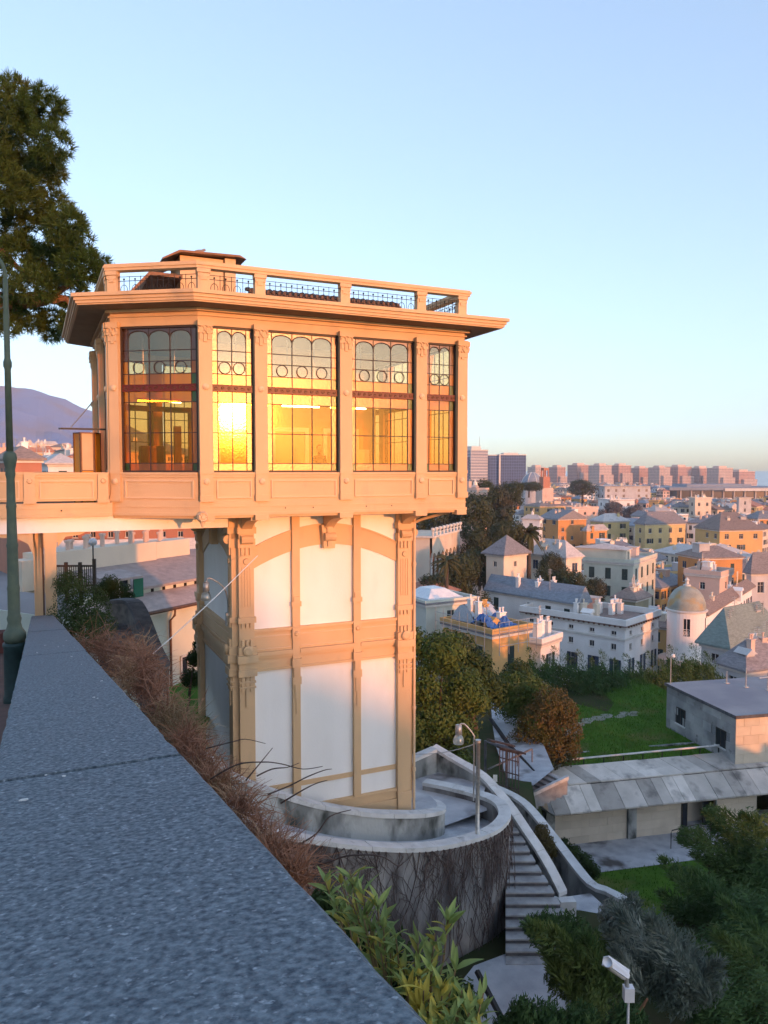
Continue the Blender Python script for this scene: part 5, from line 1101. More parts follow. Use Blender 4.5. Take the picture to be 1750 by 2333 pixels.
for k in range(8): a = k*math.pi/4+.2; MB().tube([(8.1*math.cos(u)*math.cos(a), 8.1*math.cos(u)*math.sin(a), z0-3+10*math.sin(u)) for u in [j*.18 for j in range(9)]], .3, 5).build('rib', 'trim', dmm)
# long station hall
sp_ = at(1545, 1112, 900); t = thing('station_hall', 'long dark hall with a flat blue metal roof stretching to the right edge', 'hall', (sp_.x, sp_.y, -60), R(4))
hz = sp_.z+60; MB().box(0, 2, 0, 190, 60, hz-2.5).build('wall', 'city_glass', t); MB().box(-14, -8, hz-2.48, 195, 70, hz+1.0).build('roof', 'roof_bluegrey', t); MB().box(20, 20, hz+1.002, 100, 60, hz+4).build('upper_roof', 'roof_bluegrey', t); MB().box(52, -9, hz-3.4, 195, -8.02, hz-.2).build('eave_band', 'trim', t)
for k in range(14): MB().box(3+13*k, .8, 0, 4.6+13*k, 1.98, hz-2.52).build('pier', 'wall_grey', t)
# ---- rooftops filling the town, row by row
FR = [(128, 'nearest'), (152, 'second'), (182, 'third'), (215, 'fourth'), (250, 'fifth'), (292, 'sixth'), (340, 'seventh'), (395, 'eighth'), (460, 'ninth'), (535, 'tenth'), (620, 'eleventh'), (720, 'twelfth'), (840, 'thirteenth'), (990, 'fourteenth'), (1180, 'fifteenth'), (1400, 'sixteenth')]
ORD = ['first', 'second', 'third', 'fourth', 'fifth', 'sixth', 'seventh', 'eighth', 'ninth', 'tenth', 'eleventh', 'twelfth', 'thirteenth', 'fourteenth', 'fifteenth', 'sixteenth', 'seventeenth', 'eighteenth', 'nineteenth', 'twentieth', 'twenty-first', 'twenty-second', 'twenty-third', 'twenty-fourth', 'twenty-fifth', 'twenty-sixth', 'twenty-seventh', 'twenty-eighth', 'twenty-ninth', 'thirtieth', 'thirty-first', 'thirty-second', 'thirty-third', 'thirty-fourth', 'thirty-fifth', 'thirty-sixth']
rf_ = random.Random(33)
RN = {'slate': 'dark slate', 'brown': 'brown', 'terracotta': 'red tiled', 'pale': 'pale', 'bluegrey': 'blue-grey', 'green': 'grey-green'}
FILLB = []
for Y, rown in FR:
    x = 1190 if Y < 330 else (1130 if Y < 700 else 1100); step = (10.5 if Y < 330 else 8.0)*F/Y; i = 0; x += rf_.uniform(0, step)
    while x < 1775 and i < 36:
        jit = rf_.uniform(-.06, .06)*Y; phi = rf_.choice([14, 22, 30, 40, 50])+rf_.uniform(-5, 5); YY = Y+jit
        z = -23.5+rf_.uniform(-2.5, 2.6)
        if YY < 240: z = -28+rf_.uniform(-2, 1.2)
        if YY > 700: z = -26+rf_.uniform(-3, 5)
        ye = 1071-z/YY*F; w = rf_.uniform(10, 21)*(1 if YY < 330 else .72); d = rf_.uniform(9, 17)*(1 if YY < 330 else .72); C = at(x, ye, YY)
        cx, cy = C.x+(w*math.cos(R(phi))-d*math.sin(R(phi)))/2, C.y+(w*math.sin(R(phi))+d*math.cos(R(phi)))/2
        PR = [(1230, 1170, 1336, 1235, 300), (1336, 1205, 1383, 1235, 294), (1345, 1180, 1434, 1240, 315), (1447, 1185, 1562, 1228, 300), (1194, 1145, 1363, 1178, 410), (1190, 1180, 1236, 1215, 285), (1330, 1285, 1494, 1368, 176), (1340, 1255, 1468, 1288, 200), (1545, 1265, 1692, 1302, 186), (1584, 1180, 1738, 1226, 265), (1596, 1330, 1712, 1440, 112), (1700, 1295, 1750, 1410, 150), (1530, 1104, 1750, 1128, 900), (1350, 1105, 1482, 1128, 820), (1570, 1130, 1621, 1165, 430), (1679, 1130, 1712, 1155, 430), (1363, 1136, 1446, 1168, 520), (1200, 1060, 1750, 1098, 1600), (1205, 1265, 1325, 1295, 165)]
        hw_ = .75*max(w, d)*F/YY; yt_ = ye-5.5*F/YY
        for r in PR:
            if x+hw_ > r[0] and x-hw_*.8 < r[2] and yt_ < r[3]-4 and YY < r[4]: z = min(z, -(r[3]+2+5.5*F/YY-1071)/F*YY)
        ye = 1071-z/YY*F; C = at(x, ye, YY)
        ok = z > -41 and all((cx-a)**2+(cy-b)**2 > (r*.72+max(w, d)*.40)**2 for a, b, r in PLACED) and not (x < 1215 and YY < 330)
        if ok:
            wl_ = rf_.choice(['cream', 'cream', 'cream', 'white', 'pink', 'ochre', 'cream', 'yellow', 'orange', 'pink', 'white']); rm = rf_.choice(['slate', 'slate', 'brown', 'pale', 'bluegrey', 'terracotta', 'brown']); rk = rf_.choice(['hip', 'hip', 'gable', 'flat', 'hip', 'gable_front'])
            lab = '%s house with %s %s roof, %s from left in %s town row' % (wl_, RN[rm], {'hip': 'hipped', 'gable': 'gabled', 'gable_front': 'gabled', 'flat': 'flat'}[rk], ORD[i], rown)
            house_at(lab, (C.x, C.y, -47 if YY > 100 else -42), w, d, C.z+47, R(phi), wl_, rk, rf_.uniform(1.6, 3.2), (T3+[(10.8, 1.75, None)])[:(4 if YY < 330 else 3)], sp=2.5 if YY < 330 else 3.2, roofm=rm, extras=(7 if YY < 450 else 4), parapet=(.7 if rk == 'flat' else 0), group='town rooftops', rng=rf_, ww=1.2 if YY < 330 else 1.5, cornice=YY < 500)
            i += 1
        x += step*rf_.uniform(.75, 1.15)
# ---- houses seen over the footbridge on the left
LH = [(20, -30, 95, 1048, 95, 35, 'brick', 'brown'), (110, 46, 175, 1058, 120, 30, 'white', 'pale'), (160, 130, 250, 1042, 150, 25, 'pink', 'terracotta'), (60, 10, 120, 1030, 210, 25, 'ochre', 'terracotta'), (150, 105, 240, 1026, 240, 30, 'cream', 'brown'), (40, -20, 80, 1018, 300, 25, 'cream', 'pale'), (110, 75, 170, 1019, 340, 25, 'pink', 'brown'), (190, 150, 260, 1017, 370, 25, 'cream', 'pale'), (230, 200, 330, 1030, 260, 30, 'pink', 'pale'), (330, 280, 420, 1035, 300, 25, 'cream', 'brown'), (80, 50, 130, 1012, 430, 25, 'white', 'pale'), (450, 400, 540, 1040, 300, 25, 'cream', 'slate')]
LN = ['dark red-brick house with a brown roof behind the green lamp post', 'long white house with a pale roof seen over the footbridge', 'pink house with a red tiled roof beside the amber kiosk', 'ochre house with a red tiled roof left of the kiosk canopy', 'cream house with a brown roof behind the amber kiosk', 'cream house with pale roof at the left edge under the mountain', 'pink house with a brown roof in the distance above the footbridge', 'distant cream house with a pale roof above the kiosk canopy', 'pale-roofed pink house hidden behind the pavilion side wall', 'cream house glimpsed through the chamfered pavilion window', 'small white distant house at the mountain foot above the footbridge', 'cream slate-roofed house behind the pavilion windows']
for (xc, xl, xr, ye, Y, ph, wl_, rm), lab in zip(LH, LN):
    H_(lab, xc, xl, xr, ye, Y, ph, wl_, 'hip', 1.6, [(1.0, 1.5, None), (4.2, 1.6, None)], roofm=rm, extras=3, zg=-20, ww=1.2)
# ---- the old house under the footbridge
e = Vector((.5, .866, 0)); nin = Vector((-.866, .5, 0)); P0 = at(318, 1397, 40); zE = P0.z
old = thing('old_house', 'cream house with slate roofs and a row of chimney pots under the footbridge', 'house', (P0.x, P0.y, -13.5), math.atan2(e.y, e.x))
def ob(name, m, fn, parent=old):
    mb = MB(); fn(mb); return mb.build(name, m, parent, (0, 0, 13.5))
ob('wall', 'wall_sage', lambda mb: [mb.box(-3, .35, -13.5, 14, .6, zE-.1), mb.box(-3, 1.5, zE-1, 14, 1.8, zE+.98), mb.box(-3.1, .36, -13.5, -3, 8, zE)])
ob('plinth', 'trim', lambda mb: mb.box(-3, .25, -13.5, 14, .345, zE-6.2))
ob('eave_band', 'trim', lambda mb: mb.box(-3, .2, zE-.36, 14, .345, zE-.12))
lr_ = ob('lower_roof', 'roof_pinkish', lambda mb: mb.extrude([(-3.2, -.15, zE-.1), (14, -.15, zE-.1), (14, 1.6, zE+.62), (-3.2, 1.6, zE+.62)], (0, 0, .12)))
ob('gutter', 'copper', lambda mb: mb.tube([(-3.2, -.22, zE-.08), (14, -.22, zE-.08)], .10, 8), lr_)
ob('downpipe', 'copper', lambda mb: mb.tube([(2.35, -.2, zE-.1), (2.35, -.15, zE-.5), (2.35, .18, zE-.8), (2.35, .18, -13.4)], .07, 8))
ob('vent_hole', 'black_void', lambda mb: [mb.box(2.2+.85*k, 1.47, zE+.70, 2.4+.85*k, 1.498, zE+.88) for k in range(9)])
up_ = ob('upper_roof', 'roof_pinkish', lambda mb: mb.extrude([(-1.2, 1.2, zE+.95), (14, 1.2, zE+.95), (14, 5.6, zE+2.1), (-3.0, 5.6, zE+2.1)], (0, 0, .14)))
ch = ob('chimney_stack', 'wall_cream', lambda mb: [mb.box(-2.5, 4.6, zE+1.0, 5.6, 6.0, zE+3.1), mb.box(5.75, 4.75, zE+1.2, 8.6, 6.0, zE+3.05), mb.box(-3.4, 4.8, zE+1.2, -2.52, 5.9, zE+2.8)])
for k in range(14):
    xk = -1.6+.58*k+(.9 if k > 6 else 0); hk = rf_.uniform(.35, .75)
    ob('chimney_pot', 'wall_pink', lambda mb: mb.lathe([(.13, zE+3.1), (.12, zE+3.1+hk), (.19, zE+3.11+hk), (.19, zE+3.25+hk)], 8, (xk, 5.0+.5*(k % 2))), ch)
dish = ob('satellite_dish', 'iron', lambda mb: mb.lathe([(.02, 0), (.25, .03), (.42, .1), (.45, .13), (.43, .13)], 16), up_); dish.location = (9.3, 3.2, zE+16.2); dish.rotation_euler = (R(70), R(15), R(40)); 
for k, z in enumerate(dish.data.vertices): z.co.z -= 13.5
ob('dish_arm', 'galvanised', lambda mb: mb.tube([(9.3, 3.2, zE+1.3), (9.3, 3.2, zE+2.7), (9.9, 2.6, zE+2.8)], .04, 6), up_)
ob('roof_light', 'milky_glass', lambda mb: [mb.poly([(9.2, 1.5, zE+1.5), (10.4, 1.5, zE+1.5), (9.8, 2.4, zE+2.2)]), mb.poly([(10.4, 1.5, zE+1.5), (10.6, 3.0, zE+1.7), (9.8, 2.4, zE+2.2)]), mb.poly([(9.2, 1.5, zE+1.5), (9.0, 3.0, zE+1.7), (9.8, 2.4, zE+2.2)]), mb.box(9.2, 1.5, zE+.9, 10.4, 3, zE+1.49)], up_)
w = ob('window', 'trim', lambda mb: [mb.box(-.9, 1.38, zE+.5, -.75, 1.49, zE+1.6), mb.box(-.2, 1.38, zE+.5, -.05, 1.49, zE+1.6), mb.box(.5, 1.38, zE+.5, .65, 1.49, zE+1.6), mb.box(-.9, 1.38, zE+1.6, .65, 1.49, zE+1.7)])
ob('pane', 'city_glass', lambda mb: mb.box(-.9, 1.44, zE+.5, .65, 1.48, zE+1.6), w); ob('shutter', 'shutter_green', lambda mb: mb.box(.68, 1.15, zE+.62, 1.35, 1.19, zE+1.62), w)
ob('dormer_roof', 'roof_pinkish', lambda mb: mb.extrude([(-1.3, .9, zE+1.7), (1.1, .9, zE+1.7), (1.1, 2.6, zE+1.95), (-1.3, 2.6, zE+1.95)], (0, 0, .1)), up_)
for xw, hw, zw in ((1.2, .42, zE-4.7), (3.5, .32, zE-4.5)):
    w = ob('window', 'trim', lambda mb: [mb.box(xw-hw, .26, zw, xw-hw+.12, .345, zw+1.5), mb.box(xw+hw-.12, .26, zw, xw+hw, .345, zw+1.5), mb.box(xw-hw, .26, zw+1.4, xw+hw, .344, zw+1.5), mb.box(xw-hw-.05, .2, zw-.1, xw+hw+.05, .345, zw)]); ob('pane', 'city_glass', lambda mb: mb.box(xw-hw+.12, .30, zw, xw+hw-.12, .34, zw+1.4), w)
H_('wide slate-roofed warehouse behind the row of chimney pots', 100, -60, 520, 1292, 78, 14, 'grey', 'gable', 2.4, [], roofm='pale', extras=0, zg=-14, over=.4)
H_('long brick-red house front with a row of small attic windows under the footbridge beam', 110, 60, 470, 1196, 112, 4, 'brick', 'hip', 1.2, [(1.0, .9, 'plain')], sp=2.3, roofm='brown', extras=0, zg=-16)
# =================================================================== vegetation
import numpy as np
def leafmat(name, c1, c2, scale, c3=None, trans=.25, amt3=(.55, .7), rough=.6):
    return mat(name, c1, c2, scale, rough, c3=c3, scale3=scale*.6, amt3=amt3, trans=trans, contrast=(.3, .7), spec=.12)
leafmat('leaf_broad', (.055, .095, .024), (.105, .15, .04), 1.1, (.16, .18, .055)); leafmat('leaf_dark', (.03, .055, .018), (.055, .085, .027), .7, (.08, .10, .035)); leafmat('leaf_park', (.05, .068, .034), (.08, .09, .045), .12, (.07, .065, .045))
leafmat('leaf_rust', (.095, .085, .03), (.13, .095, .04), .6, (.06, .085, .025)); leafmat('leaf_juniper', (.045, .10, .038), (.08, .13, .042), .5, (.15, .18, .05)); leafmat('leaf_silver', (.15, .18, .155), (.09, .12, .095), 1.0, (.27, .30, .26))
leafmat('leaf_pine', (.042, .085, .020), (.075, .11, .028), .35, (.11, .12, .03)); leafmat('leaf_palm', (.07, .075, .03), (.11, .10, .045), .4); leafmat('leaf_bare', (.16, .14, .13), (.11, .10, .10), .1, trans=0)
leafmat('leaf_shrub', (.32, .40, .12), (.22, .30, .12), 7.0, (.56, .46, .09), amt3=(.56, .68)); leafmat('leaf_yellow', (.62, .52, .12), (.24, .23, .05), 9.0)
leafmat('dry_twig', (.36, .18, .11), (.22, .11, .075), 2.0, (.46, .32, .19), trans=0); leafmat('dry_straw', (.34, .25, .14), (.22, .15, .09), 4.0, trans=0)
mat('bark', (.10, .075, .055), (.06, .045, .035), 5, .9, bump=.8, bscale=14); mat('pine_bark', (.30, .15, .085), (.18, .09, .055), 3, .9, bump=.8, bscale=9)
def quads_mesh(name, V, m, nv=4):
    n = len(V)//nv; me = bpy.data.meshes.new(name); me.vertices.add(len(V)); me.vertices.foreach_set('co', np.asarray(V, dtype=np.float32).ravel())
    me.loops.add(n*nv); me.loops.foreach_set('vertex_index', np.arange(n*nv, dtype=np.int32)); me.polygons.add(n); me.polygons.foreach_set('loop_start', np.arange(n, dtype=np.int32)*nv)
    me.update(calc_edges=True); me.validate(); me.materials.append(MATS[m]); return me
def unit(a): return a/np.maximum(1e-9, np.linalg.norm(a, axis=1, keepdims=True))
def leaf_quads(P, N, size, rng, aspect=.5, dirn=None, dirw=0.0):
    n = len(P); t = unit(rng.normal(size=(n, 3)))
    if dirn is not None: t = unit(t*(1-dirw)+np.asarray(dirn)*dirw)
    else: t = unit(t-N*(t*N).sum(1, keepdims=True)*.7)
    b = unit(np.cross(t, N+rng.normal(size=(n, 3))*.35)); s = (size*rng.uniform(.6, 1.35, (n, 1)))
    V = np.stack([P-t*s*.5, P+b*s*aspect*.5, P+t*s*.5, P-b*s*aspect*.5], 1); return V.reshape(-1, 3)
def cloud(clumps, n, rng, shell=.35, lump=.22):
    C = np.array([c[:3] for c in clumps]); Rr = np.array([(c[3] if hasattr(c[3], '__len__') else (c[3],)*3) for c in clumps]); w = (Rr.prod(1))**(2/3); w /= w.sum()
    k = rng.choice(len(C), n, p=w); d = unit(rng.normal(size=(n, 3)))
    r = 1-shell*rng.random((n, 1))**1.6
    r *= 1+lump*(np.sin(d[:, :1]*7+k[:, None])*np.cos(d[:, 1:2]*6+k[:, None]*2)*np.sin(d[:, 2:]*5+1.3*k[:, None]))
    P = C[k]+d*Rr[k]*r
    inside = np.zeros(n, bool)                                             # drop leaves buried deep in another clump
    for i in range(len(C)):
        q = (((P-C[i])/Rr[i])**2).sum(1); inside |= (q < .36) & (k != i)
    return P[~inside], d[~inside]
def tree(name, label, cat, base, crown, n, size, m, trunk_r=.15, group=None, seed=1, aspect=.5, dirn=None, dirw=0., bark='bark', shell=.35, limbs=4, lump=.22):
    rng = np.random.default_rng(seed); base = Vector(base); t = thing(name, label, cat, tuple(base), 0, group)
    C = [(c[0]-base.x, c[1]-base.y, c[2]-base.z, c[3]) for c in crown]
    P, N = cloud(C, n, rng, shell, lump); me = quads_mesh('crown', leaf_quads(P, N, size, rng, aspect, dirn, dirw), m); obj('crown', me, t)
    top = Vector(np.mean([c[:3] for c in C], axis=0)); mb = MB(); rr = random.Random(seed)
    mb.tube([(0, 0, -.3), tuple(top*.35+Vector((.05, .03, 0))), tuple(top*.8)], [trunk_r, trunk_r*.75, trunk_r*.45], 8)
    for c in C[:limbs*2]: mb.tube([tuple(top*.4), tuple((top*.4).lerp(Vector(c[:3]), .5)+Vector((0, 0, .1))), tuple(Vector(c[:3]))], [trunk_r*.45, trunk_r*.3, trunk_r*.1], 6)
    mb.build('trunk', bark, t); return t
def pc(x, y, Y, rpx, sx=1, sy=1, sz=1): p = at(x, y, Y); r = rpx*Y/F; return (p.x, p.y, p.z, (r*sx, r*sy, r*sz))
# --- broadleaf trees right of the tower
tree('broadleaf_tree', 'glossy-leaved broadleaf tree right beside the tower drainpipe', 'tree', at(985, 1830, 33), [pc(1010, 1490, 33, 55), pc(955, 1560, 33, 60), pc(1055, 1575, 33.5, 58), pc(990, 1640, 33, 68), pc(940, 1680, 32.5, 50), pc(1045, 1660, 33, 50), pc(1085, 1600, 33.5, 35), pc(945, 1465, 33.5, 40), pc(1000, 1730, 33, 55), pc(1040, 1740, 32.5, 40)], 17000, .17, 'leaf_broad', .2, seed=2, shell=.6)
tree('broadleaf_tree', 'dark round-topped tree just behind the glossy broadleaf tree', 'tree', at(1080, 1650, 46), [pc(1035, 1492, 46, 56), pc(1075, 1525, 46, 52), pc(1110, 1575, 46, 48), pc(1070, 1550, 46, 60), pc(1000, 1490, 46, 50)], 13000, .24, 'leaf_dark', .25, seed=3, shell=.6)
tree('broadleaf_tree', 'small dark green tree between the round-topped tree and the juniper hedge', 'tree', at(1185, 1620, 52), [pc(1178, 1538, 52, 36), pc(1160, 1572, 52, 42), pc(1208, 1575, 52, 38)], 8000, .22, 'leaf_dark', .2, seed=4, shell=.6)
tree('shrub', 'yellow-green bushy shrub behind the rust-brown conifer', 'shrub', at(1190, 1680, 50), [pc(1195, 1575, 50, 45), pc(1170, 1610, 50, 40), pc(1160, 1560, 50, 32), pc(1225, 1590, 50, 40)], 8000, .2, 'leaf_broad', .12, seed=5, shell=.6)
tree('conifer', 'rust-brown rounded conifer beside the lower path and lawn', 'tree', at(1255, 1770, 47), [pc(1255, 1610, 47, 48), pc(1225, 1650, 47, 50), pc(1280, 1660, 47, 48), pc(1250, 1700, 47, 55), pc(1290, 1620, 47, 30), pc(1200, 1690, 47, 42), pc(1290, 1710, 47, 35)], 16000, .17, 'leaf_rust', .15, seed=6, shell=.5, dirn=(0, 0, 1), dirw=.3)
hx = [(1235, 1566, 66), (1290, 1562, 67), (1345, 1572, 66), (1398, 1572, 67), (1452, 1580, 68), (1505, 1574, 68), (1555, 1560, 70), (1605, 1556, 71)]
hn = ['leftmost windswept juniper of the hedge behind the lawn', 'second windswept juniper from the left in the lawn hedge', 'third windswept juniper from the left in the lawn hedge', 'fourth windswept juniper from the left in the lawn hedge', 'fourth windswept juniper from the right in the lawn hedge', 'third windswept juniper from the right in the lawn hedge', 'second windswept juniper from the right in the lawn hedge', 'rightmost windswept juniper of the hedge, by the roof lamp']
for i, (x, y, Y) in enumerate(hx):
    cl = [pc(x, y, Y, 40, 1, 1, 1.1), pc(x-18, y-22, Y, 24), pc(x+22, y+15, Y, 34), pc(x-5, y+35, Y, 42), pc(x+20, y+45, Y, 36), pc(x-25, y-42+6*(i % 3), Y, 14, 1, 1, 1.6), pc(x+8, y-32+8*(i % 2), Y, 16, 1, 1, 1.5)]
    tree('juniper', hn[i], 'juniper', at(x, y+75, Y), cl, 7000, .36, 'leaf_juniper', .15, 'juniper hedge behind the lawn', 20+i, .28, (-.45, 0, .75), .6, shell=.5, lump=.35)
PK = [(985, 1345, 40, 122), (1060, 1330, 52, 126), (1092, 1300, 42, 140), (1105, 1250, 46, 165), (1140, 1225, 42, 165), (1085, 1190, 48, 180), (1130, 1165, 46, 200), (1120, 1128, 36, 235), (1165, 1125, 30, 260), (965, 1185, 46, 175), (1020, 1175, 30, 185), (1262, 1296, 36, 142), (1300, 1335, 42, 136), (1345, 1365, 36, 128), (1232, 1330, 34, 138), (1085, 1385, 36, 116), (1035, 1400, 30, 110), (1172, 1250, 34, 168), (1080, 1125, 24, 240)]
PN = ['beside the villa garden below the loggia', 'left of the pyramid-roofed tower house base', 'behind the arcaded villa', 'behind the pyramid roof', 'left of the tall palm tree', 'above the villa, in the thick of the park', 'under the dark office block', 'right of the pale pink flat-roofed house', 'highest on the right of the park', 'left of the villa urns, against the pavilion corner', 'just above the villa balustrade', 'between the tower house and the hipped roof', 'in front of the green palazzo, left part', 'in front of the green palazzo, right part', 'right below the pyramid-roofed tower house', 'in the dark hollow left of the long pale house', 'above the pale green house', 'around the palm trunk', 'close to the pink flat-roofed house wall']
pk_proto = []
for v in range(4):
    rng = np.random.default_rng(50+v); rr = random.Random(50+v)
    cl = [(rr.uniform(-.5, .5), rr.uniform(-.5, .5), rr.uniform(-.45, .6), (rr.uniform(.38, .6),)*3) for _ in range(9)]
    P, N = cloud(cl, 8000, rng, .5, .3); pk_proto.append(quads_mesh('crown', leaf_quads(P, N, .10, rng, .6), 'leaf_park'))
tk = MB().tube([(0, 0, -1.9), (.03, .02, -.6), (0, 0, .3)], [.09, .07, .04], 7).mesh('trunk', 'bark')
for i, (x, y, rp, Y) in enumerate(PK):
    p = at(x, y, Y); r = rp*Y/F*1.12; t = thing('park_tree', 'dark evergreen park tree '+PN[i], 'tree', tuple(p), 0, 'trees of the hillside park'); o = obj('crown', pk_proto[i % 4], t, (0, 0, 0), i*1.3); o.scale = (r, r, r*1.1); o = obj('trunk', tk, t); o.scale = (r, r, r)
def misc_tree(name, label, x, y, rp, Y, sz, m, proto):
    p = at(x, y, Y); r = rp*Y/F; t = thing(name, label, 'tree', tuple(p), 0); me = pk_proto[proto].copy(); me.materials.clear(); me.materials.append(MATS[m]); o = obj('crown', me, t); o.scale = (r, r, r*sz); o = obj('trunk', tk, t); o.scale = (r*.8, r*.8, r*sz)
misc_tree('umbrella_pine', 'dark umbrella pine silhouette left of the reddish bell tower', 1205, 1108, 30, 420, .45, 'leaf_park', 0); misc_tree('distant_tree', 'dark flat-topped tree before the concrete block in the middle distance', 1327, 1114, 38, 620, .5, 'leaf_park', 1)
misc_tree('bare_tree', 'leafless greyish tree behind the yellow houses, left one', 1385, 1165, 34, 430, .7, 'leaf_bare', 2); misc_tree('bare_tree', 'leafless greyish tree behind the yellow houses, right one', 1432, 1170, 34, 440, .7, 'leaf_bare', 3); misc_tree('street_tree', 'dark tree in the street gap right of the dormered house', 1590, 1205, 34, 330, .6, 'leaf_park', 2)
def palm(label, x, y, rp, Y, seed):
    p = at(x, y, Y); r = rp*Y/F; h = r*2.6; t = thing('palm_tree', label, 'palm', (p.x, p.y, p.z-h)); rr = random.Random(seed)
    MB().tube([(0, 0, -3), (0, 0, h*.5), (0, 0, h)], [r*.13, r*.11, r*.13], 8).build('trunk', 'bark', t)
    for k in range(34):
        a = rr.uniform(0, 6.28); el = rr.uniform(-.7, 1.2); mb = MB(); d = Vector((math.cos(a), math.sin(a), 0)); sd = Vector((-d.y, d.x, 0)); L = r*rr.uniform(.85, 1.1); pts = []
        for j in range(7): u = j/6; pts.append(Vector((0, 0, h))+d*(L*u*math.cos(el*.7))+Vector((0, 0, L*(u*math.sin(el)-.55*u*u))))
        for j in range(6):
            w0 = r*.14*math.sin(math.pi*(.15+.85*j/6)); w1 = r*.14*math.sin(math.pi*(.15+.85*(j+1)/6)); dn = Vector((0, 0, -.06*r))
            mb.quad(pts[j], pts[j+1], pts[j+1]+sd*w1+dn, pts[j]+sd*w0+dn); mb.quad(pts[j], pts[j+1], pts[j+1]-sd*w1+dn, pts[j]-sd*w0+dn)
        mb.build('frond', 'leaf_palm', t)
palm('tall palm tree with drooping crown before the gabled orange house', 1206, 1212, 42, 165, 1); palm('short palm tree beneath the arcaded loggia', 1018, 1278, 36, 116, 2)
# --- umbrella pine on the left
pn = random.Random(9); rng = np.random.default_rng(9); pb = at(-190, 1180, 29)
pine = thing('pine_tree', 'big dark pine tree leaning into view at the left edge above the pavilion', 'pine', tuple(pb))
lob = [(35, 228, 55), (95, 245, 48), (115, 330, 42), (40, 320, 75), (-20, 260, 80), (110, 385, 40), (60, 400, 55), (20, 430, 55), (70, 470, 50), (120, 470, 42), (150, 520, 45), (175, 555, 40), (100, 540, 60), (50, 590, 55), (120, 610, 55), (180, 610, 48), (215, 615, 36), (75, 650, 45), (150, 660, 45), (20, 720, 40), (70, 725, 38), (120, 735, 34), (170, 735, 32), (-30, 520, 70), (-40, 400, 80), (-30, 680, 60), (112, 765, 16), (130, 762, 14), (160, 750, 16), (20, 755, 18), (195, 725, 26)]
Vs = []; 
for i, (x, y, r) in enumerate(lob):
    p = at(x, y, 29+pn.uniform(-1.6, 1.6)); rad = r*29/F; P0_ = np.array(p)
    for k in range(max(8, int(rad*rad*150))):
        d = unit(rng.normal(size=(1, 3)))[0]; c = P0_+d*rad*(.45+.55*rng.random()**.5)*np.array([1, 1, .85]); m_ = 34
        dd = unit(rng.normal(size=(m_, 3))+d*.9+np.array([0, 0, .25])); L = rng.uniform(.16, .34, (m_, 1)); sdv = unit(np.cross(dd, rng.normal(size=(m_, 3))))*.014
        Vs.append(np.stack([c-sdv, c+sdv, c+dd*L+sdv*.4, c+dd*L-sdv*.4], 1).reshape(-1, 3))
V = np.concatenate(Vs)-np.array(pb); obj('needles', quads_mesh('needles', V, 'leaf_pine'), pine)
mb = MB(); bo = -pb
mb.tube(smooth_path([pb+Vector((0, 0, -4)), at(-150, 800, 29), at(-60, 700, 29), at(20, 690, 29), at(80, 682, 29), at(115, 678, 29), at(140, 690, 29), at(165, 702, 29)], 5), [.55]*6+[.42]*10+[.30]*8+[.22]*4+[.15]*5+[.07]*3, 8); mb.build('trunk', 'pine_bark', pine, tuple(bo))
for b in ([(20, 690), (40, 640), (70, 620)], [(-100, 740), (-60, 500), (-20, 330), (40, 260)], [(115, 678), (140, 660), (180, 640)], [(0, 560), (30, 600), (70, 632)], [(120, 685), (150, 680), (160, 696)]):
    MB().tube(smooth_path([at(x, y, 28.6) for x, y in b], 4), [.16-.012*k for k in range(4*(len(b)-1)+1)], 6).build('branch', 'pine_bark', pine, tuple(bo))
# --- shrubs by the parapet and stairs
tree('shrub', 'dense dark green bush right behind the parapet under the footbridge', 'bush', at(185, 1500, 19), [pc(170, 1345, 19, 45), pc(205, 1380, 19, 48), pc(160, 1410, 19, 50), pc(225, 1430, 18.5, 42), pc(190, 1450, 18, 50), pc(150, 1330, 19.5, 30)], 14000, .055, 'leaf_dark', .04, seed=31, shell=.5)
tree('shrub', 'dark ivy bush beside the old house dormer window', 'bush', at(262, 1390, 29), [pc(250, 1335, 29, 26), pc(275, 1350, 29, 25), pc(235, 1350, 29, 25), pc(295, 1362, 29, 14)], 6000, .075, 'leaf_dark', .05, seed=32, shell=.5)
tree('shrub', 'low dark shrub growing along the garden wall left of the lawn', 'shrub', at(1320, 1985, 38), [pc(1305, 1945, 38, 22), pc(1330, 1965, 38, 24), pc(1350, 1985, 38, 20), pc(1285, 1925, 38.5, 16)], 4500, .12, 'leaf_dark', .06, seed=33, shell=.6)
tree('shrub', 'dry brown bush between the stair parapet and the garden wall', 'bush', at(1240, 1935, 29.5), [pc(1235, 1895, 29.5, 18), pc(1245, 1920, 29.3, 20), pc(1255, 1940, 29, 16)], 3000, .09, 'leaf_rust', .05, seed=34, shell=.7, dirn=(0, 0, 1), dirw=.4)
tree('shrub', 'leafy bush by the tower foot behind the dry grass', 'shrub', at(420, 1640, 26), [pc(445, 1500, 27, 22), pc(435, 1545, 27, 24), pc(450, 1470, 27, 12)], 3000, .10, 'leaf_dark', .05, seed=35, shell=.6)
mb = MB(); mb.poly([at(330, 1590, 30), at(470, 1530, 34), at(490, 1600, 27), at(470, 1660, 24.5), at(370, 1640, 25)]); struct(mb.build('garden_patch', 'lawn'))
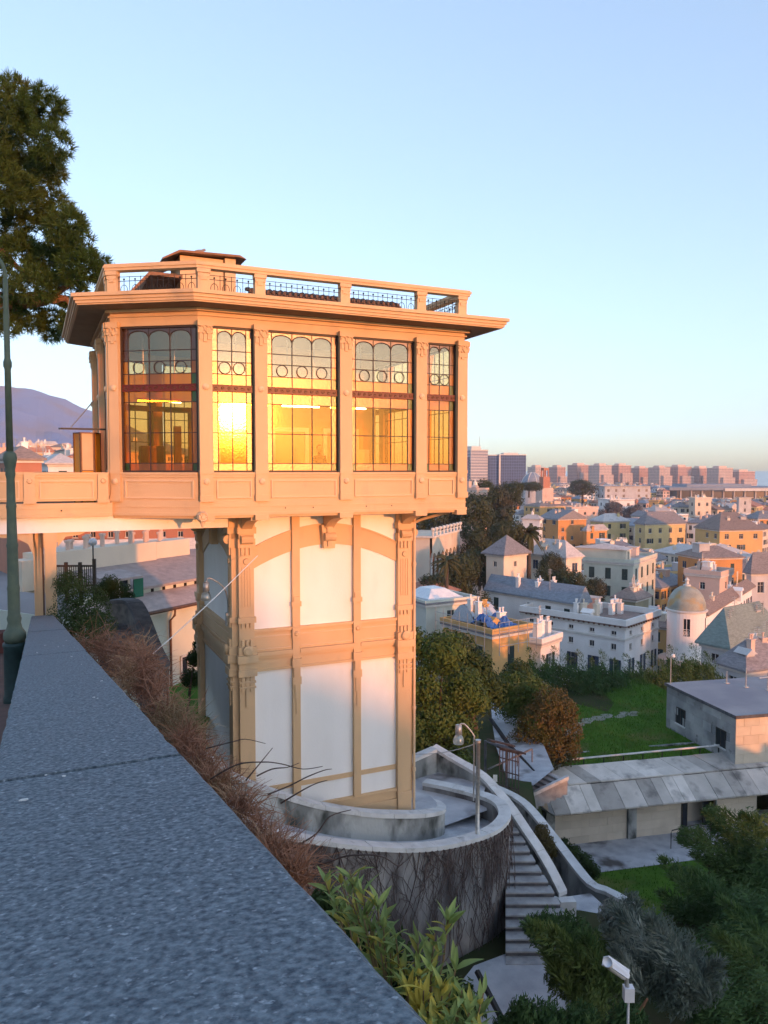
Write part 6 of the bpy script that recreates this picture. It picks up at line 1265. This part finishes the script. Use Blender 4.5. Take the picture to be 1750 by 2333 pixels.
# --- junipers on the lower right
JR = [('large dark juniper reaching in from the right edge over the kerb', [pc(1720, 1890, 30, 45), pc(1680, 1930, 30, 50), pc(1640, 1880, 30, 30), pc(1620, 1850, 30, 18), pc(1740, 1980, 29, 70), pc(1690, 2010, 29, 60), pc(1590, 1900, 30, 18), pc(1560, 1900, 30.5, 16), pc(1640, 1960, 29.5, 34), pc(1600, 1925, 30, 22)], 'leaf_juniper', 14000),
      ('dark green juniper with pale tips on the slope below the garden lawn', [pc(1570, 2000, 27, 26), pc(1545, 1985, 27.5, 18), pc(1600, 2025, 27, 42), pc(1640, 2070, 26, 55), pc(1690, 2080, 26, 55), pc(1590, 2095, 25.5, 45), pc(1540, 2070, 26, 26)], 'leaf_juniper', 14000),
      ('big juniper mass filling the bottom right corner', [pc(1700, 2110, 24, 70), pc(1740, 2200, 22, 80), pc(1650, 2160, 22, 60), pc(1690, 2270, 20, 80), pc(1760, 2090, 24, 60), pc(1620, 2300, 19, 70)], 'leaf_juniper', 14000),
      ('silvery grey-green weeping juniper behind the white camera', [pc(1420, 2120, 20, 55), pc(1480, 2130, 20, 60), pc(1540, 2180, 19, 65), pc(1600, 2230, 18.5, 55), pc(1470, 2210, 18.5, 60), pc(1540, 2260, 18, 55), pc(1390, 2080, 20.5, 30), pc(1440, 2060, 21, 28)], 'leaf_silver', 15000),
      ('dark green drooping juniper below the stone stairs', [pc(1240, 2120, 19, 40), pc(1290, 2130, 19, 50), pc(1340, 2170, 18.5, 55), pc(1290, 2220, 18, 50), pc(1340, 2270, 17.5, 50), pc(1210, 2110, 19.3, 22), pc(1390, 2220, 18, 45)], 'leaf_juniper', 14000),
      ('low dark juniper at the bottom edge beside the lower terrace', [pc(1190, 2310, 15, 35), pc(1250, 2330, 15, 45), pc(1330, 2340, 15, 50), pc(1430, 2330, 15, 45), pc(1150, 2340, 15, 25)], 'leaf_juniper', 8000)]
for i, (lab, cl, m, n) in enumerate(JR):
    b = cl[-1]; tree('juniper', lab, 'juniper', (b[0], b[1], b[2]-1.8), cl, n, .15 if i > 2 else .2, m, .07, 'junipers on the slope', 60+i, .22, (-.75, -.1, -.15) if m == 'leaf_juniper' and i < 3 else (-.25, 0, -.7), .62, shell=.6, lump=.4)
def plumes(parent, lst, Y, m, seed):                            # feathery branch sprays
    rng = np.random.default_rng(seed); b = Vector(parent.location)
    for (x0, y0, x1, y1) in lst:
        A = np.array(at(x0, y0, Y+rng.uniform(-.6, .6))-b); B = np.array(at(x1, y1, Y+rng.uniform(-.9, .3))-b); ax = B-A; L = np.linalg.norm(ax); ax = ax/L; n = 420
        u = rng.random((n, 1))**.8; side = unit(np.cross(ax[None], rng.normal(size=(n, 3)))); wd = L*.17*np.sin(np.pi*np.clip(u*.92+.08, 0, 1))**.7
        P = A+ax*L*u+side*wd*rng.random((n, 1))*np.array([1, 1, .55])+np.array([0, 0, -.25])*L*(u-.5)**2
        d = unit(ax[None]*.9+side*.55+rng.normal(size=(n, 3))*.22); s = unit(np.cross(d, rng.normal(size=(n, 3))))*.022; LL = rng.uniform(.12, .26, (n, 1))
        stuff(obj('branch_spray', quads_mesh('branch_spray', np.stack([P-s, P+s, P+d*LL+s*.3, P+d*LL-s*.3], 1).reshape(-1, 3), m), parent))
JT_ = {o['label']: o for o in col.objects if o.get('category') == 'juniper'}
plumes(JT_[JR[0][0]], [(1745, 1960, 1605, 1838), (1750, 1930, 1640, 1835), (1720, 1990, 1560, 1880), (1690, 1990, 1545, 1905), (1750, 1990, 1650, 1890), (1750, 1900, 1690, 1850), (1700, 2030, 1575, 1935), (1750, 2040, 1660, 1945)], 29, 'leaf_juniper', 5)
plumes(JT_[JR[1][0]], [(1610, 2060, 1505, 1945), (1640, 2090, 1530, 1985), (1590, 2110, 1500, 2020), (1680, 2080, 1575, 1975), (1690, 2110, 1600, 2010)], 25.5, 'leaf_juniper', 6)
plumes(JT_[JR[2][0]], [(1750, 2150, 1640, 2040), (1750, 2230, 1630, 2120), (1700, 2260, 1590, 2150), (1750, 2310, 1650, 2200)], 21, 'leaf_juniper', 7)
plumes(JT_[JR[3][0]], [(1520, 2200, 1400, 2060), (1500, 2230, 1380, 2110), (1580, 2240, 1480, 2080), (1620, 2280, 1530, 2150), (1470, 2260, 1400, 2160), (1560, 2290, 1640, 2180)], 18, 'leaf_silver', 8)
plumes(JT_[JR[4][0]], [(1320, 2190, 1205, 2095), (1350, 2230, 1260, 2110), (1300, 2260, 1240, 2160), (1380, 2260, 1330, 2120)], 17.6, 'leaf_juniper', 9)
for k, hname in enumerate(hn): x_, y_, Y_ = hx[k]; plumes(JT_[hname], [(x_+25, y_+45, x_-30, y_-100), (x_+35, y_+30, x_+2, y_-78), (x_, y_+50, x_-45, y_-50)], Y_-1.5, 'leaf_juniper', 30+k)
# --- dry bushes behind the parapet
rd = random.Random(12)
def dry_bush(label, cs, n, m='dry_twig', L=(.25, .6), w=.004):
    b = Vector(cs[0][:3])-Vector((0, 0, .8)); t = thing('dry_bush', label, 'dry bush', tuple(b), 0, 'dry bushes along the parapet'); rng = np.random.default_rng(int(n)+len(label)); Vv = []
    for (x, y, z, r) in cs:
        c = np.array([x-b.x, y-b.y, z-b.z]); k = n//len(cs); o = c+rng.normal(size=(k, 3))*np.array(r)*.5-np.array([0, 0, .05]); d = unit(rng.normal(size=(k, 3))*np.array([1, 1, .8])+np.array([.25, -.15, .55])); LL = rng.uniform(*L, (k, 1)); bend = rng.normal(size=(k, 3))*.12*LL
        s = unit(np.cross(d, rng.normal(size=(k, 3))))*w
        p0, p1, p2 = o, o+d*LL*.5+bend, o+d*LL+bend*.2+np.array([0, 0, -.06])*LL
        Vv.append(np.stack([p0-s, p0+s, p1+s*.8, p1-s*.8], 1).reshape(-1, 3)); Vv.append(np.stack([p1-s*.8, p1+s*.8, p2+s*.3, p2-s*.3], 1).reshape(-1, 3))
    obj('twigs', quads_mesh('twigs', np.concatenate(Vv), m), t); return t
dry_bush('brown dry bush below the dark green bush at the far end of the parapet', [pc(220, 1480, 14, 40), pc(270, 1495, 13.5, 45), pc(310, 1510, 13, 40)], 1200, w=.005)
dry_bush('reddish dry bush halfway along the parapet', [pc(290, 1545, 11, 38), pc(340, 1565, 11, 42), pc(320, 1510, 12, 34), pc(370, 1615, 10, 36)], 1500, w=.005, L=(.25, .5))
dry_bush('pale straw-coloured dry bush in front of the green garden patch', [pc(385, 1650, 9, 32), pc(425, 1680, 9, 30)], 1100, 'dry_straw', w=.0035, L=(.2, .45))
dry_bush('matted red-brown dry bush at the left end of the ramp walls', [pc(455, 1735, 8, 34), pc(500, 1785, 7.4, 34), pc(540, 1835, 6.8, 34), pc(470, 1790, 7.4, 32), pc(415, 1690, 8.4, 32)], 1700, w=.004, L=(.2, .42))
dry_bush('thin brown brush on the slope under the outer ramp wall', [pc(580, 1890, 6.2, 30), pc(625, 1935, 5.7, 32), pc(670, 1985, 5.2, 34), pc(610, 1950, 5.5, 30)], 1400, w=.003, L=(.15, .35))
bb_ = thing('bare_branches', 'long thin bare branches reaching across the white tower wall', 'branches', tuple(at(480, 1790, 7)))
for k, pts in enumerate([[(480, 1775, 7), (540, 1742, 6.8), (600, 1736, 6.6), (640, 1740, 6.6), (690, 1752, 6.5), (735, 1746, 6.4)], [(560, 1778, 6.8), (590, 1742, 6.8), (621, 1704, 6.8)], [(585, 1768, 6.8), (620, 1752, 6.8), (655, 1748, 6.7), (682, 1738, 6.7)], [(610, 1810, 6.6), (660, 1790, 6.6), (700, 1770, 6.5), (738, 1755, 6.4), (756, 1752, 6.4)], [(640, 1830, 6.5), (690, 1800, 6.4), (720, 1785, 6.4), (745, 1778, 6.3)], [(470, 1705, 8), (530, 1690, 7.8), (560, 1684, 7.8), (605, 1694, 7.7)], [(640, 1950, 5.6), (720, 1970, 5.4), (790, 1950, 5.2), (866, 1950, 5.0), (905, 1972, 5), (920, 1965, 5)], [(670, 1930, 5.6), (720, 1900, 5.6), (752, 1860, 5.6), (800, 1845, 5.6)]]):
    P = smooth_path([at(*p) for p in pts], 4); MB().tube([p-Vector(bb_.location) for p in P], [max(.0025, .008-.0055*i/len(P)) for i in range(len(P))], 5).build('branch', 'vine_stem', bb_)
# --- leafy shrub in the foreground
def leaf_mesh(name, m, bend):
    mb = MB(); n = 5; L = .092; ws = [.18, .75, 1.0, .8, .42, .0]
    row = []
    for j in range(n+1):
        u = j/n; w = .0125*ws[j]; y = L*u; z = bend*L*u*u; row.append(((-w, y, z+.25*w), (0, y, z-.1*w), (w, y, z+.25*w)))
    for a, b in zip(row, row[1:]): mb.quad(a[0], a[1], b[1], b[0]); mb.quad(a[1], a[2], b[2], b[1])
    return mb.mesh(name, m, smooth=True)
LM = [leaf_mesh('leaf', 'leaf_shrub', b) for b in (-.2, .1, -.45)]+[leaf_mesh('leaf', 'leaf_yellow', -.25)]
sh_b = at(930, 2300, 3.5); sh = thing('leafy_shrub', 'green and yellow leafy shrub growing up beside the parapet in the foreground', 'shrub', (sh_b.x, sh_b.y, sh_b.z-.5)); so = Vector(sh.location)
rl = random.Random(77); tips = []
REG = [((735, 1985), 3.7), ((765, 1975), 3.6), ((790, 1960), 3.5), ((800, 2010), 3.5), ((770, 2040), 3.6), ((830, 2010), 3.4), ((820, 2060), 3.4), ((860, 2040), 3.4), ((790, 2080), 3.5), ((850, 2090), 3.4), ((880, 2080), 3.3), ((870, 2120), 3.3), ((905, 2110), 3.3), ((840, 2130), 3.4), ((1028, 2070), 3.2), ((985, 2105), 3.2), ((960, 2125), 3.2), ((945, 2160), 3.2), ((990, 2150), 3.2), ((890, 2150), 3.3), ((915, 2180), 3.2), ((950, 2200), 3.1), ((990, 2190), 3.1), ((1035, 2185), 3.1), ((1015, 2225), 3.0), ((970, 2235), 3.0), ((1060, 2235), 3.0), ((1100, 2240), 3.0), ((1040, 2265), 3.0), ((1000, 2280), 2.95), ((960, 2275), 3.0), ((1075, 2285), 2.95), ((1030, 2310), 2.9), ((990, 2325), 2.9), ((1060, 2325), 2.9), ((1000, 2355), 2.85), ((1050, 2360), 2.85), ((930, 2240), 3.05), ((1090, 2330), 2.9), ((960, 2320), 2.9)]
stems = MB(); cnt = 0; extra = {0: [], 1: [], 2: [], 3: []}
for (x, y), Y in REG:
    tip = at(x+rl.uniform(-8, 8), y+22, Y); foot = Vector((tip.x*.6+sh_b.x*.4, tip.y, tip.z-rl.uniform(.35, .6))); lean = (tip-foot).normalized(); stems.tube([foot-so, (foot.lerp(tip, .5)+Vector((rl.uniform(-.02, .02), 0, 0)))-so, tip-so], [.007, .005, .003], 5)
    for k in range(15):
        u = rl.random()**1.5; p = tip.lerp(foot, u*.55); a = k*2.4+rl.uniform(-.4, .4); el = rl.uniform(.35, 1.25)*(1-u*.5)
        d = (Vector((math.cos(a)*math.cos(el), math.sin(a)*math.cos(el), math.sin(el)))+lean*.35).normalized()
        kind = 3 if rl.random() < .16 else rl.randrange(3); sc = rl.uniform(.75, 1.3)
        q = d.to_track_quat('Y', 'Z'); Mx = Matrix.Translation(p-so)@q.to_matrix().to_4x4()@Matrix.Rotation(rl.uniform(-.6, .6), 4, 'Y')@Matrix.Scale(sc, 4)
        if cnt < 298: o = bpy.data.objects.new('leaf', LM[kind]); col.objects.link(o); o.parent = sh; o.matrix_local = Mx; cnt += 1
        else: extra[kind].append(Mx)
stems.build('stems', 'dry_straw', sh)
for kind, ms in extra.items():
    if not ms: continue
    mb = MB(); src = LM[kind]
    for M in ms:
        i = len(mb.v); mb.v += [tuple(M@v.co) for v in src.vertices]
        for p in src.polygons: mb.f.append(tuple(i+j for j in p.vertices)); mb.mi.append(0)
    stuff(mb.build('foliage', 'leaf_yellow' if kind == 3 else 'leaf_shrub', sh))
tree('shrub', 'dark undergrowth beneath the foreground leafy shrub', 'undergrowth', (sh_b.x-.1, sh_b.y+.15, sh_b.z-.9), [pc(800, 2130, 3.9, 60), pc(880, 2190, 3.7, 70), pc(950, 2260, 3.5, 75), pc(1020, 2290, 3.4, 70), pc(980, 2330, 3.3, 70), pc(740, 2060, 4.2, 40), pc(1060, 2300, 3.4, 50)], 5000, .05, 'leaf_dark', .02, seed=44, shell=.8, aspect=.35)
# =================================================================== street furniture and small things
lampb = QS(-.29, 12.0, -(1.5+.15*12))
lamp = thing('street_lamp', 'green cast-iron street lamp standing against the parapet at the left edge', 'street lamp', tuple(lampb))
lamp_base = MB().lathe([(.17, -.1), (.17, .08), (.155, .12), (.15, .78), (.165, .82), (.155, .86)], 18).build('pedestal', 'dark_green_iron', lamp, smooth=True)
MB().lathe([(.155, .86), (.185, .92), (.18, 1.0), (.13, 1.06), (.105, 1.14), (.12, 1.2), (.10, 1.26), (.098, 1.6), (.105, 1.63), (.093, 1.68), (.088, 2.2), (.098, 2.24), (.085, 2.28), (.075, 2.75), (.086, 2.79), (.072, 2.84), (.066, 3.18), (.082, 3.24), (.075, 3.3), (.10, 3.4), (.115, 3.47), (.10, 3.53), (.06, 3.56)], 18).build('lower_shaft', 'green_iron', lamp, smooth=True).scale = (.82, .82, 1)
MB().lathe([(.052, 3.55), (.046, 4.7), (.062, 4.74), (.062, 4.8), (.044, 4.85), (.038, 5.7), (.034, 5.95)], 14).build('upper_shaft', 'green_iron', lamp, smooth=True).scale = (.9, .9, 1)
MB().tube(smooth_path([(0, 0, 5.92), (-.02, 0, 6.1), (-.15, 0, 6.27), (-.4, 0, 6.30), (-.62, 0, 6.15), (-.66, 0, 6.0)], 5), .028, 8).build('swan_neck', 'green_iron', lamp, smooth=True)
MB().tube([(-.10+.09*math.cos(t), 0, 5.62+.09*math.sin(t)) for t in [k*math.pi/9 for k in range(18)]], .013, 6, closed=True).build('scroll', 'green_iron', lamp, smooth=True)
glass('lamp_glass', (.9, .9, .86), .12, .25, 0, .35)
MB().lathe([(.03, 6.01), (.20, 5.93), (.22, 5.87), (.02, 5.87)], 16, (-.66, 0)).build('lamp_shade', 'green_iron', lamp)
def bell_lamp(parent, head, s=1.0):
    h = Vector(head); a = MB().lathe([(.03*s, .16*s), (.085*s, .15*s), (.095*s, -.10*s), (.06*s, -.11*s)], 14); a.v = [(x+h.x, y+h.y, z+h.z) for x, y, z in a.v]; g = a.build('lamp_housing', 'galvanised', parent, smooth=True)
    a = MB().lathe([(.07*s, -.10*s), (.13*s, -.20*s), (.15*s, -.30*s), (.135*s, -.36*s), (.05*s, -.38*s)], 14); a.v = [(x+h.x, y+h.y, z+h.z) for x, y, z in a.v]; a.build('lamp_glass', 'lamp_glass', g, smooth=True)
pb2 = at(1088, 1890, 23.4); pt2 = at(1088, 1690, 23.4)
rl2 = thing('ramp_lamp', 'grey steel lamp post with a glass bell lamp on the ramp wall', 'street lamp', tuple(pb2))
MB().tube([(0, 0, -.6), (0, 0, (pt2-pb2).z)], .068, 10).build('post', 'galvanised', rl2, smooth=True); hz_ = (pt2-pb2).z
MB().tube(smooth_path([(-.12, .05, .9), (-.12, .05, hz_-.1), (-.14, .05, hz_+.2), (-.38, .05, hz_+.50), (-.50, .05, hz_+.55), (-.60, .05, hz_+.50)], 5), .024, 8).build('arm', 'galvanised', rl2, smooth=True)
MB().tube([(0, 0, hz_-.02), (0, 0, hz_+.06)], .09, 10).build('collar', 'galvanised', rl2)
bell_lamp(rl2, (-.60, .05, hz_+.34), 1.15)
a0 = pt2+Vector((-.02, 0, -.05)); a1 = at(937, 1718, 24.2)
w_ = MB().tube([a0.lerp(a1, k/8)+Vector((0, 0, -.12*math.sin(math.pi*k/8))) for k in range(9)], .014, 5); tag(w_.build('overhead_wire', 'galvanised', base=True), 'thin wire strung from the ramp lamp post to the tower', 'wire')
wl0 = tuple(QS(Q0+TX0-.2, S0+1.75, -4.4)); wlp = thing('wall_lamp', 'small bell lamp on a curved arm fixed to the shaded tower side', 'wall lamp', wl0, TH)
MB().box(-.06, -.08, -.1, .10, .08, .28).build('junction_box', 'galvanised', wlp); MB().tube(smooth_path([(0, 0, .2), (-.02, -.02, .7), (-.15, -.1, 1.05), (-.50, -.2, 1.32), (-.62, -.2, 1.33), (-.66, -.2, 1.22)], 5), .022, 8).build('arm', 'galvanised', wlp, smooth=True); bell_lamp(wlp, (-.66, -.2, 1.08), 1.0)
c0 = at(587, 1266, 21.0); c1 = at(335, 1502, 17.5)
w_ = MB().tube([c0.lerp(c1, k/10)+Vector((0, 0, -.05*math.sin(math.pi*k/10))) for k in range(11)], .013, 5); tag(w_.build('stay_cable', 'dropping', base=True), 'pale stay cable running down from the tower pilaster to the dry bushes', 'cable')
mat('white_plastic', (.72, .72, .76), (.66, .66, .7), 4, .35)
cm0 = at(1436, 2400, 9.0); cc = thing('security_camera', 'white tubular security camera on a thin pole at the bottom right', 'camera', tuple(cm0))
u = lambda x, y, Y=9.0: at(x, y, Y)-cm0
MB().tube([u(1384, 2192, 8.85), u(1388, 2195), u(1420, 2218), u(1425, 2222, 9.05)], [.055, .066, .066, .055], 16).build('camera_body', 'white_plastic', cc, smooth=True)
MB().tube([u(1379, 2188), u(1427, 2221)], [.075, .075], 4).build('sun_shield', 'white_plastic', cc); p = u(1432, 2262)
MB().box(p.x-.06, p.y-.05, p.z-.09, p.x+.06, p.y+.05, p.z+.08).build('mounting_box', 'white_plastic', cc); MB().tube([u(1425, 2222), u(1428, 2240), p], .028, 8).build('bracket', 'galvanised', cc); MB().tube([p, (p.x, p.y, -.4)], .016, 8).build('pole', 'white_plastic', cc)
b_ = MB().tube(smooth_path([at(1420, 2340, 15), at(1455, 2305, 15), at(1475, 2275, 15)], 4), [.05, .045, .04, .04, .035, .03, .03, .025, .02], 7); tag(b_.build('dead_branch', 'pine_bark', base=True), 'broken brown branch sticking out of the junipers beside the camera', 'branch')
# amber glass kiosk on the bridge
kq, _ = ons(170, 1040, 22.4); kq2, _ = ons(232, 1040, 22.4); kt = ons(200, 985, 22.4)[1]
kio = thing('glass_kiosk', 'amber glass windbreak kiosk with a thin canopy on the footbridge', 'kiosk', tuple(QS(kq, 22.4, -1.0)), TH); KW = kq2-kq; KZ = kt+1.0
KP = [(0, .35), (.16, .0), (KW*.72, .0), (KW, .35)]
mat('glass_kiosk_amber', (.90, .45, .06), (.82, .40, .05), 3, .3, trans=.5); mat('glass_kiosk_pale', (.76, .55, .36), (.68, .48, .30), 2, .25, trans=.35)
for i in range(3):
    fr = FRM(KP[i], KP[i+1])
    MB_ = MB(); fr.box(MB_, .03, fr.L-.03, -.01, .0, 1.0 if i == 1 else .4, KZ); MB_.build('pane', 'glass_kiosk_pale' if i == 1 else 'glass_kiosk_amber', kio)
    MB_ = MB(); fr.box(MB_, .03, fr.L-.03, -.01, .0, .1, .98 if i == 1 else .38); MB_.build('pane', 'glass_kiosk_amber', kio)
    MB_ = MB(); fr.box(MB_, 0, .03, -.03, .02, .02, KZ); fr.box(MB_, fr.L-.03, fr.L, -.03, .02, .02, KZ); fr.box(MB_, .03, fr.L-.03, -.03, .02, .98 if i == 1 else .38, 1.0 if i == 1 else .4); fr.box(MB_, .03, fr.L-.03, -.03, .02, KZ-.03, KZ); MB_.build('frame', 'copper', kio)
MB().extrude([(-.35, -.25, KZ+.05), (KW+.1, -.25, KZ+.05), (KW+.1, 1.2, KZ+.12), (-.35, 1.2, KZ+.12)], (0, 0, .05)).build('canopy', 'iron', kio)
MB().tube([(-.1, .1, KZ+.1), (KW-.1, 1.0, KZ+.95)], .014, 6).build('stay_rod', 'galvanised', kio)
# bird on the roof hut
mat('feather', (.30, .25, .23), (.18, .15, .15), 20, .8)
bp0 = QS(Q0+.85, S0+4.0, 6.56); bird = thing('bird', 'small grey-brown bird perched on the roof hut', 'bird', tuple(bp0), TH)
pts = [(-.19, 0, .10), (-.12, 0, .115), (-.05, 0, .12), (.03, 0, .125), (.09, 0, .15), (.13, 0, .19), (.165, 0, .205), (.19, 0, .20), (.215, 0, .195)]
MB().tube(smooth_path(pts, 3), [.012+.0*0]+[.02, .03, .04, .05, .06, .066, .072, .075, .076, .074, .07, .062, .055, .048, .042, .040, .040, .040, .038, .033, .022, .012, .006, .003], 10).build('body', 'feather', bird, smooth=True)
for s in (-1, 1): MB().extrude([(-.17, s*.055, .10), (-.05, s*.075, .10), (.06, s*.07, .13), (.02, s*.065, .165), (-.1, s*.05, .15)], (0, s*.012, 0)).build('wing', 'feather', bird); MB().tube([(.01, s*.025, .07), (.015, s*.03, 0)], .006, 5).build('leg', 'pine_bark', bird)
# person inside the pavilion
mat('coat', (.05, .045, .05), (.035, .03, .035), 8, .85); mat('skin', (.50, .32, .24), None, rough=.55); mat('hair', (.03, .02, .015), None, rough=.6)
pq, _ = ons(728, 1050, 23.0)
per = thing('person', 'person in a dark coat standing inside behind the second large pavilion window', 'person', tuple(QS(pq, 23.0, -.97)), TH)
SV_ = [((0, 0, .92), .15), ((0, 0, 1.12), .15), ((0, 0, 1.32), .165), ((0, 0, 1.42), .10), ((0, -.005, 1.48), .055), ((0, -.01, 1.56), .075), ((0, -.01, 1.64), .095), ((0, -.005, 1.71), .07),
       ((.17, 0, 1.38), .07), ((.24, .0, 1.12), .052), ((.22, -.08, .88), .04), ((.21, -.10, .79), .035), ((-.17, 0, 1.38), .07), ((-.24, .0, 1.12), .052), ((-.22, -.08, .88), .04), ((-.21, -.10, .79), .035),
       ((.10, 0, .82), .10), ((.10, -.01, .48), .07), ((.10, 0, .08), .05), ((.10, -.14, .04), .04), ((-.10, 0, .82), .10), ((-.10, -.01, .48), .07), ((-.10, 0, .08), .05), ((-.10, -.14, .04), .04), ((0, -.10, 1.60), .018)]
ED = [(0, 1), (1, 2), (2, 3), (3, 4), (4, 5), (5, 6), (6, 7), (2, 8), (8, 9), (9, 10), (10, 11), (2, 12), (12, 13), (13, 14), (14, 15), (0, 16), (16, 17), (17, 18), (18, 19), (0, 20), (20, 21), (21, 22), (22, 23), (6, 24)]
me = bpy.data.meshes.new('body'); me.from_pydata([p for p, r in SV_], ED, []); me.materials.append(MATS['coat']); bo_ = obj('body', me, per); md = bo_.modifiers.new('skin', 'SKIN')
for i, (p, r) in enumerate(SV_): me.skin_vertices[0].data[i].radius = (r, r*.8)
me.skin_vertices[0].data[0].use_root = True; bo_.modifiers.new('smooth', 'SUBSURF').render_levels = 2
MB().lathe([(.03, 1.52), (.07, 1.54), (.082, 1.60), (.085, 1.66), (.07, 1.72), (.03, 1.745)], 14, (0, -.018)).build('head', 'skin', per, smooth=True); MB().lathe([(.088, 1.63), (.095, 1.68), (.085, 1.735), (.04, 1.775), (.01, 1.78)], 14, (0, .012)).build('hair', 'hair', per, smooth=True)
for s in (-1, 1):
    for k in range(4): MB().tube([(s*(.195+.012*k), -.10, .78), (s*(.195+.012*k), -.115, .74), (s*(.195+.01*k), -.11, .70-.008*(k % 2))], [.008, .008, .006], 6).build('finger', 'skin', per, smooth=True)
    MB().tube([(s*.19, -.11, .79), (s*.17, -.125, .765), (s*.165, -.13, .735)], [.009, .009, .007], 6).build('thumb', 'skin', per, smooth=True)
# left: descending garden stair wall, fence, globe lamp
wall_thing('garden_stair_wall', 'dark curved stair parapet sliding down behind the dry bushes on the left', [at(240, 1369, 26), at(283, 1367, 25.6), at(300, 1385, 25), at(316, 1425, 24), at(334, 1475, 23), at(352, 1512, 22.2)], .42, 2.6, 'granite_body', 'dark_steps', stone=1.4)
ls = thing('garden_stair', 'dark stair steps beside the curved garden stair parapet', 'stairs', tuple(at(280, 1460, 24)))
for k in range(9):
    o = at(240+5*k, 1395+11*k, 26.2-.38*k)-Vector(ls.location); MB().obox(o+Vector((-.6, 0, -.8)), (1.6, 0, 0), (0, .5, 0), (0, 0, .7)).build('step', 'dark_steps', ls)
fn0 = at(118, 1340, 34); fe = thing('wooden_fence', 'dark wooden slatted fence behind the bush under the footbridge', 'fence', tuple(fn0)); fx = at(214, 1326, 34)-fn0; fx.z = 0
for k in range(4): MB().obox(fx*(k/3)+Vector((-.06, 0, -.6)), (.13, 0, 0), (0, .13, 0), (0, 0, 1.75+.15*(k == 3))).build('post', 'bark', fe)
for z in (.08, .95): MB().obox(Vector((0, .02, z)), fx, (0, .06, 0), (0, 0, .08)).build('rail', 'bark', fe)
for k in range(20): MB().obox(fx*((k+.5)/20)+Vector((-.02, .03, .1)), (.03, 0, 0), (0, .03, 0), (0, 0, .85)).build('slat', 'bark', fe)
gl = at(213, 1300, 34.3); gt = thing('globe_lamp', 'small white globe lamp on a post by the wooden fence', 'lamp', tuple(gl)); hh = (at(213, 1236, 34.3)-gl).z
MB().tube([(0, 0, -1), (0, 0, hh-.12)], .03, 6).build('post', 'iron', gt); MB().lathe([(.05, hh-.14), (.16, hh-.08), (.19, hh+.03), (.14, hh+.15), (.03, hh+.2)], 14).build('globe', 'white_plastic', gt, smooth=True)
# =================================================================== mountain and haze
mat('mountain_hazed_wood', (.20, .24, .39), (.24, .265, .39), .004, .95, spec=.02, c3=(.25, .23, .28), scale3=.006, amt3=(.5, .65))  # distance haze is put into the blue base colour
YM = 2300.0; prof = [(-1200, 960), (-800, 900), (-400, 872), (-150, 868), (0, 878), (60, 884), (110, 900), (150, 911), (180, 924), (210, 936), (300, 975), (400, 1016), (500, 1042), (620, 1060), (800, 1075), (1000, 1085)]
def ridge(x):
    for (x0, y0), (x1, y1) in zip(prof, prof[1:]):
        if x0 <= x <= x1: t = (x-x0)/(x1-x0); return y0+(y1-y0)*t
    return 1085
mb = MB(); rows = []
for i in range(120):
    x = -1200+2200*i/119; T_ = at(x, ridge(x)+1.2*math.sin(i*1.7)+1.5*math.sin(i*.6), YM); r = []
    for j in range(12):
        u = j/11; Yj = YM-1000*u; hj = (T_.z+50)*(1-u)**1.25-50+(14*math.sin(i*.45+j*.9)+9*math.sin(i*1.1-j*.6))*(u*(1-u)*4); r.append((T_.x*(Yj/YM)**.9, Yj, hj))
    r.insert(0, (T_.x*1.15, YM+500, -60)); rows.append(r)
for a, b in zip(rows, rows[1:]):
    for k in range(len(a)-1): mb.quad(a[k], b[k], b[k+1], a[k+1])
struct(mb.build('mountain', 'mountain_hazed_wood', smooth=True))
rm_ = random.Random(17); hm = MB().box(-5, -5, -6, 5, 5, 7).poly([(-5.5, -5.5, 7.01), (5.5, -5.5, 7.01), (0, 0, 10)]).poly([(5.5, -5.5, 7.01), (5.5, 5.5, 7.01), (0, 0, 10)]).poly([(-5.5, 5.5, 7.01), (-5.5, -5.5, 7.01), (0, 0, 10)]).mesh('hillside_house', 'wall_white')
for k in range(70):
    i = rm_.randint(64, 95); j = rm_.choice([6, 7, 8, 8, 9, 9, 10]) if k > 6 else rm_.randint(3, 6); p = rows[i][j]; q = rows[i+1][min(12, j+1)]; t = rm_.random()
    o = obj('hillside_house', hm, None, tuple(Vector(p).lerp(Vector(q), t)), rm_.uniform(0, 1.5)); o.scale = (rm_.uniform(.6, 1.2),)*3; tag(o, 'tiny pale house dotted on the far mountain slope', 'house', 'houses on the mountain slope')
mz = max(r[1][2] for r in rows)
hzb = MB().box(-3200, -1200, -78, 3200, 3000, mz+12).build('haze', 'soffit'); stuff(hzb)
m, n, l, out = nt('haze_air'); pv = n.new('ShaderNodeVolumePrincipled'); pv.inputs['Color'].default_value = (.80, .87, 1.0, 1); pv.inputs['Density'].default_value = .00011; pv.inputs['Anisotropy'].default_value = .0
l.new(pv.outputs[0], out.inputs['Volume']); hzb.data.materials.clear(); hzb.data.materials.append(m)
